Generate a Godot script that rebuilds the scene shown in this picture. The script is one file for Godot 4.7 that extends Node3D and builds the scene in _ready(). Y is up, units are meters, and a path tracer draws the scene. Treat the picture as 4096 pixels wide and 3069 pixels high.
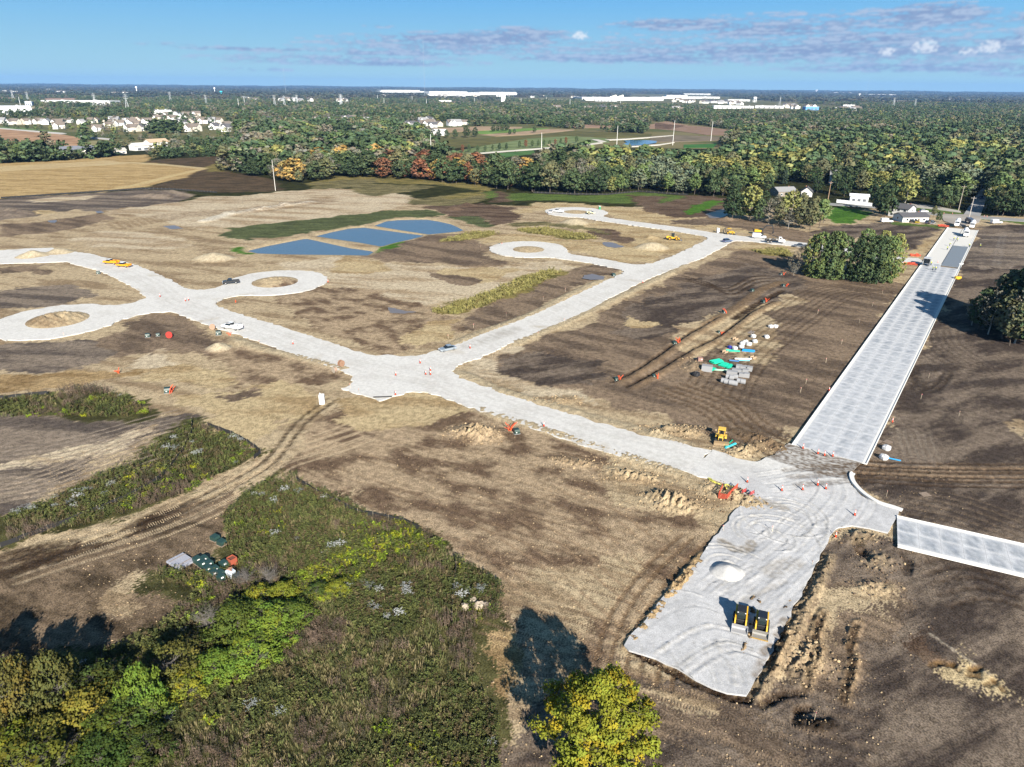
extends Node3D
# A housing development under construction, seen from about 66 m up; metres, y up, the view runs towards -z.

var sky_tint := Color(0.30,0.52,0.85)
var taken := {}
var mats := {}
var rng := RandomNumberGenerator.new()
var site: Dictionary

func _ready() -> void:
	set_camera()
	set_sky()
	set_sun()
	build_ground()
	build_roads()
	build_concrete()
	build_water()
	build_far_land()
	build_woods()
	build_weeds()
	build_town()
	build_objects()
	single_out()

func set_camera() -> void:
	var cam := Camera3D.new()
	cam.name = "camera"
	cam.fov = 56.766
	cam.near = 0.5
	cam.far = 60000.0
	cam.position = Vector3(0,66,0)
	cam.basis = Basis(Vector3.RIGHT, deg_to_rad(-22.606)) * Basis(Vector3.BACK, deg_to_rad(0.48))
	add_child(cam)
	cam.current = true

func set_sun() -> void:
	var sun := DirectionalLight3D.new()
	sun.name = "sun"
	sun.light_energy = 1.6
	sun.light_angular_distance = 0.5
	sun.light_color = Color(1.0,0.968,0.915)
	sun.shadow_enabled = true
	var e := deg_to_rad(27.0)
	var a := deg_to_rad(15.0)
	sun.basis = Basis.looking_at(Vector3(-sin(a) * cos(e), -sin(e), -cos(a) * cos(e)))
	add_child(sun)

func sky_color(el: float) -> Color:
	# linear colour of the clear air at an elevation in degrees
	var low := Color(0.205,0.320,0.325)
	var mid := Color(0.034,0.185,0.400)
	var top := Color(0.034,0.062,0.112)
	var t := clampf(el / 9.0,0.0,1.0)
	t = 1.0 - pow(1.0 - t, 1.3)
	var c := low.lerp(mid, t)
	return c.lerp(top, smoothstep(4.0,48.0, el))

func set_sky() -> void:
	var w := 4096
	var h := 2048
	var im := Image.create(w, h, false, Image.FORMAT_RGB8)
	for y in h:
		var el := 90.0 - (y + 0.5) * 180.0 / h
		im.fill_rect(Rect2i(0, y, w, 1), sky_color(maxf(el, 0.0)).linear_to_srgb())
	paint_clouds(im, w, h)
	var pano := PanoramaSkyMaterial.new()
	pano.panorama = ImageTexture.create_from_image(im)
	var s := Sky.new()
	s.sky_material = pano
	var env := Environment.new()
	env.background_mode = Environment.BG_SKY
	env.sky = s
	env.background_energy_multiplier = 1.0
	env.tonemap_mode = Environment.TONE_MAPPER_LINEAR
	env.tonemap_exposure = 2.3
	env.fog_enabled = true
	env.fog_density = 0.000036
	env.fog_light_color = Color(0.53,0.72,0.95)
	env.sdfgi_enabled = true
	env.ssao_enabled = true
	env.ssil_enabled = true
	var we := WorldEnvironment.new()
	we.name = "environment"
	we.environment = env
	add_child(we)

func paint_clouds(im: Image, w: int, h: int) -> void:
	# long flat banks of fair-weather cloud low over the horizon, all the way round
	var broad := noise(11,1.0,4)
	var fine := noise(12,1.0,5)
	var puff := noise(13,1.0,3)
	# banks: azimuth (degrees, 0 = -z, right positive), elevation, half length, half height, share
	var banks := [[20.0,2.35,22.0,1.0,0.62], [22.0,3.9,14.0,0.8,0.5], [-4.0,2.7,11.0,0.8,0.5], [-12.0,1.7,10.0,0.4,0.5], [-3.2,3.14,7.4,0.52,1.0], [-8.4,2.22,6.6,0.22,0.8], [-9.5,1.54,4.4,0.22,0.85], [-18.6,2.33,5.0,0.15,0.8], [-24.1,2.46,1.9,0.11,0.5], [-18.2,1.06,2.4,0.11,0.55], [-9.8,3.96,1.3,0.07,0.4],
		[12.0,4.11,5.7,0.45,0.9], [17.9,3.7,5.1,0.49,0.9], [27.4,4.36,3.8,0.75,1.0], [8.3,1.99,9.5,0.37,0.95], [21.2,2.44,13.6,0.52,1.0], [33.0,2.61,3.2,0.75,1.0], [27.4,1.38,8.8,0.34,0.8],
		[33.2,4.07,1.2,0.26,0.8], [35.3,4.69,1.0,0.15,0.7], [33.2,4.79,0.7,0.15,0.7], [36.3,3.89,1.5,0.37,0.8], [0.5,3.55,3.4,0.45,0.9], [24.4,3.09,5.0,0.52,0.9], [34.3,1.04,4.1,0.22,0.6]]
	# azimuth, elevation, radius of the white heads
	var heads := [[4.7,3.5,0.42], [25.4,2.35,0.34], [27.6,2.6,0.55], [31.2,2.5,0.5], [33.9,2.95,0.8], [35.6,2.45,0.55], [30.0,2.3,0.3]]
	rng.seed = 77
	for k in 60:
		var az := rng.randf_range(45.0,315.0)
		banks.append([az if az < 180.0 else az - 360.0, rng.randf_range(1.2,5.0), rng.randf_range(4,12), rng.randf_range(0.15,0.6), rng.randf_range(0.5,1.0)])
		if k % 3 == 0:
			heads.append([az if az < 180.0 else az - 360.0, rng.randf_range(2.0,3.2), rng.randf_range(0.3,0.7)])
	for y in range(int((90.0 - 7.5) / 180.0 * h), int(90.0 / 180.0 * h)):
		var el := 90.0 - (y + 0.5) * 180.0 / h
		var near := []
		for b in banks:
			if absf(el - b[1]) < b[3] * 2.2 + 0.15:
				near.append(b)
		var tops := []
		for t in heads:
			if absf(el - t[1]) < t[2] * 1.5:
				tops.append(t)
		if near.is_empty() and tops.is_empty():
			continue
		var air := sky_color(el)
		for x in w:
			var az: float = wrapf((x + 0.5) * 360.0 / w, -180.0,180.0)
			var d := 0.0
			var light := 0.0
			for b in near:
				var u: float = absf(wrapf(az - b[0], -180,180)) / b[2]
				if u > 1.25:
					continue
				var v: float = (el - b[1]) / b[3]
				var bottom: float = v * (1.5 if v < 0.0 else 0.9)
				var m: float = 1.0 - (u * u * 0.85 + bottom * bottom * 0.75)
				d = maxf(d, m * b[4] + 0.06)
			for t in tops:
				var u: float = wrapf(az - t[0], -180,180) / (t[2] * 1.3)
				var v: float = (el - t[1]) / t[2]
				light = maxf(light, 1.0 - u * u * 0.6 - v * v * (1.0 if v > 0.0 else 2.4))
			if d <= 0.0 and light <= 0.0:
				continue
			var n := broad.get_noise_2d(az * 0.28, el * 3.0) * 1.0 + fine.get_noise_2d(az * 0.9, el * 6.5) * 0.8
			var a: float = smoothstep(0.02,0.7, d + n * 1.05) * 0.95
			var grey := Color(0.112,0.152,0.245).lerp(Color(0.20,0.25,0.33), smoothstep(-0.2,0.5, n))
			var c := air.lerp(grey, a)
			if light > 0.0:
				var pn: float = puff.get_noise_2d(az * 3.0, el * 4.4) * 1.3
				c = c.lerp(Color(0.38,0.40,0.425), smoothstep(0.0,1.0, light + pn - 0.05) * 0.85)
			im.set_pixel(x, y, c.linear_to_srgb())

# ---------------------------------------------------------------- helpers

func noise(s: int, freq := 1.0, octaves := 3) -> FastNoiseLite:
	var n := FastNoiseLite.new()
	n.seed = s
	n.noise_type = FastNoiseLite.TYPE_SIMPLEX_SMOOTH
	n.frequency = freq
	n.fractal_octaves = octaves
	n.fractal_gain = 0.55
	return n

func lin(r: float, g: float, b: float) -> Color:
	# a colour given in 0..255 as the sunlit thing shows it, turned into its linear base colour
	var c := Color(r / 255.0, g / 255.0, b / 255.0).srgb_to_linear()
	return Color(c.r * 0.84, c.g * 0.84, c.b * 0.84)

func mat(key: String, c: Color, rough := 0.8, metal := 0.0) -> StandardMaterial3D:
	# c is a linear base colour
	if not mats.has(key):
		var m := StandardMaterial3D.new()
		m.resource_name = key
		m.albedo_color = c.linear_to_srgb()
		m.roughness = rough
		m.metallic = metal
		mats[key] = m
	return mats[key]

func tinted(key: String, rough := 0.95) -> StandardMaterial3D:
	# takes its colour from the vertices or copies
	if not mats.has(key):
		var m := StandardMaterial3D.new()
		m.resource_name = key
		m.vertex_color_use_as_albedo = true
		m.roughness = rough
		m.metallic_specular = 0.2
		mats[key] = m
	return mats[key]

func numbered(called: String) -> String:
	var k: int = taken.get(called, 0)
	taken[called] = k + 1
	return called if k == 0 else "%s_%03d" % [called, k]

func obj(called: String, mesh: Mesh, m: Material, parent: Node3D = self, at := Transform3D()) -> MeshInstance3D:
	var o := MeshInstance3D.new()
	o.name = numbered(called) if parent == self else called
	o.mesh = mesh
	if m:
		o.material_override = m
	o.transform = at
	parent.add_child(o, true)
	return o

func thing(called: String, label: String, category: String, at := Vector3.ZERO, turn := 0.0, group := "") -> Node3D:
	var o := Node3D.new()
	o.name = numbered(called)
	o.position = at
	o.rotation.y = turn
	add_child(o)
	tag(o, label, category, group)
	return o

func tag(o: Node, label: String, category: String, group := "") -> void:
	o.set_meta("label", label)
	o.set_meta("category", category)
	if group:
		o.set_meta("group", group)

func struct(called: String, mesh: Mesh, m: Material, label := "", parent: Node3D = self) -> MeshInstance3D:
	var o := obj(called, mesh, m, parent)
	if parent == self:
		o.set_meta("kind", "structure")
		if label:
			o.set_meta("label", label)
	return o

func copy(root: Node3D, at: Vector3, turn: float, label := "", group := "", s := 1.0) -> Node3D:
	var base: String = str(root.name)
	if base.length() > 4 and base.substr(base.length() - 4,1) == "_" and base.right(3).is_valid_int():
		base = base.left(base.length() - 4)
	var r: Node3D = root.duplicate()
	r.name = numbered(base)
	add_child(r)
	r.position = at
	r.rotation = Vector3(0, turn, 0)
	r.scale = Vector3.ONE * s
	if label:
		r.set_meta("label", label)
	if group:
		r.set_meta("group", group)
	return r

func single_out() -> void:
	# things that look alike are told apart by their place in the row, counted from the left
	var alike := {}
	for o in get_children():
		if o.has_meta("category"):
			var l: String = o.get_meta("label")
			if not alike.has(l):
				alike[l] = []
			alike[l].append(o)
	for l in alike:
		var list: Array = alike[l]
		if list.size() < 2:
			continue
		list.sort_custom(func(a, b): return a.position.x / -a.position.z < b.position.x / -b.position.z)
		for i in list.size():
			var n := i + 1
			var end: String = "th" if n % 100 in [11,12,13] else ["th", "st", "nd", "rd", "th", "th", "th", "th", "th", "th"][n % 10]
			list[i].set_meta("label", "%s, %d%s from the left" % [l, n, end])

func pv(a: Array) -> PackedVector2Array:
	var out := PackedVector2Array()
	for i in range(0, a.size(), 2):
		out.append(Vector2(a[i], a[i + 1]))
	return out

class Shape:
	# collects triangles with normals and, if wanted, colours
	var v := PackedVector3Array()
	var n := PackedVector3Array()
	var c := PackedColorArray()
	var col := Color.WHITE
	var colored := false

	func tri(a: Vector3, b: Vector3, d: Vector3) -> void:
		var m := (d - a).cross(b - a).normalized()
		v.append(a); v.append(b); v.append(d)
		n.append(m); n.append(m); n.append(m)
		if colored:
			c.append(col); c.append(col); c.append(col)

	func quad(a: Vector3, b: Vector3, d: Vector3, e: Vector3) -> void:
		tri(a, b, d)
		tri(a, d, e)

	func box(at: Vector3, size: Vector3, turn := Basis(), bevel := 0.0) -> void:
		# a box about its centre, its upright and lying edges cut off by bevel
		var s := size * 0.5
		if bevel <= 0.0:
			hexa([Vector3(-s.x, -s.y, -s.z), Vector3(s.x, -s.y, -s.z), Vector3(s.x, -s.y, s.z), Vector3(-s.x, -s.y, s.z),
				Vector3(-s.x, s.y, -s.z), Vector3(s.x, s.y, -s.z), Vector3(s.x, s.y, s.z), Vector3(-s.x, s.y, s.z)], at, turn)
			return
		var k := minf(bevel, minf(s.x, minf(s.y, s.z)) * 0.95)
		var rings := []
		for lay in [[-s.y, k], [-s.y + k, 0.0], [s.y - k, 0.0], [s.y, k]]:
			var q: float = lay[1]
			var r := []
			for p in [[-1,-1,0], [-1,-1,1], [1,-1,1], [1,-1,0], [1,1,0], [1,1,1], [-1,1,1], [-1,1,0]]:
				var x: float = p[0] * (s.x - q)
				var z: float = p[1] * (s.z - q)
				if p[2] == 1:
					x -= p[0] * k
				else:
					z -= p[1] * k
				r.append(at + turn * Vector3(x, lay[0], z))
			rings.append(r)
		loft(rings, true, true)

	func hexa(p: Array, at := Vector3.ZERO, turn := Basis()) -> void:
		# eight corners: four below (counted round), four above
		var q := []
		for a in p:
			q.append(at + turn * a)
		quad(q[0], q[3], q[2], q[1])
		quad(q[4], q[5], q[6], q[7])
		quad(q[0], q[1], q[5], q[4])
		quad(q[1], q[2], q[6], q[5])
		quad(q[2], q[3], q[7], q[6])
		quad(q[3], q[0], q[4], q[7])

	func loft(rings: Array, closed := true, caps := true) -> void:
		for i in rings.size() - 1:
			var a: Array = rings[i]
			var b: Array = rings[i + 1]
			for j in (a.size() if closed else a.size() - 1):
				var k: int = (j + 1) % a.size()
				quad(a[j], a[k], b[k], b[j])
		if caps:
			for e in [[rings[0], true], [rings[-1], false]]:
				var r: Array = e[0]
				for j in range(1, r.size() - 1):
					if e[1]:
						tri(r[0], r[j + 1], r[j])
					else:
						tri(r[0], r[j], r[j + 1])

	func rod(a: Vector3, b: Vector3, r0: float, r1 := -1.0, seg := 8, caps := true) -> void:
		# a round bar, smooth round its side
		if r1 < 0.0:
			r1 = r0
		var d := (b - a).normalized()
		var u := d.cross(Vector3.UP if absf(d.y) < 0.9 else Vector3.RIGHT).normalized()
		var w := d.cross(u)
		for j in seg:
			var t0 := TAU * j / seg
			var t1 := TAU * (j + 1) / seg
			var o0 := u * cos(t0) + w * sin(t0)
			var o1 := u * cos(t1) + w * sin(t1)
			var q := [a + o0 * r0, a + o1 * r0, b + o1 * r1, b + o0 * r1]
			for i in [0,2,1,0,3,2]:
				v.append(q[i])
				n.append(o1 if i in [1,2] else o0)
				if colored:
					c.append(col)
			if caps:
				tri(a, q[0], q[1])
				tri(b, q[2], q[3])

	func ring(at: Vector3, axis: Vector3, r_out: float, r_in: float, width: float, seg := 14) -> void:
		# a tyre or a reel flange: an open ring of some width
		var d := axis.normalized()
		var u := d.cross(Vector3.UP if absf(d.y) < 0.9 else Vector3.RIGHT).normalized()
		var w := d.cross(u)
		var k := minf(width * 0.22, (r_out - r_in) * 0.45)
		var prof := [[r_in, -0.5], [r_out - k, -0.5], [r_out, -0.5 + k / width], [r_out, 0.5 - k / width], [r_out - k, 0.5], [r_in, 0.5]]
		var rings := []
		for j in seg + 1:
			var t := TAU * j / seg
			var o := u * cos(t) + w * sin(t)
			var r := []
			for p in prof:
				r.append(at + o * p[0] + d * width * p[1])
			rings.append(r)
		loft(rings, true, false)

	func prism(poly: Array, at: Vector3, turn: Basis, width: float) -> void:
		# an outline in the (x, y) plane given as [x, y, ...], pushed out along z to both sides
		var q := PackedVector2Array()
		for i in range(0, poly.size(), 2):
			q.append(Vector2(poly[i], poly[i + 1]))
		var idx := Geometry2D.triangulate_polygon(q)
		for s in [-0.5,0.5]:
			for i in range(0, idx.size(), 3):
				var t := []
				for k in 3:
					var p: Vector2 = q[idx[i + k]]
					t.append(at + turn * Vector3(p.x, p.y, width * s))
				tri(t[0], t[1], t[2])
		for i in q.size():
			var p: Vector2 = q[i]
			var r: Vector2 = q[(i + 1) % q.size()]
			quad(at + turn * Vector3(p.x, p.y, -width / 2), at + turn * Vector3(r.x, r.y, -width / 2), at + turn * Vector3(r.x, r.y, width / 2), at + turn * Vector3(p.x, p.y, width / 2))

	func mesh() -> ArrayMesh:
		var arr := []
		arr.resize(Mesh.ARRAY_MAX)
		arr[Mesh.ARRAY_VERTEX] = v
		arr[Mesh.ARRAY_NORMAL] = n
		if colored:
			arr[Mesh.ARRAY_COLOR] = c
		var m := ArrayMesh.new()
		m.add_surface_from_arrays(Mesh.PRIMITIVE_TRIANGLES, arr)
		return m

func part(called: String, s: Shape, m: Material, parent: Node3D, label := "") -> MeshInstance3D:
	var o := obj(called, s.mesh(), m, parent)
	if label:
		o.set_meta("label", label)
	return o

# ---------------------------------------------------------------- ground

var kinds := []          # soils: light colour, dark colour, share of dark, direction of the streaks, stretch, size
var plan := PackedByteArray()
var plan_x0 := -760.0
var plan_z0 := -905.0
var plan_w := 1520
var plan_h := 870
var strokes := {}        # 8 m squares -> [a, b, half width, colour, share, lift, edge] of tracks, trenches and windrows
var mounds := []         # [x, z, radius along, radius across, height, turn, lumpiness]
var dips := []           # pond basins: outline, depth
var grids := []
var treads := []         # crawler tracks near enough to show their prints
var windrows := []       # lines and heaps with loose clods
var n_warp := noise(1,0.05,3)
var n_streak := noise(2,1.0,6)
var n_fine := noise(3,0.9,3)
var n_roll := noise(4,0.02,3)
var n_clod := noise(5,0.55,3)

func soil(light: Color, dark: Color, share: float, deg: float, stretch := 3.0, size := 9.0, rough := 1.0, soft := 1.0) -> int:
	kinds.append([light, dark, share, cos(deg_to_rad(deg)), sin(deg_to_rad(deg)), stretch, size, rough, soft])
	return kinds.size() - 1

func area(id: int, outline: Array) -> void:
	# marks a piece of ground on the plan of 1 m squares
	var q := pv(outline)
	var lo := q[0]
	var hi := q[0]
	for p in q:
		lo = lo.min(p)
		hi = hi.max(p)
	for j in range(maxi(0, int(lo.y - plan_z0)), mini(plan_h, int(hi.y - plan_z0) + 1)):
		# spans between crossings of this row
		var z := plan_z0 + j + 0.5
		var cut := []
		for i in q.size():
			var a := q[i]
			var b := q[(i + 1) % q.size()]
			if (a.y <= z) != (b.y <= z):
				cut.append(a.x + (z - a.y) / (b.y - a.y) * (b.x - a.x))
		cut.sort()
		for i in range(0, cut.size() - 1,2):
			for x in range(maxi(0, int(cut[i] - plan_x0)), mini(plan_w, int(cut[i + 1] - plan_x0) + 1)):
				plan[j * plan_w + x] = id

func stroke(line: Array, width: float, c: Color, share: float, lift := 0.0, edge := 0.3) -> void:
	var q := pv(line)
	if lift > 0.1 and q[0].y > -150.0:
		windrows.append([q, width])
	for i in q.size() - 1:
		var rec := [q[i], q[i + 1], width * 0.5, c, share, lift, edge]
		var reach := width * 0.5 + edge + 0.6
		var lo := q[i].min(q[i + 1]) - Vector2(reach, reach)
		var hi := q[i].max(q[i + 1]) + Vector2(reach, reach)
		for x in range(floori(lo.x / 8.0), floori(hi.x / 8.0) + 1):
			for z in range(floori(lo.y / 8.0), floori(hi.y / 8.0) + 1):
				var k := Vector2i(x, z)
				if not strokes.has(k):
					strokes[k] = []
				strokes[k].append(rec)

func rut(line: Array, gauge: float, c: Color, share := 0.6, deep := 0.06, width := 0.55) -> void:
	# a pair of wheel or crawler tracks
	var q := Array(pv(line))
	for s in [-0.5,0.5]:
		var r := []
		for i in q.size():
			var d: Vector2 = (q[mini(i + 1, q.size() - 1)] - q[maxi(i - 1,0)]).normalized()
			var p: Vector2 = q[i] + Vector2(-d.y, d.x) * gauge * s
			r.append(p.x)
			r.append(p.y)
		stroke(r, width, c, share, -deep, 0.25)
		if q[0].y > -125.0 and width < 0.7:
			treads.append([pv(r), c])

func bend(line: Array, step := 3.0) -> Array:
	# the same line with rounded bends
	var cv := Curve2D.new()
	var q := pv(line)
	for i in q.size():
		var t := (q[mini(i + 1, q.size() - 1)] - q[maxi(i - 1,0)]) / 6.0
		cv.add_point(q[i], -t, t)
	cv.bake_interval = step
	var out := []
	for p in cv.get_baked_points():
		out.append(p.x)
		out.append(p.y)
	return out

func lay_out_ground() -> void:
	plan.resize(plan_w * plan_h)
	# soils, by how they look in the sun
	var tan_mix := soil(lin(200,180,147), lin(160,139,112), 0.36,20,4.5,10)            # 0: general
	var pale := soil(lin(214,197,168), lin(178,156,126), 0.32,12,6.0,12)
	var sand := soil(lin(206,185,145), lin(178,154,117), 0.36,8,3.0,12)
	var brown := soil(lin(150,131,111), lin(112,98,85), 0.52,35,3.5,11)
	var dark := soil(lin(136,122,108), lin(86,77,71), 0.60,-28,2.5,12)
	var black := soil(lin(150,136,121), lin(104,95,88), 0.56,10,6.0,12)
	var mottle := soil(lin(186,164,135), lin(120,101,84), 0.48,28,1.5,9)
	var golden := soil(lin(206,178,128), lin(176,148,102), 0.45,6,14.0,6)
	var fallow := soil(lin(108,92,74), lin(84,74,58), 0.5,8,3.0,8)
	var lawn := soil(lin(108,126,70), lin(86,106,58), 0.42,5,4.0,7)
	var fresh := soil(lin(92,130,56), lin(72,108,46), 0.4,20,3.0,7)
	var weedy := soil(lin(100,98,66), lin(70,70,48), 0.5,30,2.0,5,1.3)
	var dry := soil(lin(136,118,98), lin(92,80,66), 0.45,28,2.5,6,1.2)
	var moss := soil(lin(84,94,50), lin(64,70,40), 0.45,30,1.6,4,1.3)
	var wood_floor := soil(lin(72,74,46), lin(48,50,34), 0.5,0,1.5,6)
	var bank := soil(lin(104,112,78), lin(84,90,64), 0.45,5,4.0,5)
	var straw := soil(lin(156,142,92), lin(108,104,66), 0.5,10,4.0,6)
	var mud := soil(lin(126,108,92), lin(96,80,68), 0.5,10,5.0,8)
	var chalk := soil(lin(214,206,190), lin(178,164,142), 0.4,12,3.0,5)
	var ochre := soil(lin(184,158,118), lin(152,127,92), 0.45,12,3.0,8)
	var scrub := soil(lin(142,132,96), lin(104,100,72), 0.45,10,3.0,7)
	# behind and beside the site
	area(wood_floor, [-760,-440,760,-440,760,-905,-760,-905])
	area(wood_floor, [227,-550,447,-574,357,-415,257,-416,243,-432,258,-471,221,-446,194.4,-442])
	area(golden, [-529,-641,-462,-663,-421,-691,-401,-738,-376,-762,-352,-716,-344,-685,-324,-672,-266,-636,-255,-577,-258,-508,-289,-475,-320,-452,-367,-436])
	area(fallow, [-345,-688,-341,-709,-313,-734,-292,-766,-257,-678,-248,-624,-190,-566,-171.3,-533,-155.5,-495,-194.6,-485,-227,-499,-255,-499,-255,-572,-266,-636])
	area(straw, [-270,-642,-273,-699,-241,-612,-252,-611])
	area(straw, [-152.8,-584,-108.9,-623,-86.5,-578,-25,-543,-12.7,-517,-17.7,-500,-47.6,-532,-107.9,-546,-149.3,-525])
	area(scrub, [-148.5,-544,-128.4,-565,-107.7,-572,-102.7,-537,-123.9,-514,-139.3,-496])
	# top-soil heaps at the left edge of the site
	area(black, [-341,-441,-318,-449,-287,-472,-253,-497,-231,-496,-205,-466,-204,-445,-218,-425,-231,-413,-244,-393,-254,-377,-265,-370,-282,-360])
	area(pale, [-302,-446,-286,-461,-266,-469,-269,-448,-289,-434])
	area(sand, [-269,-404,-268,-411,-246,-396,-253,-390,-259,-392])
	# pale graded ground
	area(pale, [-230,-402,-218,-424,-203,-445,-197.6,-466,-179,-471,-159.5,-491,-132,-509,-93.1,-507,-71.7,-481,-54,-454,-73.4,-421,-94.1,-390,-120.1,-377,-139.7,-362,-159.7,-352,-186.7,-360])
	area(pale, [-134.3,-470,-123,-510,-107.4,-498,-86.2,-459,-69.4,-446,-74.9,-421,-90.8,-409,-108.9,-392])
	area(tan_mix, [-268,-374,-248,-412,-203,-392,-150.4,-349,-131.9,-326,-131.8,-302,-159.9,-304,-199,-313,-226,-312])
	area(brown, [-262,-365,-245,-371,-235,-386,-230,-402,-214,-382,-218,-358,-223,-341,-240,-333])
	area(pale, [-206,-327,-202,-350,-178.7,-343,-155,-332,-142.5,-312,-161.5,-307,-185.3,-313])
	# the pond's banks
	area(bank, [-142.9,-356,-124.7,-374,-96.6,-395,-73.9,-415,-51,-422,-40.5,-408,-43,-397,-63.4,-394,-78,-371,-88.2,-359,-106.6,-340,-122.8,-330,-137.2,-337])
	area(fresh, [-59.6,-310,-56,-322,-50.9,-331,-49.8,-328,-54,-313,-55.2,-300,-58.3,-298])
	area(fresh, [-123.6,-306,-122.7,-311,-109.8,-301,-116.2,-300])
	area(bank, [-34.7,-398,-27.8,-406,-18.6,-399,-9.9,-370,-14.6,-365,-23.2,-374,-30,-388])
	area(scrub, [-67.8,-462,-52.9,-474,-37.6,-490,-18.7,-499,-15.6,-469,-24.7,-448,-44.8,-434,-63.5,-446])
	area(straw, [-45.7,-474,-34.6,-494,-23.2,-503,-19.4,-487,-37.7,-464])
	area(scrub, [-118.7,-536,-94.6,-538,-63.6,-531,-55.8,-522,-74.7,-496,-87.7,-473,-111.6,-498])
	area(lawn, [-5.7,-496,20,-493,51.3,-485,83.9,-504,101.5,-499,115.3,-481,98.8,-459,72.6,-451,44.8,-459,18.9,-463,-1.2,-457])
	area(lawn, [-18.9,-504,-11.8,-504,-10.4,-466,-16.6,-470])
	area(mud, [-11.3,-504,-5.7,-496,-1.2,-457,-15.1,-452,-11.5,-470])
	area(mud, [-52.4,-434,-20.8,-448,-1.1,-430,3.3,-392,-7.5,-370,-18.7,-401,-36.2,-400])
	# between the cul-de-sacs
	area(sand, [-17.1,-334,-2.4,-351,29.1,-336,43.3,-329,51.7,-312,78.2,-338,80.4,-327,53.3,-288,45.2,-290,25.1,-311,6.6,-331,-11.7,-327])
	area(sand, [15,-454,38.2,-452,67,-436,92.5,-415,115.7,-395,125.7,-362,117.3,-355,90.3,-373,61,-394,52.2,-413,37.2,-440,14,-420,-0.4,-406])
	area(sand, [45.2,-388,64.5,-374,81.2,-360,94.8,-345,69.7,-305,58.9,-305,50.3,-320,46.5,-334,36.2,-349,32.2,-376])
	area(mud, [39.2,-367,47.8,-364,53.6,-343,58.2,-334,51.5,-328,43.6,-340,38.3,-352])
	area(scrub, [-0.9,-379,15.9,-383,32.3,-376,43.9,-361,45.6,-349,36.1,-363,15.5,-371,1.5,-370])
	area(straw, [2.3,-361,15.3,-366,32,-352,41.2,-337,29.3,-338,14.6,-347,3.1,-355])
	area(brown, [-69.6,-298,-57.5,-302,-50.1,-325,-39.1,-345,-20.4,-352,-8.6,-348,-18.6,-334,-15.4,-329,-13,-323,-14.4,-306,-10,-297,0,-289,-1.9,-283,-19.7,-282,-35.3,-285,-52.6,-288])
	area(straw, [-34.4,-328,-24,-348,-12.6,-352,-6.3,-350,-21.5,-332])
	area(mud, [-63.9,-245,-48.7,-254,-24.8,-246,-12.9,-234,-37.9,-222,-60.8,-236])
	area(pale, [-93.1,-282,-73.6,-295,-51.9,-284,-34.6,-279,-15.7,-280,-0.6,-282,17.6,-289,24.8,-281,14.9,-273,-7.2,-246,-21.4,-228,-28.5,-226,-43.5,-235,-63,-249,-83.9,-262])
	area(sand, [-73.6,-295,-54.9,-287,-48.8,-273,-54.3,-263,-67.3,-267])
	area(sand, [-28.8,-271,-13.2,-280,2.6,-278,-7.5,-255,-17.7,-252,-26.8,-257])
	area(brown, [-33.7,-271,-12.2,-257,-14.2,-250,-23.7,-255,-31.7,-264])
	area(mottle, [-84,-253,-62,-244,-50.1,-241,-36.8,-233,-29.5,-226,-25.3,-215,-16,-210,-12.1,-203,-18.2,-190.8,-23.8,-185.3,-34.1,-178.7,-50.1,-192.7,-67.3,-214,-80.3,-232])
	area(brown, [-15,-210,-7.7,-226,5.2,-244,17.6,-265,24.8,-281,34.1,-284,45.9,-282,28.9,-259,15.9,-237,7.3,-219,-5,-203,-11.9,-199.5])
	area(straw, [-26,-215,-23.9,-221,-13.8,-234,-0.5,-255,14.4,-276,19.9,-273,13.7,-260,5.2,-244,-5.7,-230,-17.2,-214,-22.2,-214])
	area(sand, [-24.4,-207,-17.8,-209,-16.4,-190.8,-26.5,-185.2,-30.7,-190.4])
	# left blocks
	area(tan_mix, [-213,-273,-191.9,-279,-178,-277,-160.1,-267,-140.9,-251,-130.1,-240,-123.1,-230,-124.4,-227,-136.3,-223,-149.9,-220,-168.8,-211])
	area(black, [-192.1,-236,-177.5,-239,-167.3,-244,-159.3,-248,-148.5,-242,-139.8,-230,-150.9,-222,-162.5,-216,-176,-214])
	area(brown, [-209,-268,-201,-273,-188.6,-274,-174.3,-267,-175.6,-263,-194.8,-265])
	area(brown, [-112.7,-192.6,-112.8,-203,-110.7,-213,-104.3,-210,-93.3,-200,-87.8,-196.2,-80.9,-186.6,-82.7,-180.1,-73.4,-177.8,-72.9,-173.1,-90.6,-178.7,-105.5,-174.7,-116,-183.1])
	area(black, [-149,-177.2,-139.9,-182.5,-128.7,-185.4,-117.4,-185.7,-105.7,-178.3,-106.3,-172.3,-111.9,-164.3,-119.7,-164.2,-126.8,-162.9,-137.6,-161.6])
	area(ochre, [-129.2,-160.8,-115.2,-163.2,-100.2,-164.6,-92.7,-167,-91.4,-162.7,-95.2,-159.5,-102.9,-155.3,-111.7,-151.3,-117.7,-149.4,-121.3,-149.3])
	area(pale, [-99.4,-172.5,-98.7,-176,-94.8,-178.6,-87.5,-171.6,-85.4,-167.7,-89.2,-166.5,-94.5,-167.5])
	area(mottle, [-82.2,-178.9,-71.3,-184.2,-55.6,-174.7,-43.2,-165.9,-45.4,-158.6,-50.3,-155.5,-60.8,-153.4,-67.4,-159.1,-70.1,-168.6])
	area(sand, [-92.9,-165.9,-78,-168.4,-68.1,-163.2,-67.1,-155.1,-77.2,-156.9,-89.9,-159.6])
	area(sand, [-78.2,-150.5,-68,-152.6,-54.1,-155.7,-41.7,-151.2,-42.5,-140,-50.6,-132.8,-55.1,-127,-62.6,-134.1,-70.9,-141.9])
	area(brown, [-66.2,-150.7,-62.1,-152.7,-59,-150,-62.3,-147.2])
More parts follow.
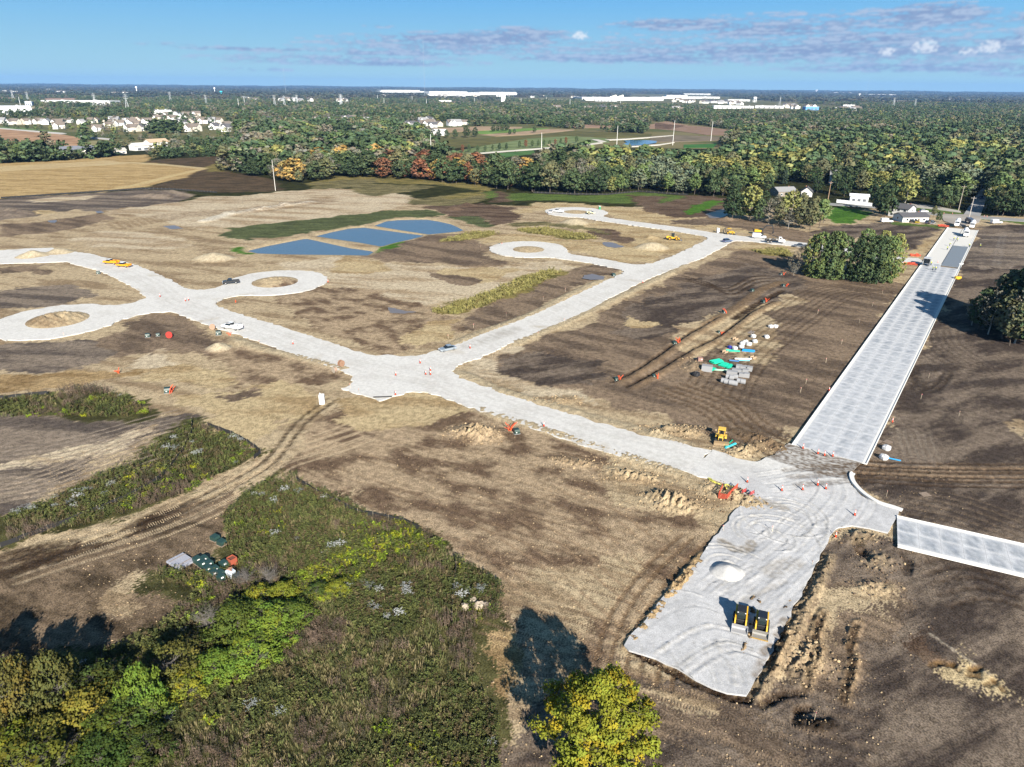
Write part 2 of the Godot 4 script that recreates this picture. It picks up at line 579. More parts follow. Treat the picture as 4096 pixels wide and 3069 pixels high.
	# haul road and the ploughed plot, bottom left
	area(tan_mix, [-83.9,-88.2,-78.4,-90.6,-71.7,-95.8,-62.3,-102.5,-56.4,-107.6,-51.6,-117.3,-48.7,-122.1,-53.7,-128.4,-48.5,-131.4,-35.1,-139.3,-31.1,-120.8,-42.5,-116.9,-47.4,-105.7,-48.8,-102.2,-54.8,-92.2,-59.1,-86.2,-77.2,-79])
	area(black, [-122.2,-136,-109.5,-137.1,-96.3,-137.7,-78.7,-136.5,-68.7,-136.7,-69.5,-132.5,-74.6,-128,-78.2,-122.6,-79.5,-115.1,-81.8,-108.3,-83.1,-103.6,-84.8,-100.2,-92.1,-96])
	area(pale, [-105,-117,-96,-116.9,-85.4,-124.4,-77.4,-133.8,-74.1,-132.4,-78.2,-122.6,-86.6,-116.1,-93.8,-113.7,-101.6,-112.4])
	area(dry, [-70.7,-79.1,-68.6,-86.5,-62,-91.7,-57.6,-98.3,-53.4,-103.6,-48.8,-105.7,-48.3,-96.2,-49.2,-92.3,-46.6,-87.8,-51.1,-79.3,-57.1,-67.5])
	area(dry, [-84,-88.3,-66.9,-91.8,-57.6,-92.7,-49.5,-92.9,-46.7,-90.4,-43,-87,-39.3,-83.4,-39.9,-78.9,-45.5,-76.6,-47.6,-72.1,-52.2,-69.2,-56.5,-66.6,-61.4,-65.2,-66.2,-64])
	area(tan_mix, [-55.8,-87.2,-52.5,-84.3,-50.5,-78.1,-52.2,-77.1,-53.7,-79.7,-54.3,-83.2])
	area(weedy, [-52.3,-85.7,-46.3,-85.8,-41.3,-83.7,-42.8,-80.5,-46.5,-81.5,-50.7,-83.2])
	# weeds
	area(weedy, [-129.9,-146.2,-116,-146.8,-107.1,-149.9,-101.7,-153.2,-96.1,-152.4,-89.3,-149.3,-82.4,-144.2,-78.4,-140.1,-78.3,-137.7,-82.5,-137.2,-96.3,-137.7,-109.5,-137.1,-122.2,-136])
	area(weedy, [-68,-136.1,-63.9,-134.1,-57.5,-130.1,-52.9,-126.4,-48.8,-122.3,-51.4,-116.7,-56.4,-107.6,-62.3,-102.5,-67.9,-98.1,-73.7,-94.9,-78.7,-91,-85.1,-86.6,-91.8,-95.5,-84,-99,-79,-103.7,-76.8,-112.2,-72.7,-124,-69.9,-130.3])
	area(weedy, [-42.3,-116.3,-38.6,-113.4,-34.7,-109.6,-27.7,-105,-21.8,-100.2,-17.7,-90.7,-13.8,-79.8,-19.2,-73.5,-35.7,-79.5,-41.6,-88.4,-46.4,-91.9,-48.2,-100.7,-46.3,-107.3,-44.6,-112.2])
	area(weedy, [-20.9,-100.3,-17.6,-98.9,-14.7,-96.7,-11.1,-93.7,-7.5,-89.3,-4.5,-85.9,-1.2,-83.1,-1,-78.7,-1.3,-76.1,-4.6,-74.6,-4.9,-71.4,-4.3,-68.7,-3.5,-63.6,-1.4,-61.3,-0.9,-55,-0.3,-51.3,-57.9,-49,-55.7,-52.6,-51.1,-58.6,-45,-68.2,-42.5,-76.3,-42.3,-87.3,-36.6,-100.1])
	area(moss, [-38.5,-76.9,-32,-84.1,-26.4,-90,-22.4,-94,-19,-96.4,-14.6,-96.3,-13.7,-93.7,-16.8,-90.2,-20.8,-85.9,-24.4,-81.2,-28.6,-76.3,-32.6,-72.2])
	area(weedy, [-57.1,-51.5,-63.3,-65.2,-53.8,-68.7,-45.1,-75.7,-39.2,-83,-25.7,-83.5,-26.8,-70.9,-34.8,-60.8,-37.7,-51.7])
	# field in the lower middle
	area(mottle, [-38.7,-143.2,-29.2,-149.5,-18.1,-147.9,-7.1,-143.8,6.3,-133.8,12.8,-128.1,21.3,-120.3,17.4,-113.1,19.6,-107.7,24.4,-103.7,29.1,-100.4,33.1,-95.9,28.1,-85.8,22.1,-78.8,12.6,-72.6,8.7,-75.5,-2.1,-81.9,-11.3,-93.2,-15,-98.8,-21.4,-103,-30.6,-107.9,-37.3,-112.2,-42.6,-120.5])
	area(sand, [-37.9,-149.3,-26.8,-152.8,-17.9,-152.5,-14.5,-148,-8.9,-144.6,-13.8,-139.6,-21.7,-134.7,-30,-134.6,-37.4,-137.5])
	area(mottle, [-17.1,-99,-5.4,-105.4,11.1,-105.7,29.5,-101.1,26.8,-89,17,-74.5,15.3,-70.2,17.8,-67.6,7.8,-63.7,-0.7,-66.1,-1.2,-83.4,-5.8,-88.2,-11.1,-94.2])
	area(tan_mix, [-1,-83.1,2.5,-86.8,12.2,-90,19.2,-88.1,13,-76.3,8.2,-68.8,6.9,-64.9,0.2,-77.4])
	area(ochre, [-4.8,-74.6,-1.7,-74.6,-1.2,-72,-1.5,-68.7,-1.4,-61.8,-3.5,-62.9,-4.2,-67.3,-4.9,-71.4])
	area(tan_mix, [18.3,-120.3,32.8,-115.7,34.2,-110.6,31,-107.9,22.7,-109.9,17.6,-114.3])
	# block between the two roads at the right
	area(brown, [-0.2,-184.6,8.8,-192.8,23.9,-208,42.9,-235,69.2,-277,106.9,-321,124.8,-293,145.1,-256,98.8,-188.3,74.7,-154.3,60.9,-136.9,50.7,-126.6,36.7,-134.9,21.7,-148.6,7.4,-155.7,-1.8,-167.8])
	area(dark, [-2.6,-170,6.3,-183.4,16.6,-176.3,24.7,-174.1,21.4,-166.2,24.7,-161,15.2,-158.8,3.7,-159.5])
	area(pale, [-14.4,-165.4,-10.1,-174.5,-2,-185.8,2,-184.6,-2.6,-172.3,-0.9,-162.5,5.7,-159.6,14.8,-153,17.6,-144.2,7.2,-150.1,-3.9,-156.4,-11.7,-160.2])
	area(dark, [41.6,-228,64.7,-257,97.2,-289,111.5,-259,90.7,-233,70.3,-218,52,-201,37.7,-189.5,32,-196.3])
	area(sand, [34.7,-208,38.9,-211,44.1,-207,42.3,-202,36.6,-202])
	area(tan_mix, [-3.8,-153.7,10.8,-149.4,27.1,-137.2,36.3,-131.4,35.2,-126.4,26.3,-132.6,13.8,-140.9,-0.1,-150.1])
	area(tan_mix, [32,-140.6,34.5,-136,40.9,-134.6,43.6,-128.8,48.9,-122.2,43.7,-121.2,39.8,-124,32.9,-128.3,28.5,-130.7])
	area(tan_mix, [49.6,-204,73.7,-225,98.3,-241,103.7,-222,119.3,-234,90.8,-202,73.6,-193.1,73.5,-180.1,62.7,-172.7,58.4,-187.3,47.2,-177])
	area(brown, [81.8,-218,110,-237,133.5,-246,105.1,-203,77.1,-157.8,65.6,-157.5,69.3,-175.2])
	area(sand, [170.8,-310,193.4,-337,203,-344,177.6,-308])
	area(brown, [87.4,-391,116.4,-403,134.8,-388,151.7,-357,137.1,-330,124.4,-356,107.9,-378,85.4,-381])
	area(dark, [146.9,-353,164.9,-380,198.4,-389,229,-383,190.4,-332,174.2,-317,187.6,-347,154.7,-345])
	area(sand, [102.6,-325,117.3,-334,124.9,-322,119.2,-302,109.9,-311,101,-314])
	area(straw, [105.8,-316,122.2,-318,120.5,-302,110.6,-305])
	# right of the concrete road
	area(dark, [239,-370,259,-389,308,-387,139.1,-159.1,120.1,-138,93.7,-158.1,121.9,-198.6,179,-281])
	area(black, [232,-357,265,-371,288,-359,240,-295,210,-288,188.8,-282,196.2,-305])
	area(dark, [102.3,-175.2,161.4,-189.1,86,-84.5,80.3,-92.9,66.5,-103.9,62.6,-109,63.3,-115.1,67.3,-120,77.2,-133.7])
	area(tan_mix, [102.5,-135,107,-137.3,116.8,-138.3,112.6,-132.2,104.7,-132.8])
	area(brown, [67,-118.8,76.5,-119.5,110.6,-120.7,106.1,-114.7,82.8,-114.9,68.4,-115.2])
	area(dark, [27.7,-62.9,36.5,-74.8,47.8,-90.9,50.5,-93.4,60.5,-96.5,63.5,-94.4,74.7,-84.4,83.6,-78.4,61.8,-46.8,9.5,-43.3,-4.1,-51.2,6.5,-64.9,20.2,-67.1,22.6,-64.9])
	area(brown, [45.7,-87.3,53.6,-86.7,53.5,-79.4,46.8,-72,41.4,-66.6,38.4,-64.1,33.1,-65,32.7,-69.6,39.8,-79.2])
	area(tan_mix, [47.6,-84.1,52,-85.6,52.3,-81.3,47.8,-77.4,40.5,-69.2,38.5,-66.5,41.4,-74.8,44.7,-79.2])
	area(tan_mix, [34.1,-71.3,42.2,-81.2,40.6,-76.7,35.7,-70.2,32.5,-66.5,30.7,-65.7])
	area(brown, [6.5,-64.9,20,-66.1,24.7,-62,32,-56.9,29.1,-53.7,17.7,-55.2,9.7,-59.2])
	area(tan_mix, [16.7,-65.3,19.2,-64.8,22,-60.4,20.7,-58.7,17.8,-61.5])
	area(sand, [52.5,-68.5,55.1,-68.9,57.6,-67.8,59.7,-66.8,59.4,-64.5,57.8,-62.6,55.3,-64,52.4,-65.4,51.8,-67.2])
	area(mud, [50.2,-72.6,53.9,-73.8,53.9,-70.4,52.5,-68.5,50.5,-70.1])
	# far side lots
	area(mud, [76,-490,106.7,-484,124.5,-493,141,-479,119.2,-403,89.1,-399,76.5,-429,75.8,-461])
	area(fresh, [100.7,-422,122.7,-464,133.6,-473,127.2,-454,109.6,-422,101.1,-413])
	area(lawn, [93.3,-469,108,-490,114.4,-481,100.2,-462,88.8,-455])
	area(fresh, [172.4,-396,194.4,-442,205,-445,209,-430,203,-413,184.6,-389,171.3,-386])
	area(lawn, [208,-395,225,-384,220,-373,204,-387])
	area(lawn, [248,-461,270,-439,261,-421,240,-426,238,-444])
	area(lawn, [263,-413,291,-399,282,-386,263,-403])
	# lines: wheel tracks, trenches, windrows of clods
	var clay := lin(136,115,92)
	var wet := lin(70,58,48)
	var dust := lin(196,176,146)
	for o in [0.0,26.0,52.0,80.0]:
		rut(bend(shifted([-77.1,-88.7,-70.5,-93.7,-61.3,-100.5,-54.1,-108.7,-49.8,-117.4,-47.5,-123.1,-39.8,-129.4,-34.1,-134.6], o)), 2.0, dust, 0.4,0.03,0.6)
	rut(bend([-69.5,-88,-63,-93.8,-56.8,-101.1,-51.3,-108.8,-46.9,-116.8,-45.6,-123.1,-44.8,-136,-41.1,-148.5]), 2.2, wet, 0.55,0.08,0.8)
	stroke(bend([-75.7,-88.7,-71.2,-90.7,-68.8,-91.6]), 3.2, wet, 0.6,-0.02,1.0)
	stroke(bend([-60.3,-97.3,-58.5,-100.1,-56.7,-100.8]), 3.0, wet, 0.6,-0.02,1.0)
	stroke(bend([-73.5,-84.7,-72.3,-86,-70.1,-88.1,-67.9,-90.1]), 2.4, wet, 0.6,-0.02,0.8)
	for k in 6:
		rut(bend(shifted([-99.1,-117.1,-88.8,-119.8,-82.3,-124.5,-76,-130.9,-70,-135.9], k * 42.0 - 60.0)), 1.9, lin(160,146,130), 0.5,0.05,0.5)
	for k in 3:
		rut(bend(shifted([-90.8,-105,-84.6,-108.2,-79.8,-114.5,-76.3,-122.6,-72.8,-130.9], k * 35.0 - 50.0)), 1.9, lin(168,152,132), 0.55,0.05,0.5)
	# across the lower middle field
	for k in 9:
		rut(bend(shifted([-25.7,-128.8,-12.2,-121,0.1,-112.8,11.2,-107,21.5,-102.7,29.1,-99], k * 70.0 - 200.0)), 2.0, lin(126,106,86), 0.22,0.03,0.55)
	for k in 5:
		rut(bend(shifted([-9.7,-92.5,-1,-83.4,2.4,-77.4,8.2,-68.8,13.4,-63.8,20.4,-60.4], k * -60.0 - 20.0)), 2.0, lin(150,128,104), 0.28,0.03,0.55)
	for k in 7:
		rut(bend(shifted([2.6,-63.7,13.8,-63.3,22.5,-60.4,30.3,-56.9,39,-53.5], k * 55.0 - 70.0)), 2.0, lin(128,112,96), 0.35,0.04,0.6)
	for k in 3:
		rut(bend(shifted([11.7,-68.8,14.9,-77.6,21.1,-87,28.3,-95.6], k * 40.0)), 1.8, lin(110,90,70), 0.45,0.06,0.6)
	# the trench and its clods between the block's stakes
	for t in [[24.6,-160,31.1,-167.5,41.1,-181.8,51.1,-196.8,63.9,-213], [27.6,-157.1,35.8,-166.5,47.7,-181.9,60.7,-197,77.5,-221,88.5,-233]]:
		stroke(bend(t), 1.0, wet, 0.7,-0.2,0.4)
		stroke(bend(shifted(t, 16.0)), 1.6, clay, 0.45,0.22,0.9)
	stroke(bend([58.6,-206,73.7,-225,89.9,-249,101.2,-259]), 3.0, clay, 0.55,0.1,1.0)
	stroke(bend([69.2,-213,81.2,-229,96,-247]), 2.0, wet, 0.8,-0.2,0.6)
	for k in 3:
		stroke(bend(shifted([65.3,-267,71.5,-258,76.7,-249,90.3,-265,98.4,-268], k * 40.0)), 0.9, wet, 0.6,0.12,0.6)
	for k in 4:
		rut(bend(shifted([43,-158.4,58.4,-187.3,81.8,-218,109.5,-250,137.1,-260], k * 45.0)), 2.0, wet, 0.4,0.05,0.6)
	for k in 5:
		rut(bend(shifted([39,-157.7,47.7,-147.7,50.9,-134.7,54.6,-126.3,58.9,-121.1,69.2,-117], k * 26.0 - 40.0)), 2.0, lin(104,86,68), 0.55,0.08,0.6)
	stroke(bend([47.6,-132.5,51.1,-128.9,53.8,-124.9]), 3.5, clay, 0.5,0.25,1.2)
	for k in 5:
		rut(bend(shifted([58.2,-119.2,69.5,-117.6,83.9,-116.6,98.9,-116.9,111.4,-117.7], k * 16.0 - 24.0)), 2.0, lin(132,112,92) if k % 2 else lin(84,70,58), 0.6,0.07,0.6)
	for k in 5:
		rut(bend(shifted([66.2,-103.9,74.4,-100.2,80.3,-92.9,85.1,-86.3], k * 22.0 - 90.0)), 1.9, lin(118,104,90), 0.45,0.06,0.5)
	for k in 6:
		rut(bend(shifted([85.9,-133.9,83.5,-128.1,81.2,-121.5], k * 12.0 - 10.0)), 1.4, lin(150,138,124), 0.4,0.01,0.3)
	for k in 4:
		rut(bend(shifted([132.1,-203,125.7,-189,125.4,-174.1,131.3,-169.8], k * 40.0)), 2.0, lin(88,78,70), 0.5,0.05,0.6)
	for k in 3:
		rut(bend(shifted([105.2,-175.3,101.1,-164.2,100.2,-158.1,105.7,-161.2,111.5,-168.7], k * 20.0)), 1.6, lin(70,62,56), 0.55,0.06,0.5)
	rut(bend([198.1,-288,219,-319,245,-357]), 1.8, lin(150,142,134), 0.5,0.03,0.5)
	# lower right: trench edges, ridges, drag marks
	stroke(bend([48,-90.9,43.4,-84,39.8,-79.2,36.5,-74.8,33.4,-70.4,30.5,-66.4,27.9,-62.9]), 1.2, wet, 0.9,-0.3,0.35)
	stroke(bend([48.8,-90.5,44.4,-84,41.7,-80.5,37,-73.6,33.5,-69.1,30.6,-65.4,28.8,-63.5]), 1.6, lin(164,146,120), 0.6,0.28,0.8)
	stroke(bend([15,-71.2,17.6,-74.5,21,-79,26.1,-86]), 1.1, lin(186,160,122), 0.85,0.2,0.4)
	stroke(bend([22.9,-81.3,25.2,-84.5,27,-87.1,29.5,-90.6]), 1.2, lin(186,160,122), 0.85,0.2,0.5)
	stroke(bend([15.7,-70.4,17.1,-69.2,19.4,-67.3,21.5,-65.6]), 0.8, wet, 0.9,-0.15,0.3)
	stroke(bend([20.2,-67,22.3,-65.1,24.4,-63.9,26.4,-62.8,27.9,-62.8]), 0.9, wet, 0.9,-0.15,0.3)
	for k in 4:
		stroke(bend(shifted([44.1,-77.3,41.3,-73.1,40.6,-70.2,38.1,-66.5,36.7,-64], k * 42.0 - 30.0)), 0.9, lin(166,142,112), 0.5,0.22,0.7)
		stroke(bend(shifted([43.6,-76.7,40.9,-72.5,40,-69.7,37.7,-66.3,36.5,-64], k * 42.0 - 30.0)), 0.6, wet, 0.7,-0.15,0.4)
	stroke(bend([60.7,-91.4,60.5,-89.4,58.8,-86.8]), 1.2, lin(66,58,52), 0.6,-0.15,0.4)
	stroke(bend([55.1,-94.7,54.5,-91.8,54.8,-90.2]), 1.4, wet, 0.8,-0.35,0.4)
	for k in 5:
		stroke(bend(shifted([61.5,-88.7,66.2,-90.3,69.7,-90,72.1,-88.1], k * 24.0)), 0.5, wet, 0.4,-0.05,0.5)
	stroke(bend([55.4,-73.8,56.6,-71.3,58.1,-68.6,58.9,-67]), 0.35, lin(176,164,146), 0.7,0.08,0.2)
	stroke(bend([29.4,-61.9,32.2,-63.5,34.6,-63.8]), 0.8, wet, 0.7,-0.2,0.5)
	stroke(bend([32.4,-59.4,33.4,-61.2,34.6,-61.5]), 0.8, wet, 0.8,-0.25,0.4)
	stroke(bend([32.9,-59.2,34.5,-58.8,36.4,-59.1]), 1.2, lin(60,52,44), 0.7,0.3,0.5)
	stroke(bend([52.4,-68.2,53.8,-68.8,55.3,-68.5,55.4,-67.7]), 0.7, lin(120,96,66), 0.7,-0.15,0.3)
	stroke(bend([56.4,-66.7,57.4,-67.8,58.3,-68,57.2,-66.5]), 0.7, lin(120,96,66), 0.7,-0.15,0.3)
	stroke(bend([57.6,-65.2,58.9,-65.8,59.1,-64.5]), 0.6, lin(120,96,66), 0.7,-0.15,0.3)
	# edges of the roads: clods of pale clay pushed aside
	for t in [[-8.6,-144.6,-1.7,-139,6.3,-133.8,12.9,-128.8,21.6,-122.6,32.5,-114.5], [-14.5,-166.1,-9.8,-161.5,-3.8,-154.7,7.1,-146.7,17.1,-139.4,26.5,-133.4,35.4,-127.1], [-0.7,-185.8,9,-197.8,19.3,-211,44.9,-248,71.1,-286],
			[-16.3,-186.1,-9.2,-196.3,7.2,-217,19.3,-238,34.5,-261], [-78.4,-189.4,-68.8,-181.7,-55.6,-174.7,-40.8,-166]]:
		stroke(bend(t), 2.2, lin(196,180,150), 0.55,0.14,1.4)
	# the golden field's rows
	for k in 30:
		var o := k * 15.0
		stroke(shifted([-459,-620,-380,-698], o), 1.2, lin(222,200,156), 0.5,0.0,0.8)
	stroke(bend([-370,-654,-355,-677,-319,-665,-267,-635]), 6.0, lin(214,194,150), 0.6,0.0,2.0)
	stroke(bend([-274,-484,-270,-526,-269,-576,-266,-629]), 5.0, lin(214,190,140), 0.6,0.0,2.0)
	# the crest of white rubble
	stroke([-161.8,-377,-157.9,-400,-146.9,-417,-136.9,-433,-125.3,-446], 5.0, lin(226,218,200), 0.8,0.7,3.0)
	for k in 10:
		rut(bend(shifted([-202,-359,-185.7,-393,-150.5,-417,-115.8,-464], k * 22.0 - 90.0)), 2.4, lin(140,116,90), 0.4,0.04,0.9)
	# earth heaps: x, z, along, across, height, turn in degrees, lumpiness
	heap(Vector2(-224,-468), 30,14,3.2,-20,0.5)
	heap(Vector2(-274,-394), 22,10,3.0,0,0.6)
	heap(Vector2(-137,-204), 8.2,7.4,1.3,0,0.6)
	heap(Vector2(-7.2,-131.3), 7.5,5.0,1.5,10,1.4)
	heap(Vector2(27.8,-105.7), 7.0,4.2,1.3,35,1.8)
	heap(Vector2(-79.8,-181.4), 3.6,2.9,1.7,0,0.25)
	heap(Vector2(-123.1,-289), 9.0,6.0,2.6,0,0.2)
	heap(Vector2(-191.8,-298), 6.0,5.0,2.2,0,0.2)
	heap(Vector2(-199.9,-289), 5.0,4.0,2.0,0,0.2)
	heap(Vector2(-197.3,-292), 5.0,4.0,1.8,0,0.2)
	heap(Vector2(32.5,-380), 8.0,7.0,2.6,20,0.2)
	heap(Vector2(62.3,-318), 8.0,6.0,2.8,0,0.2)
	heap(Vector2(67,-341), 5.0,4.0,1.6,0,1.0)
	heap(Vector2(-34.5,-423), 7.0,6.0,2.0,0,0.7)
	heap(Vector2(-28,-438), 7.0,6.0,1.6,0,0.7)
	heap(Vector2(116.9,-395), 7.0,4.0,1.8,0,0.8)
	heap(Vector2(39.2,-107.6), 9.0,5.0,0.6,40,2.0)
	heap(Vector2(46.3,-124.8), 7.0,3.0,0.7,-30,2.0)
	heap(Vector2(37.2,-133), 7.0,3.0,0.6,-25,1.6)
	heap(Vector2(56,-95.6), 4.5,2.6,0.6,-30,2.0)
	heap(Vector2(55.9,-89.4), 4.0,3.0,0.5,-30,2.0)
	heap(Vector2(35.3,-67.8), 3.0,4.0,0.5,0,2.2)
	heap(Vector2(38.1,-69.7), 3.0,4.0,0.45,0,2.2)
	heap(Vector2(52.2,-83.1), 4.0,2.6,0.45,0,1.6)
	heap(Vector2(22.8,-114.3), 8.0,3.0,0.6,25,2.0)
	heap(Vector2(12.1,-119.5), 8.0,2.5,0.4,20,2.0)
	heap(Vector2(11.5,-148.5), 7.0,2.5,0.5,-20,2.0)
	heap(Vector2(32.8,-133.5), 7.0,3.0,0.8,-20,1.6)
	heap(Vector2(47.1,-170.8), 4.0,6.0,0.8,30,1.2)

func heap(at: Vector2, along: float, across: float, high: float, deg: float, lumpy: float) -> void:
	mounds.append([at.x, at.y, along, across, high, cos(deg_to_rad(deg)), sin(deg_to_rad(deg)), lumpy])

func shifted(line: Array, dz: float) -> Array:
	# the same line moved by about dz tenths of a metre across its run
	var q := pv(line)
	var d := (q[q.size() - 1] - q[0]).normalized()
	var o := Vector2(-d.y, d.x) * dz * 0.1
	var out := []
	for p in q:
		out.append(p.x + o.x)
		out.append(p.y + o.y)
	return out

func ground_at(x: float, z: float, step: float) -> Array:
	# [height, colour] of the bare ground
	var wx := n_warp.get_noise_2d(x, z) * 5.0 + rng.randf_range(-0.7,0.7)
	var wz := n_warp.get_noise_2d(x + 500.0, z) * 5.0 + rng.randf_range(-0.7,0.7)
	var i := clampi(int(x + wx - plan_x0), 0, plan_w - 1)
	var j := clampi(int(z + wz - plan_z0), 0, plan_h - 1)
	var k: Array = kinds[plan[j * plan_w + i]]
	var along: float = x * k[3] + z * k[4]
	var across: float = z * k[3] - x * k[4]
	var s := n_streak.get_noise_2d(along / (k[6] * k[5]), across / k[6])
	# drag marks: short, thin and running with the grader
	var drag := n_streak.get_noise_2d(along / 9.0 + 70.0, across / 1.3)
	var share: float = k[2]
	var f := n_fine.get_noise_2d(x, z)
	var t := smoothstep(0.0 - share * 0.5,0.58 - share * 0.5,-s * 1.05 + f * 0.18 - drag * 0.24 - 0.02)
	var c: Color = (k[0] as Color).lerp(k[1], t)
	var g: float = 1.0 + (f * 0.20 + drag * 0.15) * k[7] + rng.randf_range(-0.06,0.06)
	c = Color(c.r * g, c.g * g, c.b * g)
	var y: float = n_roll.get_noise_2d(x, z) * 0.10 + (f * 0.014 + drag * 0.014) * k[7]
	var key := Vector2i(floori(x / 8.0), floori(z / 8.0))
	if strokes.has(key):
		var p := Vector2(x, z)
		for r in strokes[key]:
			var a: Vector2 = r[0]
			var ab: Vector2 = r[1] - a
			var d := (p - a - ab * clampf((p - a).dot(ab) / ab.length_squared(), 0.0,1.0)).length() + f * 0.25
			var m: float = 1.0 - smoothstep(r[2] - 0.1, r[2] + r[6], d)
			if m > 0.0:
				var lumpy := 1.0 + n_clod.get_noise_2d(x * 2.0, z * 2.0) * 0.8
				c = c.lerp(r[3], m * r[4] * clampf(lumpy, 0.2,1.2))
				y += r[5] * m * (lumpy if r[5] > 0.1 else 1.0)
	for h in mounds:
		var dx: float = x - h[0]
		var dz: float = z - h[1]
		if absf(dx) > 32.0 or absf(dz) > 32.0:
			continue
		var a: float = (dx * h[5] + dz * h[6]) / h[2]
		var b: float = (dz * h[5] - dx * h[6]) / h[3]
		var d := sqrt(a * a + b * b)
		if d < 1.0:
			var m := 1.0 - d
			m = m * (1.6 - 0.6 * m) if h[7] < 0.4 else m * m * (3.0 - 2.0 * m)
			y += h[4] * m * (1.0 + (n_clod.get_noise_2d(x * 1.3, z * 1.3) + f) * 0.6 * h[7])
			if h[7] >= 1.0:
				c = c.lerp(lin(196,174,140), m * 0.8 * clampf(0.6 + n_clod.get_noise_2d(x * 2.0, z * 2.0), 0.0,1.0))
			elif h[7] < 0.3:
				c = c.lerp(lin(204,190,162), smoothstep(0.0,0.15, m) * 0.9)
	for b in dips:
		var o: PackedVector2Array = b[0]
		var box: Rect2 = b[1]
		if box.has_point(Vector2(x, z)):
			var inside := Geometry2D.is_point_in_polygon(Vector2(x, z), o)
			var d := 1e9
			for e in o.size():
				var q := Geometry2D.get_closest_point_to_segment(Vector2(x, z), o[e], o[(e + 1) % o.size()])
				d = minf(d, q.distance_squared_to(Vector2(x, z)))
			d = sqrt(d) * (-1.0 if inside else 1.0)
			# the bank falls from 2.5 m outside the waterline to the bed
			y -= 1.3 * (1.0 - smoothstep(-3.0,2.2, d))
			if d < 3.0:
				c = c.lerp(lin(190,172,140), (1.0 - smoothstep(1.2,3.0, d)) * 0.8)
	return [y, c]

func build_ground() -> void:
	for o in pond_outlines():
		var q := pv(o)
		var box := Rect2(q[0], Vector2.ZERO)
		for p in q:
			box = box.expand(p)
		dips.append([q, box.grow(4.0)])
	lay_out_ground()
	rng.seed = 5
	var m := tinted("soil", 1.0)
	m.metallic_specular = 0.1
	m.vertex_color_is_srgb = true
	m.albedo_texture = grain_texture(21,1024)
	m.uv1_triplanar = true
	m.uv1_world_triplanar = true
	m.uv1_scale = Vector3.ONE / 23.0
	m.heightmap_enabled = true
	m.heightmap_texture = clod_texture(22,1024)
	m.heightmap_scale = 3.5
	# three sheets of ground, finer where they lie nearer to the photographer
	for g in [[-96.0,96.0,-88.0,-40.0,0.22], [-126.0,126.0,-132.0,-88.0,0.33], [-231.0,240.0,-272.0,-132.0,0.7], [-378.0,378.0,-440.0,-272.0,1.5], [-748.0,748.0,-900.0,-440.0,2.6]]:
		var step: float = g[4]
		var nx := int((g[1] - g[0]) / step) + 1
		var nz := int((g[3] - g[2]) / step) + 1
		var hs := PackedFloat32Array()
		hs.resize(nx * nz)
		var v := PackedVector3Array()
		var c := PackedColorArray()
		var at := PackedInt32Array()
		at.resize(nx * nz)
		at.fill(-1)
		for j in nz:
			var z: float = g[3] - (g[3] - g[2]) * j / (nz - 1)
			var reach := absf(z) * 0.80 + 26.0
			for i in nx:
				var x: float = g[0] + (g[1] - g[0]) * i / (nx - 1)
				if absf(x) > reach:
					continue
				var e := ground_at(x, z, step)
				hs[j * nx + i] = e[0]
				at[j * nx + i] = v.size()
				v.append(Vector3(x, e[0], z))
				c.append((e[1] as Color).linear_to_srgb())
		var idx := PackedInt32Array()
		for j in nz - 1:
			for i in nx - 1:
				var a := at[j * nx + i]
				var b := at[j * nx + i + 1]
				var d := at[(j + 1) * nx + i + 1]
				var e := at[(j + 1) * nx + i]
				if a < 0 or b < 0 or d < 0 or e < 0:
					continue
				# seen from above: a (near left), b (near right), d (far right), e (far left)
				idx.append_array([a, e, d, a, d, b])
		var nrm := PackedVector3Array()
		nrm.resize(v.size())
		for j in nz:
			for i in nx:
				var k := at[j * nx + i]
				if k < 0:
					continue
				var x0 := hs[j * nx + maxi(i - 1,0)]
				var x1 := hs[j * nx + mini(i + 1, nx - 1)]
				var z0 := hs[maxi(j - 1,0) * nx + i]
				var z1 := hs[mini(j + 1, nz - 1) * nx + i]
				nrm[k] = Vector3((x0 - x1), 2.0 * step, (z1 - z0)).normalized()
		var arr := []
		arr.resize(Mesh.ARRAY_MAX)
		arr[Mesh.ARRAY_VERTEX] = v
		arr[Mesh.ARRAY_NORMAL] = nrm
		arr[Mesh.ARRAY_COLOR] = c
		arr[Mesh.ARRAY_INDEX] = idx
		var mesh := ArrayMesh.new()
		mesh.add_surface_from_arrays(Mesh.PRIMITIVE_TRIANGLES, arr)
		struct("ground", mesh, m, "bare graded soil of the building site")
		grids.append([g, nx, nz, hs])
		print("ground ", v.size(), " ", Time.get_ticks_msec())

func gy(x: float, z: float) -> float:
	# height of the ground as built
	for r in grids:
		var g: Array = r[0]
		if x < g[0] or x > g[1] or z < g[2] or z > g[3]:
			continue
		var nx: int = r[1]
		var nz: int = r[2]
		var hs: PackedFloat32Array = r[3]
		var u: float = (x - g[0]) / (g[1] - g[0]) * (nx - 1)
		var w: float = (g[3] - z) / (g[3] - g[2]) * (nz - 1)
		var i := mini(int(u), nx - 2)
		var j := mini(int(w), nz - 2)
		u -= i
		w -= j
		return lerpf(lerpf(hs[j * nx + i], hs[j * nx + i + 1], u), lerpf(hs[(j + 1) * nx + i], hs[(j + 1) * nx + i + 1], u), w)
	return -0.4

func on(p: Vector2, lift := 0.0) -> Vector3:
	return Vector3(p.x, gy(p.x, p.y) + lift, p.y)

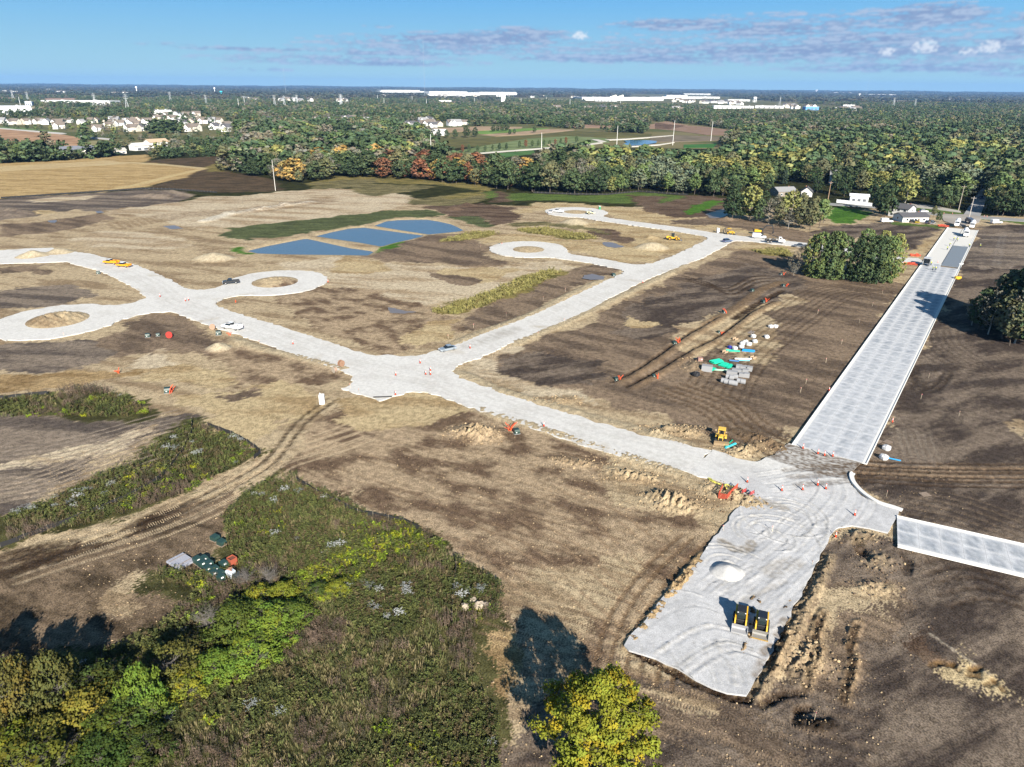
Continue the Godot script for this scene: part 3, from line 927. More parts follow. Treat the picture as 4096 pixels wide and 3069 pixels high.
func grain_texture(s: int, size: int, coarse := 0.3, fine := 0.7) -> ImageTexture:
	# grey grain about 0.85, coarse and fine together
	var a := noise(s, 0.012,4).get_seamless_image(size, size)
	var b := noise(s + 1,0.07,4).get_seamless_image(size, size)
	var im := Image.create(size, size, false, Image.FORMAT_L8)
	var da := a.get_data()
	var db := b.get_data()
	var out := PackedByteArray()
	out.resize(size * size)
	for i in size * size:
		out[i] = clampi(int(218 + (da[i] - 128) * coarse + (db[i] - 128) * fine), 0,255)
	im.set_data(size, size, false, Image.FORMAT_L8, out)
	return ImageTexture.create_from_image(im)

func clod_texture(s: int, size: int) -> ImageTexture:
	var a := noise(s, 0.03,5).get_seamless_image(size, size)
	return ImageTexture.create_from_image(a)

# ---------------------------------------------------------------- roads and water

func pond_outlines() -> Array:
	return [[-116.5,-308,-111.5,-318,-98.2,-337,-72.8,-316,-62,-310,-60.6,-308,-61.8,-300,-75,-301,-96.5,-301,-108.8,-302],
		[-95.6,-342,-89.7,-354,-83.2,-364,-76.8,-367,-58.9,-356,-42.5,-346,-48.7,-335,-55.1,-327,-59.5,-319,-70.5,-327,-82.5,-334],
		[-72.6,-371,-68.3,-386,-62.2,-390,-47.6,-392,-40.9,-387,-32.6,-378,-24.7,-361,-27.8,-356,-40.9,-348,-57,-359]]

func union(list: Array) -> PackedVector2Array:
	# one outline round all that overlap
	var out: PackedVector2Array = list[0]
	var rest := list.slice(1)
	var going := true
	while going and rest.size():
		going = false
		for k in rest.size():
			var both := Geometry2D.merge_polygons(out, rest[k])
			var outer := []
			for q in both:
				if not Geometry2D.is_polygon_clockwise(q):
					outer.append(q)
			if outer.size() == 1:
				out = outer[0]
				rest.remove_at(k)
				going = true
				break
	if rest.size():
		print("not joined: ", rest.size())
	return out

func lane(line: Array, width: float) -> PackedVector2Array:
	return Geometry2D.offset_polyline(pv(bend(line, 6.0)), width * 0.5, Geometry2D.JOIN_ROUND, Geometry2D.END_BUTT)[0]

func disc(c: Vector2, r: float, seg := 40) -> PackedVector2Array:
	var q := PackedVector2Array()
	for i in seg:
		q.append(c + Vector2.from_angle(-TAU * i / seg) * r)
	return q

func biggest(list: Array) -> PackedVector2Array:
	var best: PackedVector2Array
	for q in list:
		if q.size() > best.size():
			best = q
	return best

func sheet(outline: PackedVector2Array, step: float, tint: Callable, skirt := 0.25) -> ArrayMesh:
	# a sheet of ground on squares of the given step, cut along its outline, with edges that go down into the soil; tint(x, z) -> [height, colour]
	var lo := outline[0]
	var hi := outline[0]
	for p in outline:
		lo = lo.min(p)
		hi = hi.max(p)
	var v := PackedVector3Array()
	var c := PackedColorArray()
	var n := PackedVector3Array()
	var idx := PackedInt32Array()
	var nx := int((hi.x - lo.x) / step) + 2
	var nz := int((hi.y - lo.y) / step) + 2
	var inside := PackedByteArray()
	inside.resize(nx * nz)
	for j in nz:
		var z := lo.y + j * step
		var cut := []
		for i in outline.size():
			var a := outline[i]
			var b := outline[(i + 1) % outline.size()]
			if (a.y <= z) != (b.y <= z):
				cut.append(a.x + (z - a.y) / (b.y - a.y) * (b.x - a.x))
		cut.sort()
		for i in range(0, cut.size() - 1,2):
			for x in range(maxi(0, ceili((cut[i] - lo.x) / step)), mini(nx, floori((cut[i + 1] - lo.x) / step) + 1)):
				inside[j * nx + x] = 1
	var at := {}
	var put := func(x: float, z: float) -> int:
		var key := Vector2i(roundi(x * 500.0), roundi(z * 500.0))
		if not at.has(key):
			at[key] = v.size()
			var e: Array = tint.call(x, z)
			v.append(Vector3(x, e[0], z))
			c.append((e[1] as Color).linear_to_srgb())
			n.append(Vector3.UP)
		return at[key]
	for j in nz - 1:
		for i in nx - 1:
			var sum := inside[j * nx + i] + inside[j * nx + i + 1] + inside[(j + 1) * nx + i] + inside[(j + 1) * nx + i + 1]
			if sum == 0:
				continue
			var x := lo.x + i * step
			var z := lo.y + j * step
			if sum == 4:
				var a: int = put.call(x, z)
				var b: int = put.call(x + step, z)
				var d: int = put.call(x + step, z + step)
				var e: int = put.call(x, z + step)
				idx.append_array([a, b, d, a, d, e])
				continue
			for q in Geometry2D.intersect_polygons(PackedVector2Array([Vector2(x, z), Vector2(x, z + step), Vector2(x + step, z + step), Vector2(x + step, z)]), outline):
				var t := Geometry2D.triangulate_polygon(q)
				for k in range(0, t.size(), 3):
					var p: Vector2 = q[t[k]]
					var r: Vector2 = q[t[k + 1]]
					var s: Vector2 = q[t[k + 2]]
					var turn := (r - p).cross(s - p)
					var ids := [put.call(p.x, p.y), put.call(r.x, r.y), put.call(s.x, s.y)]
					if turn < 0.0:
						idx.append_array([ids[0], ids[2], ids[1]])
					else:
						idx.append_array([ids[0], ids[1], ids[2]])
	# normals from the faces
	for k in v.size():
		n[k] = Vector3.ZERO
	for k in range(0, idx.size(), 3):
		var a := v[idx[k]]
		var f := (v[idx[k + 2]] - a).cross(v[idx[k + 1]] - a)
		if f.y < 0.0:
			f = -f
			var s := idx[k + 1]
			idx[k + 1] = idx[k + 2]
			idx[k + 2] = s
		for m in 3:
			n[idx[k + m]] += f
	for k in v.size():
		n[k] = n[k].normalized() if n[k].length_squared() > 0.0 else Vector3.UP
	for i in outline.size():
		var a := outline[i]
		var b := outline[(i + 1) % outline.size()]
		var out := Vector2(b.y - a.y, a.x - b.x).normalized()
		var ya: Array = tint.call(a.x, a.y)
		var yb: Array = tint.call(b.x, b.y)
		var s := v.size()
		for p in [Vector3(a.x, ya[0], a.y), Vector3(b.x, yb[0], b.y), Vector3(b.x, yb[0] - skirt, b.y), Vector3(a.x, ya[0] - skirt, a.y)]:
			v.append(p)
			c.append((ya[1] as Color).linear_to_srgb())
			n.append(Vector3(out.x, 0, out.y))
		var f := (v[s + 2] - v[s]).cross(v[s + 1] - v[s])
		if f.dot(n[s]) > 0.0:
			idx.append_array([s, s + 1, s + 2, s, s + 2, s + 3])
		else:
			idx.append_array([s, s + 2, s + 1, s, s + 3, s + 2])
	var arr := []
	arr.resize(Mesh.ARRAY_MAX)
	arr[Mesh.ARRAY_VERTEX] = v
	arr[Mesh.ARRAY_NORMAL] = n
	arr[Mesh.ARRAY_COLOR] = c
	arr[Mesh.ARRAY_INDEX] = idx
	var mesh := ArrayMesh.new()
	mesh.add_surface_from_arrays(Mesh.PRIMITIVE_TRIANGLES, arr)
	return mesh

var gravel_strokes := []
var road_outline: PackedVector2Array
var pad_outline: PackedVector2Array

func gravel_mark(line: Array, width: float, c: Color, share: float, lift: float, edge := 0.25) -> void:
	var q := pv(line)
	var lo := q[0]
	var hi := q[0]
	for p in q:
		lo = lo.min(p)
		hi = hi.max(p)
	var reach := width * 0.5 + edge + 0.3
	gravel_strokes.append([q, Rect2(lo, hi - lo).grow(reach), width * 0.5, c, share, lift, edge])

func gravel_at(x: float, z: float, wet: float, base: float) -> Array:
	var f := n_fine.get_noise_2d(x * 0.7, z * 0.7)
	var s := n_streak.get_noise_2d(x / 11.0, z / 11.0)
	var c := lin(240,238,233).lerp(lin(228,225,219), smoothstep(-0.1,0.6, s + f * 0.3))
	if wet > 0.5:
		var near := smoothstep(-122.0,-104.0, z + s * 6.0)
		c = c.lerp(lin(226,226,227).lerp(lin(212,212,213), smoothstep(-0.1,0.6, s + f * 0.3)), near)
		wet *= near
	c = c.lerp(lin(206,206,207), wet * smoothstep(-0.3,0.5, n_streak.get_noise_2d(x / 5.0 + 40.0, z / 5.0)))
	var y := base + f * 0.004 + n_clod.get_noise_2d(x * 1.5, z * 1.5) * 0.005
	var p := Vector2(x, z)
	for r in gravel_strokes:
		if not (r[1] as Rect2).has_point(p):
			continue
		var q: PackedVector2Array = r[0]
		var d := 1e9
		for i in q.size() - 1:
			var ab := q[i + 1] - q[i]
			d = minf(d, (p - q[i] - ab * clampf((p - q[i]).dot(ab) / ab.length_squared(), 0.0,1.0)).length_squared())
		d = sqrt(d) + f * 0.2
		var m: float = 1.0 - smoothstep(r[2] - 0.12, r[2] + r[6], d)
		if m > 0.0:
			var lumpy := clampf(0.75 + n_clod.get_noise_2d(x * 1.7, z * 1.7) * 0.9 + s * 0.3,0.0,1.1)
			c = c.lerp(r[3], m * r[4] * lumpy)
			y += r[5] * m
	return [y, c]

func build_roads() -> void:
	var w := 11.6
	var hub1 := Vector2(-112,-227)
	var list := [lane([-114.8,-228,-105.4,-221,-89.3,-208,-70,-193.8,-53,-180.8,-42.1,-172.1,-29.8,-164.1,-16.7,-158.7], 12.2),
		lane([-35.2,-172.9,-24.7,-164.8,-17.7,-158.3,-7.4,-149.5,2.7,-141.7,11.7,-134.8,20.8,-128.3,28.1,-124.2,34,-121.1,41.7,-117], 11.0),
		lane([-26,-163,-20.7,-171.9,-12.2,-180.5,-4.7,-191.1,13.1,-214,31.9,-243,45.7,-264,60.7,-283,74.4,-300,86.9,-319,101.7,-343], w),
		lane([-24.7,-164.8,-30.5,-157,-34.8,-150.3], 13.0),
		lane([37.2,-412,46.1,-396,59.4,-384,71,-374,84.9,-363,97.3,-350,112.7,-340,127.2,-331,136.1,-326,149.4,-315], 11.0),
		lane([135.8,-324,142.5,-316,152.4,-307,164.1,-298,172.1,-295], 11.0),
		lane([18.3,-301,32.3,-292,44,-282,49.5,-277], 10.0),
		lane([-113.3,-225,-107.7,-229,-99.4,-235,-93.7,-244], 11.0),
		lane([-112,-227,-118,-218,-123.6,-209,-127.7,-204], 12.0),
		lane([-109.4,-223,-119.5,-237,-133,-252,-151.8,-270,-167.9,-281,-183,-291,-198.5,-295,-214,-293,-227,-288], 13.5),
		disc(Vector2(36.2,-416), 18.0), disc(Vector2(6.8,-313), 17.2), disc(Vector2(-85.7,-252), 18.0), disc(Vector2(-137.2,-204), 18.0)]
	var net := union(list)
	net = biggest(Geometry2D.offset_polygon(net, 7.0, Geometry2D.JOIN_ROUND))
	net = biggest(Geometry2D.offset_polygon(net, -7.0, Geometry2D.JOIN_ROUND))
	var stock := pv([-244,-307,-219,-301,-210,-306,-199.5,-307,-185.7,-297,-180.4,-281,-191.6,-279,-203,-277,-223,-278])
	net = union([net, stock])
	pad_outline = pv([40,-124.7,43.7,-121.3,47.2,-119.7,50.1,-122.2,51.5,-122.8,55.8,-127.8,61.7,-123.4,67.3,-120.1,64.1,-116.9,62.3,-114.2,61.5,-111.7,61.6,-107.9,63.3,-105.1,66.2,-103.4,60.8,-96.6,58.7,-97.6,56,-98.5,52.5,-97.6,51.3,-95.8,49.1,-92.8,47.9,-91.2])
	pad_outline.append_array(pv([47.5,-90.5,43.4,-84.5,40,-79.8,36.6,-74.8,33.5,-70.4,30.5,-66.4,27.8,-62.9,25.8,-63.3,24.3,-64.2,22.3,-65.4,20.3,-67.3,18.4,-68.8,15.2,-70.2,14.6,-71.3]))
	pad_outline.append_array(pv([18.2,-75.8,21.2,-80.3,25.1,-84.1,28.6,-89,30,-91.6,32.4,-95.2]))
	pad_outline.append_array(pv([35,-98.3,37.9,-103,41.2,-106.1,40.7,-108.1,38.8,-111.3,35.9,-114.6,33.4,-116.4]))
	net = ragged(biggest(Geometry2D.clip_polygons(net, pad_outline)), 0.55,41)
	road_outline = net
	var pad := ragged(pad_outline, 0.25,42)
	# tyre lanes, damp lines and mud carried on to the stone
	var mudc := lin(112,96,80)
	var dim := lin(214,210,203)
	for t in [[-22.8,-162.2,-7.4,-149.5,2.7,-141.7,11.7,-134.8,20.8,-128.3,34,-121.1], [-24.1,-166.2,-12.2,-180.5,-4.7,-191.1,13.1,-214,31.9,-243,60.7,-283], [-114.8,-228,-89.3,-208,-70,-193.8,-42.1,-172.1,-20.7,-160.1],
			[-109.4,-223,-133,-252,-167.9,-281,-198.5,-295], [46.1,-396,71,-374,97.3,-350,127.2,-331]]:
		for o in [-34.0,-16.0,14.0,36.0]:
			gravel_mark(shifted(bend(t, 8.0), o), 0.7, dim, 0.45,-0.02,0.5)
	gravel_mark(bend([-12.4,-184.3,-6.5,-191.1,0.7,-199.8]), 3.5, lin(180,174,164), 0.5,0.0,1.5)
	for o in [-30.0,-12.0,8.0,26.0,44.0]:
		gravel_mark(bend(shifted([48.9,-130.3,52.1,-126.2,56.3,-122.3,61.2,-119.3,66.7,-118,75.5,-117.7], o)), 1.3, mudc, 0.85,-0.04,0.5)
	for o in [0.0,25.0,52.0]:
		gravel_mark(bend(shifted([51.3,-116.7,57.5,-117.4,64,-118.7,69.5,-117.6], o)), 1.1, mudc, 0.6,-0.03,0.6)
	gravel_mark(bend([33.3,-93.9,34.7,-91.8,36.9,-91.8,37.9,-93.5]), 1.3, lin(140,126,104), 0.7,-0.1,0.5)
	gravel_mark(bend([42.6,-106.1,45,-105.1,46.4,-103.6]), 1.6, lin(160,146,122), 0.6,-0.03,0.6)
	gravel_mark(bend([38.7,-86.1,41.2,-88,42.8,-88.4]), 2.2, lin(170,160,144), 0.55,-0.02,1.0)
	gravel_mark(bend([32.5,-79.8,35.9,-81.8,39.8,-84]), 0.7, lin(176,168,156), 0.5,-0.05,0.4)
	gravel_mark(bend([37,-76,36.1,-74.2,35.1,-73]), 1.2, lin(150,134,116), 0.8,-0.04,0.3)
	gravel_mark(bend([33.4,-71,32,-69.9]), 1.0, lin(150,134,116), 0.8,-0.04,0.3)
	gravel_mark(bend([31.6,-68.5,30,-66.2]), 0.9, lin(150,134,116), 0.6,-0.03,0.5)
	# the grader's and crawlers' curls
	rng.seed = 9
	for k in 70:
		var p := road_outline[rng.randi() % road_outline.size()]
		if p.y < -330.0:
			continue
		var d := Vector2.from_angle(rng.randf() * TAU) * rng.randf_range(2.0,6.0)
		gravel_mark([p.x, p.y, p.x + d.x, p.y + d.y], rng.randf_range(0.5,1.6), lin(196,182,158), rng.randf_range(0.25,0.6), 0.0,0.9)
	var curls := [[Vector2(47.1,-101.7), 5.5], [Vector2(39.7,-97), 4.0], [Vector2(45.5,-100.3), 8.0], [Vector2(42.1,-94.8), 6.0], [Vector2(32.1,-86.8), 6.5]]
	for cu in curls:
		for k in 4:
			var r: float = cu[1] * (0.3 + 0.2 * k * rng.randf_range(0.8,1.2))
			var a0 := rng.randf_range(0, TAU)
			var q := []
			for i in rng.randi_range(5,11):
				var p: Vector2 = cu[0] + Vector2.from_angle(a0 + i * 0.36) * r * (1.0 + i * 0.012) * Vector2(1.0,1.1)
				q.append(p.x)
				q.append(p.y)
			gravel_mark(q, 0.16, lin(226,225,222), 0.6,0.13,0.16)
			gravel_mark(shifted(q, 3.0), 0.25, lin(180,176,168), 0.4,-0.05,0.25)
	for k in 10:
		var o := k * 15.0 - 60.0 + rng.randf_range(-8,8)
		gravel_mark(bend(shifted([60.7,-115.1,59,-107.9,53.8,-101.3,49.2,-97.6,45.2,-92.4], o * rng.randf_range(0.7,1.1))), 0.14, lin(190,188,184), 0.5,-0.07 if k % 2 else 0.09,0.14)
	for k in 6:
		gravel_mark(bend(shifted([45.8,-112.6,50.2,-113.8,55.8,-116.2,61.8,-116.3], k * 14.0 - 30.0)), 0.14, lin(190,188,184), 0.5,-0.07 if k % 2 else 0.08,0.14)
	for k in 11:
		gravel_mark(bend(shifted([50.1,-98.6,45.2,-93.7,39.4,-88.4,34.7,-83.9,29.9,-79.1], k * 12.0 - 70.0)), 0.16, lin(190,188,184), 0.5,-0.08 if k % 2 else 0.10,0.15)
	for k in 17:
		gravel_mark(bend(shifted([23.6,-71.7,23.8,-69,24.4,-66.9,24.2,-64.4], rng.randf_range(-50,70))), 0.15, lin(190,188,184), 0.5, rng.randf_range(-0.10,0.10), 0.15)
		gravel_mark(bend(shifted([17.2,-72.2,22.1,-76.1,25.7,-77.7,28.6,-76.5], rng.randf_range(-50,90))), 0.15, lin(190,188,184), 0.5, rng.randf_range(-0.10,0.10), 0.15)
		gravel_mark(bend(shifted([31,-79.1,35.9,-81.8,39.5,-84], rng.randf_range(-60,60))), 0.15, lin(190,188,184), 0.5, rng.randf_range(-0.10,0.10), 0.15)
	var m := tinted("crushed_stone", 1.0)
	m.metallic_specular = 0.1
	m.vertex_color_is_srgb = true
	m.albedo_texture = grain_texture(31,1024,0.10,0.22)
	m.uv1_triplanar = true
	m.uv1_world_triplanar = true
	m.uv1_scale = Vector3.ONE / 17.0
	m.heightmap_enabled = true
	m.heightmap_texture = clod_texture(32,1024)
	m.heightmap_scale = 1.2
	struct("gravel_road", sheet(net, 1.2, func(x, z): return gravel_at(x, z, 0.0,0.30)), m, "white crushed stone road bed with four cul-de-sacs")
	struct("gravel_pad", sheet(pad, 0.22, func(x, z): return gravel_at(x, z, 0.6,0.30)), m, "churned pale stone base at the road crossing")
	# the round islands of soil in the turning circles
	rng.seed = 8
	for e in [[Vector2(36.2,-416), 7.6,0.5], [Vector2(6.8,-312), 7.6,0.5], [Vector2(-86.4,-252), 8.4,1.1], [Vector2(-137.4,-205), 8.6,1.7]]:
		var at: Vector2 = e[0]
		var r: float = e[1]
		struct("soil_island", sheet(ragged(disc(at, r), 0.3,43), 0.6, func(x, z):
			var g := ground_at(x, z, 0.6)
			var d := Vector2(x, z).distance_to(at) / r
			return [0.22 + e[2] * (1.0 - d * d) * (1.0 + n_clod.get_noise_2d(x, z) * 0.6), g[1]]), mats["soil"], "round island of soil in a cul-de-sac")
	# the near heap of stone dumped on the pad
	var hp := Vector2(32,-86.2)
	var heap_shape := sheet(ragged(disc(hp, 2.6), 0.25,44), 0.3, func(x, z):
		var d := Vector2(x - hp.x, (z - hp.y) * 1.15).length() / 2.65
		var g := gravel_at(x, z, 0.2,0.24)
		return [g[0] + 1.3 * pow(maxf(0.0,1.0 - d), 0.85) * (1.0 + n_clod.get_noise_2d(x, z) * 0.15), lin(214,213,211)])
	var ho := obj("stone_heap", heap_shape, m)
	tag(ho, "rounded heap of pale crushed stone dumped on the churned gravel pad", "heap")
	print("roads ", Time.get_ticks_msec())

func ragged(q: PackedVector2Array, by: float, s: int) -> PackedVector2Array:
	# the outline with a point every metre or so, shaken by noise
	var nz := noise(s, 0.35,3)
	var out := PackedVector2Array()
	for i in q.size():
		var a := q[i]
		var b := q[(i + 1) % q.size()]
		var n := maxi(1, int(a.distance_to(b) / 1.2))
		for k in n:
			var p := a.lerp(b, float(k) / n)
			out.append(p + Vector2(nz.get_noise_2d(p.x, p.y), nz.get_noise_2d(p.x + 90.0, p.y)) * by * 2.0)
	return out

# ---------------------------------------------------------------- concrete

func slab_mesh(w: float, l: float, s: int, cure: float) -> ArrayMesh:
	# one cast slab: chamfered edges, and a top whose curing coat is thick along the joints and blotchy inside
	var nz := noise(s, 0.45,4)
	var sh := Shape.new()
	sh.colored = true
	var k := 6
	var e := 0.008
	var pick := func(x: float, z: float) -> Color:
		var d := minf(minf(x, w - x), minf(z, l - z))
		var m := smoothstep(0.15,0.75, d + nz.get_noise_2d(x + s * 9.0, z) * 0.35)
		var b := nz.get_noise_2d(x * 1.4 + 50.0, z * 1.4 + s * 3.0)
		return lin(230,232,235).lerp(lin(170,177,186), clampf(m * cure * (0.75 + b * 0.9), 0.0,1.0)).linear_to_srgb()
	for i in k:
		for j in k:
			var x0 := lerpf(e, w - e, float(i) / k)
			var x1 := lerpf(e, w - e, float(i + 1) / k)
			var z0 := lerpf(e, l - e, float(j) / k)
			var z1 := lerpf(e, l - e, float(j + 1) / k)
			var q := [Vector3(x0,0,-z0), Vector3(x0,0,-z1), Vector3(x1,0,-z1), Vector3(x1,0,-z0)]
			var cs := [pick.call(x0, z0), pick.call(x0, z1), pick.call(x1, z1), pick.call(x1, z0)]
			for t in [0,1,2,0,2,3]:
				sh.v.append(q[t])
				sh.n.append(Vector3.UP)
				sh.c.append(cs[t])
	sh.col = lin(200,200,198).linear_to_srgb()
	var o := [Vector3(0,-0.02,0), Vector3(0,-0.02,-l), Vector3(w, -0.02,-l), Vector3(w, -0.02,0)]
	var inn := [Vector3(e, 0,-e), Vector3(e, 0,-l + e), Vector3(w - e, 0,-l + e), Vector3(w - e, 0,-e)]
	for i in 4:
		var j := (i + 1) % 4
		sh.quad(o[i], o[j], inn[j], inn[i])
		sh.quad(o[i] - Vector3(0,0.2,0), o[j] - Vector3(0,0.2,0), o[j], o[i])
	return sh.mesh()

func kerb_piece(l: float) -> ArrayMesh:
	# kerb and gutter cast in one: a flat pan and a rolled lip, running along -z
	var sh := Shape.new()
	sh.prism([0,-0.2,0,0.0,0.55,-0.015,0.60,0.09,0.66,0.13,0.80,0.13,0.84,0.10,0.84,-0.2], Vector3(0,0,-l / 2), Basis(), l)
	return sh.mesh()

func build_concrete() -> void:
	var m := tinted("concrete", 0.75)
	m.vertex_color_is_srgb = true
	m.albedo_texture = grain_texture(51,512,0.12,0.15)
	m.uv1_triplanar = true
	m.uv1_world_triplanar = true
	m.uv1_scale = Vector3.ONE / 9.0
	var kerb_m := mat("kerb_concrete", lin(222,221,216), 0.8)
	# the long road: slabs of 3.1 by 4.6 m, four abreast, between kerbs
	var a := Vector2(56.3,-127.2)
	var dir := Vector2(0.5675,-0.8234).normalized()
	var turn := atan2(-dir.x, -dir.y)
	var root := Node3D.new()
	root.name = "concrete_road"
	add_child(root)
	root.set_meta("kind", "structure")
	root.set_meta("label", "long straight concrete road of pale slabs between kerbs")
	root.position = Vector3(a.x, 0.36, a.y)
	root.rotation.y = turn
	var w := 3.08
	var l := 4.57
	var kinds_of := []
	var white_of := []
	for s in 7:
		kinds_of.append(slab_mesh(w - 0.012, l - 0.012,60 + s, 0.75 + 0.07 * (s % 4)))
		white_of.append(slab_mesh(w - 0.012, l - 0.012,160 + s, 0.52 + 0.06 * (s % 4)))
	rng.seed = 3
	var rows := 44
	for j in rows:
		for i in 4:
			if j == rows - 1 and i > 1:
				continue
			obj("slab", (white_of if j + rng.randf_range(-4,4) < 17 else kinds_of)[rng.randi() % 7], m, root, Transform3D(Basis(), Vector3(0.84 + i * w, 0,-j * l)))
	var kp := kerb_piece(l * 2 - 0.015)
	for j in 33:
		obj("kerb", kp, kerb_m, root, Transform3D(Basis(), Vector3(0.84 + 4 * w + 0.004,0,-j * l * 2)))
		obj("kerb", kp, kerb_m, root, Transform3D(Basis(Vector3.UP, PI), Vector3(0.836,0,-(j + 1) * l * 2 + 0.0)))
	# the fresh half: wet grey concrete just poured, and the stone base waiting beside it
	var wet := Shape.new()
	var far := 66 * l
	wet.box(Vector3(0.84 + 3 * w + 0.02,-0.1,-(rows - 0.4) * l - 25.0), Vector3(2 * w - 0.08,0.2,50.0), Basis(), 0.01)
	var wm := mat("wet_concrete", lin(128,130,130), 0.42)
	part("fresh_concrete", wet, wm, root)
	var bed := Shape.new()
	bed.box(Vector3(0.84 + w, -0.16,-(rows * l + far) / 2), Vector3(2 * w - 0.02,0.2, far - rows * l), Basis(), 0.0)
	bed.box(Vector3(0.84 + 3 * w, -0.16,-((rows - 0.4) * l + 50.3 + far) / 2), Vector3(2 * w - 0.02,0.2, far - (rows - 0.4) * l - 50.3), Basis(), 0.0)
	part("stone_base", bed, mat("stone_base", lin(206,204,198), 1.0), root)
	var form := Shape.new()
	form.box(Vector3(0.84 + 2 * w, -0.02,-(rows * l + far) / 2), Vector3(0.05,0.12, far - rows * l - 2.0))
	part("form_board", form, mat("dark_form", Color(0.02,0.02,0.022), 0.8), root)
	# the side road at the lower right: two slabs abreast
	var b := Vector2(64.6,-101.4)
	var d2 := (Vector2(80.8,-93.6) - b).normalized()
	var root2 := Node3D.new()
	root2.name = "concrete_side_road"
	add_child(root2)
	root2.set_meta("kind", "structure")
	root2.set_meta("label", "short concrete side road two slabs wide at the right edge")
	root2.position = Vector3(b.x, 0.44, b.y)
	root2.rotation.y = atan2(-d2.x, -d2.y)
	var w2 := 4.0
	var l2 := 3.05
	var k2 := []
	for s in 5:
		k2.append(slab_mesh(w2 - 0.008, l2 - 0.008,80 + s, 0.95))
	for j in 16:
		for i in 2:
			obj("slab", k2[rng.randi() % 5], m, root2, Transform3D(Basis(), Vector3(0.9 + i * w2,0,-j * l2)))
	var kp2 := kerb_piece(l2 * 4 - 0.015)
	for j in 4:
		obj("kerb", kp2, kerb_m, root2, Transform3D(Basis(), Vector3(0.9 + 2 * w2 + 0.004,0,-j * l2 * 4)))
		obj("kerb", kp2, kerb_m, root2, Transform3D(Basis(Vector3.UP, PI), Vector3(0.896,0,-(j + 1) * l2 * 4)))
	# the curved kerb that leads into it
	var line := pv(bend([66.5,-103.3,65.4,-104.3,63.6,-105.7,62.5,-108.2,62.2,-110.6,62.3,-112.8,62.9,-114.8,63.6,-115.8], 0.7))
	var sh := Shape.new()
	var prof := [[-0.42,-0.25], [-0.42,0.02], [0.10,0.0], [0.16,0.12], [0.22,0.15], [0.40,0.15], [0.44,0.11], [0.44,-0.25]]
	var rings := []
	for i in line.size():
		var t := (line[mini(i + 1, line.size() - 1)] - line[maxi(i - 1,0)]).normalized()
		var r := []
		for p in prof:
			r.append(Vector3(line[i].x - t.y * -p[0], 0.40 + p[1], line[i].y + t.x * -p[0]))
		rings.append(r)
	sh.loft(rings, true, true)
	struct("curved_kerb", sh.mesh(), kerb_m, "curved pale concrete kerb at the road corner")

func build_water() -> void:
	var m := StandardMaterial3D.new()
	m.resource_name = "pond_water"
	m.albedo_color = Color(0.085,0.120,0.155).linear_to_srgb()
	m.roughness = 0.22
	m.metallic_specular = 0.30
	var ripple := NoiseTexture2D.new()
	ripple.noise = noise(61,0.03,4)
	ripple.width = 512
	ripple.height = 512
	ripple.seamless = true
	ripple.as_normal_map = true
	ripple.bump_strength = 2.0
	m.normal_enabled = true
	m.normal_texture = ripple
	m.normal_scale = 0.25
	m.uv1_triplanar = true
	m.uv1_world_triplanar = true
	m.uv1_scale = Vector3.ONE / 14.0
	for o in pond_outlines():
		var q := pv(o)
		struct("pond_water", flat(biggest(Geometry2D.offset_polygon(q, 1.4, Geometry2D.JOIN_ROUND)), -0.62), m, "blue basin of a settling pond")
	# puddles on the site
	for o in [[41.7,-331,46,-330,48.7,-325,50.5,-321,46.6,-318,42.5,-320,41.2,-324], [-40.5,-222,-38.1,-221,-34.7,-218,-30.6,-217,-34.3,-215,-39,-216], [27.2,-266,30.5,-268,34.8,-264,33.7,-259,28.9,-259,25.9,-261], [110.3,-414,128.8,-438,123.6,-414,115.8,-401,109.6,-400], [-177.6,-362,-173.1,-365,-164.6,-356,-169.8,-354], [-236,-406,-233,-407,-229,-402,-231,-400], [-244,-375,-240,-377,-236,-369,-239,-369]]:
		var q := pv(o)
		var c := Vector2.ZERO
		for p in q:
			c += p / q.size()
		var top := 0.0
		for p in q:
			top = maxf(top, gy(p.x, p.y))
		var mp := mat("puddle_water", lin(120,108,98), 0.32)
		struct("puddle", flat(ragged(q, 0.4,71), maxf(top, gy(c.x, c.y)) + 0.03), mp, "shallow puddle on the soil")

func flat(q: PackedVector2Array, y: float) -> ArrayMesh:
	var sh := Shape.new()
	var t := Geometry2D.triangulate_polygon(q)
	for k in range(0, t.size(), 3):
		var a := q[t[k]]
		var b := q[t[k + 1]]
		var d := q[t[k + 2]]
		if (b - a).cross(d - a) < 0.0:
			var s := b
			b = d
			d = s
		sh.tri(Vector3(a.x, y, a.y), Vector3(b.x, y, b.y), Vector3(d.x, y, d.y))
	return sh.mesh()

# ---------------------------------------------------------------- trees

var leaf_m := {}
var bark_m: StandardMaterial3D

func leaves(tint: Color) -> StandardMaterial3D:
	var key := "leaves_" + tint.to_html()
	if not mats.has(key):
		var m := StandardMaterial3D.new()
		m.resource_name = "foliage"
		m.albedo_color = (tint * 1.6).linear_to_srgb()
		m.vertex_color_use_as_albedo = true
		m.roughness = 0.85
		m.metallic_specular = 0.25
		m.backlight_enabled = true
		m.backlight = Color(0.35,0.38,0.2)
		mats[key] = m
	return mats[key]

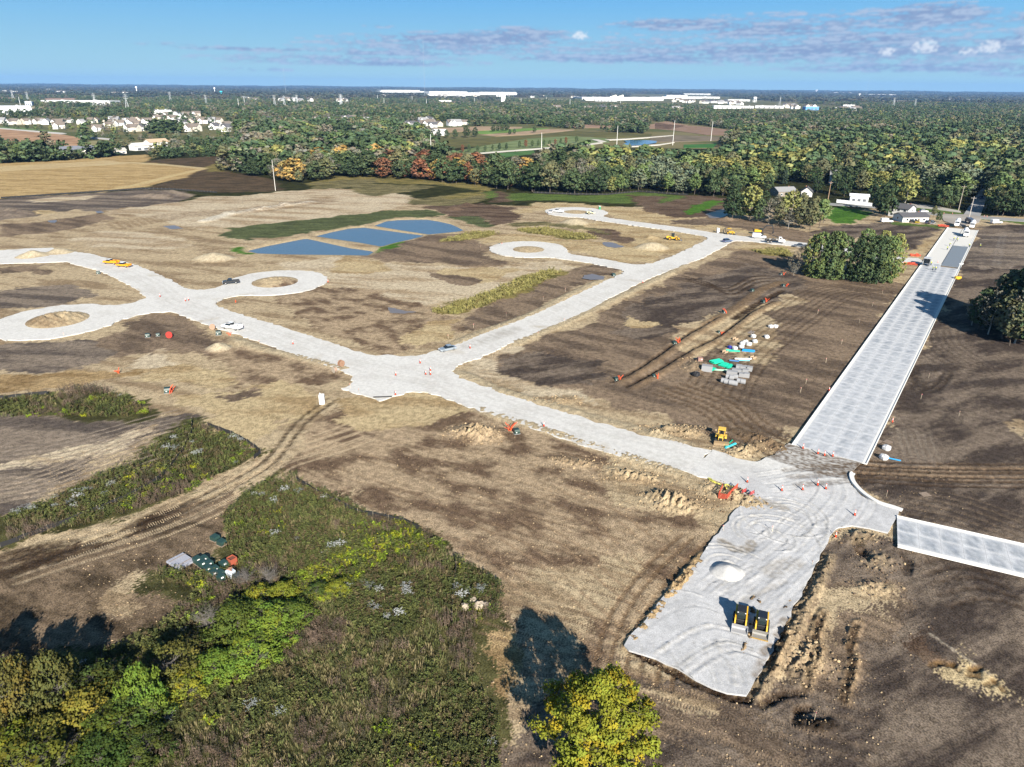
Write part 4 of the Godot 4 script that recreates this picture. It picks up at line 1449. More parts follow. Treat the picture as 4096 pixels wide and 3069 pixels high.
func crown(s: int, high: float, low: float, wide: float, clumps: int, each: int, leaf: float, form: String, spread := 0.28, patch := 0.0) -> ArrayMesh:
	# a crown of leaf-sized faces gathered in clumps; low and high are its heights above the ground, wide its radius
	var r := RandomNumberGenerator.new()
	r.seed = s
	var v := PackedVector3Array()
	var n := PackedVector3Array()
	var c := PackedColorArray()
	var mid := Vector3(0, lerpf(low, high, 0.45), 0)
	var lobes := noise(s, 0.9,2)
	for k in clumps:
		var t := r.randf()
		var y := 0.0
		var rad := 0.0
		match form:
			"cone":
				t = 1.0 - sqrt(1.0 - t * 0.98)
				rad = (1.0 - t) * 0.95 + 0.05
			"vase":
				t = pow(t, 0.7)
				rad = sin(clampf(t * 0.9 + 0.12,0,1) * PI) * (0.55 + 0.55 * t)
			"column":
				rad = pow(sin(clampf(t * 0.94 + 0.05,0,1) * PI), 0.45)
			"oval":
				rad = sin(clampf(t * 0.90 + 0.10,0,1) * PI) * (1.12 - 0.3 * t)
			"shrub":
				rad = sqrt(maxf(0.0,1.0 - pow(t, 2.2)))
			_:
				rad = pow(maxf(0.0, sin(clampf(t * 0.92 + 0.07,0,1) * PI)), 0.62)
		y = lerpf(low, high, t)
		var az := r.randf() * TAU
		var bulge := 1.0 + lobes.get_noise_3d(cos(az) * 1.4, t * 2.0, sin(az) * 1.4) * 0.55
		var d := sqrt(r.randf_range(0.22,1.0)) * rad * wide * bulge
		var at := Vector3(cos(az) * d, y, sin(az) * d)
		var cr := wide * spread * r.randf_range(0.65,1.2)
		var tone := r.randf_range(0.82,1.18)
		var warm := r.randf_range(-0.12,0.12) + (patch if r.randf() < 0.25 else 0.0)
		for q in each:
			var o := Vector3(r.randfn(), r.randfn() * 0.8, r.randfn()).normalized()
			var p := at + o * cr * pow(r.randf(), 0.4) * Vector3(1,0.8,1)
			p.y = maxf(p.y, low * 0.6 + 0.1)
			var face := (o + Vector3(r.randfn(), r.randfn() + 0.5, r.randfn()) * 0.8).normalized()
			var u := face.cross(Vector3(r.randfn(), r.randfn(), r.randfn())).normalized()
			var w := face.cross(u)
			var lf := leaf * r.randf_range(0.6,1.35)
			var a := p - u * lf * 0.5
			var b := p + w * lf * 0.42 + u * lf * r.randf_range(-0.15,0.15)
			var e := p + u * lf * 0.55 + face * lf * 0.15
			var g := p - w * lf * 0.42
			var shade := (face * 0.5 + (p - mid).normalized() * 0.5 + o * 0.35).normalized()
			var nn := (e - a).cross(b - a)
			var flip := nn.dot(shade) < 0.0
			var sn := nn.normalized() * (-1.0 if flip else 1.0)
			sn = (sn * 0.35 + shade * 0.8).normalized()
			for i in ([0,2,1,0,3,2] if flip else [0,1,2,0,2,3]):
				v.append([a, b, e, g][i])
				n.append(sn)
				var tt := tone * r.randf_range(0.88,1.12)
				c.append(Color(tt * (1.0 + warm), tt, tt * (1.0 - warm * 0.8)) * 0.62)
	var arr := []
	arr.resize(Mesh.ARRAY_MAX)
	arr[Mesh.ARRAY_VERTEX] = v
	arr[Mesh.ARRAY_NORMAL] = n
	arr[Mesh.ARRAY_COLOR] = c
	var m := ArrayMesh.new()
	m.add_surface_from_arrays(Mesh.PRIMITIVE_TRIANGLES, arr)
	return m

func limbs(s: int, high: float, low: float, wide: float, r0: float, count: int, twigs := 0, stems := 1) -> ArrayMesh:
	# a tapered trunk (or several stems) with limbs that reach into the crown
	var r := RandomNumberGenerator.new()
	r.seed = s
	var sh := Shape.new()
	for st in stems:
		var lean := Vector3(r.randf_range(-1,1), 0, r.randf_range(-1,1)) * (0.05 if stems == 1 else 0.16)
		var p := Vector3(lean.x * 2.0,-0.4, lean.z * 2.0) if stems > 1 else Vector3(0,-0.4,0)
		var rad := r0 / sqrt(stems)
		for k in 4:
			var q := Vector3(lean.x, 1, lean.z) * high * 0.82 * (k + 1) / 4.0 + Vector3(r.randf_range(-0.03,0.03), 0, r.randf_range(-0.03,0.03)) * high
			var nr := rad * (0.74 if k < 3 else 0.3)
			sh.rod(p, q, rad, nr, 6, false)
			p = q
			rad = nr
		for k in count:
			var t := r.randf_range(0.0,1.0)
			var y := lerpf(low * 0.9, high * 0.75, t)
			var az := r.randf() * TAU
			var d := wide * r.randf_range(0.6,0.95) * (1.0 - t * 0.4)
			var a := Vector3(lean.x * y, y, lean.z * y)
			var b := a + Vector3(cos(az) * d, d * r.randf_range(0.35,0.9), sin(az) * d)
			b.y = minf(b.y, high * 0.97)
			var br := r0 * lerpf(0.36,0.16, t)
			var mid := a.lerp(b, 0.5) + Vector3(0,-0.06 * d, 0)
			sh.rod(a, mid, br, br * 0.7,5, false)
			sh.rod(mid, b, br * 0.7, br * 0.2,5, false)
			for w in twigs:
				var tp := mid.lerp(b, r.randf())
				var te := tp + Vector3(r.randfn() * 0.5, r.randf_range(0.3,1.0), r.randfn() * 0.5).normalized() * d * r.randf_range(0.25,0.55)
				sh.rod(tp, te, br * 0.28, br * 0.08,3, false)
	return sh.mesh()

# what grows here: name, crown mesh, limbs, tint, label words
var species := {}
var far_crowns := {}

func make_species() -> void:
	var bark := mat("bark", Color(0.075,0.06,0.048), 0.95)
	var pale_bark := mat("pale_bark", Color(0.30,0.28,0.25), 0.9)
	var base := {
		"dark": [Color(0.044,0.069,0.032), "round"], "green": [Color(0.073,0.106,0.049), "round"], "bright": [Color(0.120,0.165,0.059), "vase"],
		"lime": [Color(0.211,0.222,0.077), "round"], "olive": [Color(0.121,0.127,0.066), "vase"], "russet": [Color(0.157,0.081,0.048), "round"],
		"gold": [Color(0.296,0.211,0.070), "round"], "silver": [Color(0.139,0.168,0.106), "round"], "grey": [Color(0.157,0.149,0.112), "vase"],
		"spruce": [Color(0.034,0.054,0.036), "cone"], "slim": [Color(0.140,0.153,0.073), "column"]}
	var s := 200
	for k in base:
		s += 7
		var form: String = base[k][1]
		var wide := 4.9
		var high := 15.0
		var low := 2.4
		if form == "cone":
			wide = 3.2
			low = 0.8
		elif form == "column":
			wide = 2.7
			low = 1.6
		elif form == "vase":
			wide = 5.2
			low = 3.2
		var thin := 0.42 if k == "grey" else 1.0
		species[k] = {"crown": crown(s, high, low, wide, int(70 * thin + 14), 13,1.05 if thin == 1.0 else 0.6, form, 0.27,0.18 if k in ["russet", "gold"] else 0.05),
			"limbs": limbs(s + 1, high, low, wide, 0.24,7 if thin == 1.0 else 16,1 if thin == 1.0 else 5,1 if k != "slim" else 2), "tint": base[k][0], "bark": pale_bark if k in ["grey", "slim", "lime"] else bark}
		species[k].full = crown(s + 3, high, 0.2, wide * 0.95,230,15,0.62, "column", 0.15,0.06) if k in ["dark", "green", "bright", "lime", "olive"] else species[k].crown
		far_crowns[k] = crown(s + 2, high, 0.6, wide * 1.08,22 if thin == 1.0 else 14,7,2.3, form, 0.34)

func plant(called: String, kind: String, at: Vector2, high: float, label: String, group: String, wide := 1.0, full := false) -> Node3D:
	var sp: Dictionary = species[kind]
	var k := high / 15.0
	var o := thing(called, label, "tree", on(at), rng.randf() * TAU, group)
	o.scale = Vector3(k * wide, k, k * wide)
	obj("trunk", sp.limbs, sp.bark, o)
	obj("crown", sp.full if full else sp.crown, leaves(sp.tint), o)
	return o

const KIND_WORDS := {"dark": "dark green tree", "green": "mid green tree", "bright": "bright green tree", "lime": "yellow green tree", "olive": "open olive green tree",
	"russet": "russet autumn tree", "gold": "golden autumn tree", "silver": "silvery green tree", "grey": "nearly bare grey tree", "spruce": "dark pointed spruce", "slim": "slim yellowish tree"}

func kind_here(x: float, z: float, patch: FastNoiseLite) -> String:
	# which kind grows at a place: broad patches, and stray ones among them
	var p := patch.get_noise_2d(x, z) * 1.2 + rng.randf_range(-0.22,0.22)
	var q := patch.get_noise_2d(x + 900.0, z - 300.0) * 1.2 + rng.randf_range(-0.18,0.18)
	# the wood behind the ponds turns russet first
	if z > -640.0 and x > -110.0 and x < 10.0 and z < -440.0 and rng.randf() < 0.5:
		return "russet" if rng.randf() < 0.85 else "gold"
	if z > -700.0 and x < -90.0 and x > -200.0 and rng.randf() < 0.07:
		return "gold"
	if x > 60.0 and z > -900.0:
		if q > 0.30:
			return "lime"
		if q > 0.12:
			return "bright"
		if p < -0.35:
			return "silver"
		if p > 0.38:
			return "dark"
		return "green" if rng.randf() < 0.6 else "olive"
	if p < -0.30:
		return "dark"
	if p < 0.0:
		return "green"
	if p < 0.16:
		return "olive"
	if p < 0.30:
		return "bright" if q > 0.0 else "grey"
	if q > 0.32:
		return "lime"
	return "silver" if q > 0.05 else "grey"

func build_woods() -> void:
	make_species()
	var front := pv([-712,-565,-549,-632,-460,-661,-418,-687,-403,-715,-401,-738,-377,-762,-351,-713,-318,-728,-294,-753,-264,-708,-248,-624,-213,-585,-188.8,-566,-170.7,-542,-160,-534,-127.2,-570])
	front.append_array(pv([-112.5,-571,-87.1,-566,-67,-561,-48.3,-541,-17.3,-521,13.8,-500,41.5,-494,63.1,-495,84.7,-509,107.3,-501,118.1,-495]))
	front.append_array(pv([122,-491,141.5,-479,194.1,-557,215,-568,231,-560,241,-551,254,-517,269,-498,289,-519,279,-472,295,-473,345,-558,568,-860,851,-1256,865,-1258,413,-626,341,-522,275,-422,290,-409,358,-385]))
	var site_open := front.duplicate()
	site_open.append(Vector2(2000,-100))
	site_open.append(Vector2(-2000,-100))
	var open := []
	for o in open_land():
		open.append(pv(o))
	var sparse := []
	for o in settled_land():
		sparse.append(pv(o))
	var stunted := [pv([-519,-939,-464,-945,-400,-1085,-331,-961,-273,-732,-351,-708,-379,-767,-424,-763]), pv([-581,-841,-473,-853,-406,-729,-474,-682])]
	var patch := noise(91,0.011,3)
	var many := noise(92,0.0025,3)
	rng.seed = 31
	var spots := []
	# nearer woods, tree by tree on a shaken grid
	var z := -400.0
	while z > -1250.0:
		var x := z * 0.83
		while x < -z * 0.83:
			var p := Vector2(x + rng.randf_range(-5,5), z + rng.randf_range(-5,5))
			x += 9.6
			if Geometry2D.is_point_in_polygon(p, site_open) or in_any(p, open):
				continue
			var short := in_any(p, stunted)
			var low := in_any(p, sparse)
			if low and rng.randf() > 0.09:
				continue
			spots.append([p.length_squared(), p, kind_here(p.x, p.y, patch), rng.randf_range(8.0,18.5) * (1.0 + 0.25 * many.get_noise_2d(p.x * 3.0, p.y * 3.0)) * (0.55 if low or short else 1.0)])
		z -= 9.0
	spots.sort_custom(func(a, b): return a[0] < b[0])
	var singles := 170
	for i in mini(singles, spots.size()):
		var e: Array = spots[i]
		var where := "at the long wood's front" if e[1].x < 110.0 else "in the wood by the far houses"
		plant("woodland_tree", e[2], e[1], e[3], "%s %s" % [KIND_WORDS[e[2]], where], "%ss %s" % [KIND_WORDS[e[2]], where], rng.randf_range(1.05,1.5))
	var batches := {}
	for i in range(singles, spots.size()):
		var e: Array = spots[i]
		var key: String = ("near " if e[0] < 620.0 * 620.0 else "far ") + e[2]
		if not batches.has(key):
			batches[key] = []
		batches[key].append([e[1], e[3]])
	# the wooded country beyond
	z = -1250.0
	while z > -4200.0:
		var step := remap(-z, 1250.0,4200.0,11.5,21.0)
		var x := z * 0.80
		while x < -z * 0.80:
			var p := Vector2(x + rng.randf_range(-8,8), z + rng.randf_range(-8,8))
			x += step
			if many.get_noise_2d(p.x, p.y) > 0.42 or in_any(p, open):
				continue
			if in_any(p, sparse) and rng.randf() > 0.08:
				continue
			var k := kind_here(p.x, p.y, patch)
			if not batches.has("far " + k):
				batches["far " + k] = []
			batches["far " + k].append([p, rng.randf_range(6.5,14.5)])
		z -= step * 0.95
	var total := 0
	for key in batches:
		var k: String = key.split(" ")[1]
		var near: bool = key.begins_with("near")
		var mm := MultiMesh.new()
		mm.transform_format = MultiMesh.TRANSFORM_3D
		mm.use_colors = true
		mm.mesh = species[k].crown if near else far_crowns[k]
		mm.instance_count = batches[key].size()
		total += mm.instance_count
		for i in mm.instance_count:
			var e: Array = batches[key][i]
			var s: float = e[1] / 15.0
			var p: Vector2 = e[0]
			mm.set_instance_transform(i, Transform3D(Basis(Vector3.UP, rng.randf() * TAU).scaled(Vector3(s * rng.randf_range(1.2,1.75), s, s * rng.randf_range(1.2,1.75))), Vector3(p.x, gy(p.x, p.y), p.y)))
			var t := rng.randf_range(0.82,1.18)
			mm.set_instance_color(i, Color(t * rng.randf_range(0.95,1.08), t, t * rng.randf_range(0.9,1.1)))
		stuff("woodland", mm, leaves(species[k].tint), "wooded country of many treetops reaching towards the horizon")
	print("trees ", total, " ", Time.get_ticks_msec())
	far_woods(open)
	site_trees()

func stuff(called: String, mm: MultiMesh, m: Material, label: String) -> MultiMeshInstance3D:
	var o := MultiMeshInstance3D.new()
	o.name = numbered(called)
	o.multimesh = mm
	o.material_override = m
	o.set_meta("kind", "stuff")
	o.set_meta("label", label)
	add_child(o)
	return o

func in_any(p: Vector2, list: Array) -> bool:
	for q in list:
		if Geometry2D.is_point_in_polygon(p, q):
			return true
	return false

func far_woods(open: Array) -> void:
	# belts of woodland out to the horizon: each copy a stand of trees some 60 m across
	var r := RandomNumberGenerator.new()
	r.seed = 44
	var stand := crown(301,11.0,0.2,34.0,90,6,7.0, "shrub", 0.16)
	var belts := noise(93,0.0006,3)
	var list := []
	var z := -4200.0
	while z > -25000.0:
		var step := remap(-z, 4200.0,25000.0,62.0,150.0)
		var x := z * 0.78
		while x < -z * 0.78:
			var p := Vector2(x + r.randf_range(-25,25), z + r.randf_range(-25,25))
			x += step
			if belts.get_noise_2d(p.x, p.y * 1.6) > 0.16 or in_any(p, open):
				continue
			list.append(p)
		z -= step * 1.15
	var mm := MultiMesh.new()
	mm.transform_format = MultiMesh.TRANSFORM_3D
	mm.use_colors = true
	mm.mesh = stand
	mm.instance_count = list.size()
	for i in list.size():
		var p: Vector2 = list[i]
		var s := 1.0 + (-p.y - 4200.0) / 16000.0
		mm.set_instance_transform(i, Transform3D(Basis(Vector3.UP, r.randf() * TAU).scaled(Vector3(s * 1.3, r.randf_range(0.8,1.35), s * 1.3)), Vector3(p.x, hill(p.x, p.y) - 0.5, p.y)))
		var t := r.randf_range(0.6,1.3)
		mm.set_instance_color(i, Color(t * r.randf_range(0.85,1.3), t, t))
	stuff("distant_woodland", mm, leaves(Color(0.066,0.078,0.052)), "belts of dark woodland under the horizon")
	print("stands ", list.size())

func hill(x: float, z: float) -> float:
	# the land rises a little towards the horizon
	var d := -z
	if d < 6000.0:
		return -0.4
	return -0.4 + smoothstep(6000.0,24000.0, d) * (46.0 + 40.0 * n_roll.get_noise_2d(x * 0.02, z * 0.02))

func site_trees() -> void:
	rng.seed = 52
	# the clump of maples beside the long concrete road
	for e in [[Vector2(114.6,-269), 15.5, "lime"], [Vector2(116.1,-266), 17.0, "bright"], [Vector2(118.8,-264), 16.5, "green"], [Vector2(121.5,-264), 17.5, "bright"], [Vector2(124.6,-264), 16.0, "green"], [Vector2(128.3,-261), 16.0, "dark"], [Vector2(130.7,-260), 17.0, "green"], [Vector2(133.2,-259), 17.5, "dark"], [Vector2(135.9,-259), 17.0, "green"], [Vector2(138.9,-260), 17.0, "bright"], [Vector2(145,-267), 16.5, "lime"], [Vector2(124,-274), 16.0, "green"], [Vector2(134.8,-271), 17.5, "bright"], [Vector2(141.1,-270), 17.0, "lime"]]:
		plant("maple_tree", e[2], e[0], e[1], "%s in the clump beside the concrete road" % KIND_WORDS[e[2]], "maples of the clump beside the concrete road", 0.78, true)
	for e in [[Vector2(109.7,-275), 6.5], [Vector2(110.6,-272), 5.0], [Vector2(116.7,-285), 8.0], [Vector2(108.3,-269), 4.0]]:
		plant("bushy_tree", "grey", e[0], e[1], "thin leaved grey sapling at the left foot of the maple clump", "saplings at the foot of the maple clump", 1.2)
	# the dark stand at the right edge
	for e in [[Vector2(140.6,-208), 9.0, "grey"], [Vector2(140.3,-204), 12.0, "dark"], [Vector2(140.1,-199.1), 13.0, "grey"], [Vector2(145.1,-204), 15.0, "spruce"], [Vector2(141.4,-194.9), 14.0, "olive"], [Vector2(146.5,-199.3), 16.0, "dark"], [Vector2(142.9,-191.4), 16.0, "grey"], [Vector2(148.2,-195), 20.0, "olive"], [Vector2(149.7,-192.3), 20.0, "lime"], [Vector2(154.4,-207), 19.0, "olive"], [Vector2(152,-189.7), 19.0, "green"], [Vector2(155.7,-204), 21.0, "lime"], [Vector2(145.6,-210), 11.0, "dark"], [Vector2(156.5,-199.5), 22.0, "lime"], [Vector2(140.2,-189.4), 12.0, "olive"], [Vector2(150.5,-210), 16.0, "olive"], [Vector2(144.7,-188.2), 17.0, "dark"]]:
		plant("roadside_tree", e[2], e[0], e[1], "%s in the stand at the right edge" % KIND_WORDS[e[2]], "trees of the stand at the right edge", 1.0)
	# the loose copse beyond the cross road
	for e in [[Vector2(120.4,-395), 15.0, "dark"], [Vector2(125.6,-398), 13.0, "dark"], [Vector2(129.7,-396), 18.0, "lime"], [Vector2(132.2,-388), 12.0, "green"], [Vector2(136.6,-384), 13.0, "grey"], [Vector2(140.1,-379), 12.0, "olive"], [Vector2(146.9,-382), 17.0, "lime"], [Vector2(141.6,-369), 9.0, "grey"], [Vector2(147.7,-368), 13.0, "olive"], [Vector2(151.8,-366), 14.0, "olive"], [Vector2(159.1,-373), 14.0, "bright"], [Vector2(167.4,-388), 12.0, "bright"], [Vector2(163.7,-392), 13.0, "olive"], [Vector2(139.8,-404), 14.0, "dark"], [Vector2(145.2,-399), 13.0, "grey"], [Vector2(158.5,-397), 14.0, "olive"], [Vector2(147.8,-375), 10.0, "grey"], [Vector2(120.4,-403), 12.0, "green"]]:
		plant("copse_tree", e[2], e[0], e[1], "%s in the loose copse beyond the cross road" % KIND_WORDS[e[2]], "trees of the copse beyond the cross road", 1.0)
	# yards and verge
	for e in [[Vector2(210,-408), 19.0, "dark"], [Vector2(215,-425), 15.0, "dark"], [Vector2(250,-464), 19.0, "lime"], [Vector2(249,-478), 18.0, "bright"], [Vector2(236,-477), 14.0, "dark"], [Vector2(223,-491), 15.0, "dark"], [Vector2(223,-507), 14.0, "green"], [Vector2(241,-508), 15.0, "olive"], [Vector2(212,-510), 11.0, "dark"],
			[Vector2(261,-442), 13.0, "green"], [Vector2(269,-446), 14.0, "green"], [Vector2(262,-451), 13.0, "dark"], [Vector2(270,-479), 14.0, "dark"], [Vector2(233,-394), 5.5, "green"], [Vector2(240,-412), 6.0, "olive"],
			[Vector2(280,-422), 15.0, "dark"], [Vector2(285,-420), 16.0, "green"], [Vector2(290,-417), 16.0, "dark"], [Vector2(295,-415), 16.0, "green"], [Vector2(302,-412), 15.0, "dark"], [Vector2(310,-474), 15.0, "dark"], [Vector2(325,-489), 15.0, "green"], [Vector2(294,-480), 14.0, "dark"], [Vector2(296,-495), 14.0, "dark"], [Vector2(294,-503), 14.0, "green"], [Vector2(179.3,-516), 12.0, "green"], [Vector2(206,-558), 13.0, "spruce"]]:
		plant("yard_tree", e[2], e[0], e[1], "%s in the yards along the far cross street" % KIND_WORDS[e[2]], "trees of the yards along the far street", 1.0)
	# hedgerow behind the golden field
	for k in 30:
		var t := k / 29.0
		var p := (Vector2(-475,-671) as Vector2).lerp(Vector2(-407,-728), t) + Vector2(rng.randf_range(-4,4), rng.randf_range(-14,2))
		var kd: String = ["green", "olive", "dark", "bright", "dark"][rng.randi() % 5]
		var hgt := rng.randf_range(10,15) if t < 0.33 else rng.randf_range(5,8)
		plant("hedgerow_tree", kd, p, hgt, "%s in the hedgerow behind the golden field" % KIND_WORDS[kd], "trees of the hedgerow behind the golden field", 1.25, true)
	# young trees of the park
	for e in [Vector2(-56.6,-819), Vector2(-49.3,-820), Vector2(-40.3,-825), Vector2(-32.1,-830), Vector2(-24.2,-844), Vector2(-16.5,-851), Vector2(-8.6,-861), Vector2(6.5,-888), Vector2(14.2,-899), Vector2(22.4,-907), Vector2(29.8,-921), Vector2(37.1,-929), Vector2(44.6,-938), Vector2(52.2,-947), Vector2(59.8,-959), Vector2(67.1,-968), Vector2(82.3,-987)]:
		var kd: String = ["dark", "green", "russet", "green"][rng.randi() % 4]
		plant("young_tree", kd, e, rng.randf_range(6.5,9.0), "small %s of the row along the park road" % KIND_WORDS[kd], "young trees along the park road", 0.8)
	for e in [[Vector2(-33.6,-1219), 11.0], [Vector2(-27.2,-1242), 9.0], [Vector2(-19.8,-1234), 12.0], [Vector2(-12.6,-1245), 13.0], [Vector2(-6.8,-1154), 8.0], [Vector2(0.5,-1164), 8.0], [Vector2(32.7,-1206), 10.0], [Vector2(-68.2,-1075), 16.0], [Vector2(-56.7,-1094), 13.0], [Vector2(-82.6,-1055), 12.0], [Vector2(-95.3,-1061), 11.0], [Vector2(-105.7,-1052), 12.0], [Vector2(-144.3,-1139), 16.0]]:
		plant("field_tree", "dark" if rng.randf() < 0.6 else "green", e[0], e[1], "dark tree standing in the open fields beyond the wood", "trees in the fields beyond the wood", 1.1)
	foreground_trees()

func foreground_trees() -> void:
	# the big yellow-green maple under the camera
	var at := Vector2(9.0,-52.6)
	var o := thing("maple_tree", "big yellow green maple with orange tinged leaves in the foreground", "tree", on(at))
	obj("trunk", limbs(701,12.6,3.0,6.5,0.34,22,3), mat("bark", Color.BLACK), o)
	obj("crown", crown(702,13.0,2.0,6.4,250,120,0.27, "oval", 0.135,0.30), leaves(Color(0.185,0.195,0.022)), o)
	# the overgrown hedge at the lower left: each a shrub or small tree
	var bush := [crown(711,3.0,0.1,2.2,100,66,0.17, "shrub", 0.22), crown(712,3.0,0.1,2.3,90,66,0.18, "shrub", 0.20,0.2), crown(713,3.0,0.1,2.2,70,44,0.16, "shrub", 0.24)]
	var stems := [limbs(714,2.6,0.3,1.8,0.06,14,3,3), limbs(715,3.0,0.4,2.0,0.06,22,6,4)]
	var twig := mat("grey_twigs", Color(0.16,0.145,0.13), 0.95)
	var g := Color(0.105,0.160,0.022)
	var yel := Color(0.150,0.165,0.020)
	var ol := Color(0.090,0.090,0.022)
	var dk := Color(0.055,0.085,0.018)
	var list := [
		["L", Vector2(-41.1,-59.8), 6.6,1.0, g, "bright green rounded small tree in the middle of the hedge"],
		["L", Vector2(-41.9,-58.5), 4.0,1.3, dk, "dark green shrub below the bright green small tree"],
		["L", Vector2(-40.7,-65), 4.6,1.3, ol, "loose yellow leaved small tree with bare limbs over the hedge shadow"],
		["L", Vector2(-38,-63.1), 2.6,1.5, yel, "yellow green shrub right of the bright green small tree"],
		["L", Vector2(-35.4,-66), 2.8,1.6, g, "green shrub low in the middle of the hedge"],
		["L", Vector2(-32,-68.4), 3.0,1.6, g, "green spreading shrub at the hedge's lower edge"],
		["L", Vector2(-35.7,-73.4), 3.8,1.5, Color(0.072,0.097,0.018), "tall green shrub in the hedge's upper part"],
		["L", Vector2(-31.6,-73.4), 3.6,1.5, g, "leafy green shrub on the hedge's right shoulder"],
		["L", Vector2(-29,-75.3), 2.6,1.6, Color(0.086,0.122,0.020), "light green shrub near the hedge's right end"],
		["L", Vector2(-34.6,-78.7), 2.6,1.2, yel, "sparse yellow shrub at the hedge's upper edge"],
		["L", Vector2(-31.6,-79.7), 2.4,1.2, yel, "small yellow leaved shrub next to the bare twigs"],
		["L", Vector2(-27,-80.7), 1.6,1.6, dk, "low dark shrub by the hedge's right end"],
		["L", Vector2(-24.4,-80.8), 2.0,1.4, yel, "yellowish bush at the hedge's right end"],
		["L", Vector2(-54.9,-59.5), 7.8,1.25, Color(0.094,0.090,0.025), "tall olive small tree in the lower left corner"],
		["L", Vector2(-51.1,-60.6), 7.6,1.25, Color(0.083,0.086,0.025), "tall olive brown small tree second from the left edge"],
		["L", Vector2(-47.4,-61.8), 4.4,1.2, Color(0.043,0.061,0.014), "dark leafy shrub left of the bright green small tree"],
		["L", Vector2(-46.6,-57.8), 4.6,1.2, Color(0.165,0.145,0.024), "orange yellow shrub near the lower left corner"],
		["L", Vector2(-42.5,-56.6), 4.2,1.2, Color(0.054,0.079,0.013), "green shrub with golden sprays near the bottom edge"],
		["L", Vector2(-48.8,-54.8), 4.4,1.2, Color(0.125,0.122,0.024), "rusty yellow shrub at the bottom left"],
		["L", Vector2(-52,-53.4), 4.0,1.3, Color(0.101,0.122,0.014), "lime green shrub in the bottom left corner"],
		["L", Vector2(-42.5,-53.1), 3.6,1.4, Color(0.040,0.065,0.013), "dark green shrub at the bottom edge"],
		["L", Vector2(-39.2,-54.9), 2.6,1.6, Color(0.043,0.061,0.013), "low dark shrub at the hedge's bottom right"],
		["L", Vector2(-61.2,-61.6), 7.4,1.25, Color(0.086,0.086,0.025), "olive small tree cut by the left edge"],
		["L", Vector2(-48.2,-51.6), 5.0,1.3, Color(0.072,0.086,0.014), "green shrub cut by the bottom edge"]]
	rng.seed = 64
	for i in list.size():
		var e: Array = list[i]
		var t := thing("hedge_shrub", e[5], "shrub", on(e[1]), rng.randf() * TAU, "shrubs and small trees of the overgrown hedge")
		var k: float = e[2] / 3.0
		t.scale = Vector3(minf(k, 1.5) * e[3] * (0.8 if k > 2.0 else 1.0), k, minf(k, 1.5) * e[3] * (0.8 if k > 2.0 else 1.0))
		obj("stems", stems[i % 2], twig, t)
		obj("foliage", bush[2] if e[4] == ol else bush[i % 2], leaves(e[4]), t)
	for e in [[Vector2(-39.3,-73.3), 3.6, "leafless grey shrub between the two shadows of the hedge"], [Vector2(-37.7,-82.7), 2.6, "leafless grey shrub beside the green boxes"], [Vector2(-34.6,-82.9), 2.8, "leafless grey shrub right of the green boxes"], [Vector2(-46.5,-53.4), 3.4, "leafless grey shrub at the bottom left"]]:
		var t := thing("bare_shrub", e[2], "shrub", on(e[0]), rng.randf() * TAU, "leafless shrubs of the hedge")
		var k: float = e[1] / 3.0
		t.scale = Vector3(k * 1.2, k, k * 1.2)
		obj("stems", stems[1], twig, t)

# ---------------------------------------------------------------- weeds

func tuft(s: int, blades: int, high: float, wide: float, width: float, droop: float) -> ArrayMesh:
	var r := RandomNumberGenerator.new()
	r.seed = s
	var sh := Shape.new()
	sh.colored = true
	for k in blades:
		var az := r.randf() * TAU
		var d := Vector3(cos(az), 0, sin(az))
		var a := d * wide * 0.5 * r.randf()
		var tip := a + d * droop * r.randf() + Vector3(0, high * r.randf_range(0.55,1.1), 0)
		var w := Vector3(-d.z, 0, d.x) * width * r.randf_range(0.6,1.3)
		var t := r.randf_range(0.7,1.25)
		t *= 0.8
		sh.col = Color(t, t, t)
		var m := a.lerp(tip, 0.6) + Vector3(0,0.05 * high, 0)
		sh.quad(a - w * 0.6, m - w, tip, m + w)
	return sh.mesh()

func forb(s: int, stalks: int, high: float, wide: float, leaf: float, heads := false) -> ArrayMesh:
	# leafy weeds: upright stalks set with small leaves, some with flower heads
	var r := RandomNumberGenerator.new()
	r.seed = s
	var sh := Shape.new()
	sh.colored = true
	for k in stalks:
		var az := r.randf() * TAU
		var a := Vector3(cos(az), 0, sin(az)) * wide * r.randf()
		var tip := a * 1.35 + Vector3(0, high * r.randf_range(0.6,1.1), 0)
		var t := r.randf_range(0.65,1.2)
		t *= 0.8 if not heads else 0.34
		sh.col = Color(t * 1.05, t, t) if not heads else Color(t * 0.85, t, t * 0.6)
		sh.quad(a - Vector3(0.012,0,0), a + Vector3(0.012,0,0), tip + Vector3(0.005,0,0), tip - Vector3(0.005,0,0))
		for q in 7:
			var p := a.lerp(tip, r.randf_range(0.25,1.0))
			var d := Vector3(r.randfn(), r.randf_range(-0.2,0.9), r.randfn()).normalized()
			var w := d.cross(Vector3(r.randfn(), r.randfn(), r.randfn())).normalized()
			var l := leaf * r.randf_range(0.6,1.4)
			sh.quad(p, p + d * l * 0.5 + w * l * 0.3, p + d * l, p + d * l * 0.5 - w * l * 0.3)
		if heads:
			sh.col = Color(1,1,1)
			for q in 8:
				var p := tip + Vector3(r.randfn(), r.randfn() * 0.4 + 0.3, r.randfn()) * 0.11
				sh.quad(p + Vector3(-0.05,0,0), p + Vector3(0,0.03,-0.05), p + Vector3(0.05,0,0), p + Vector3(0,0.03,0.05))
	return sh.mesh()

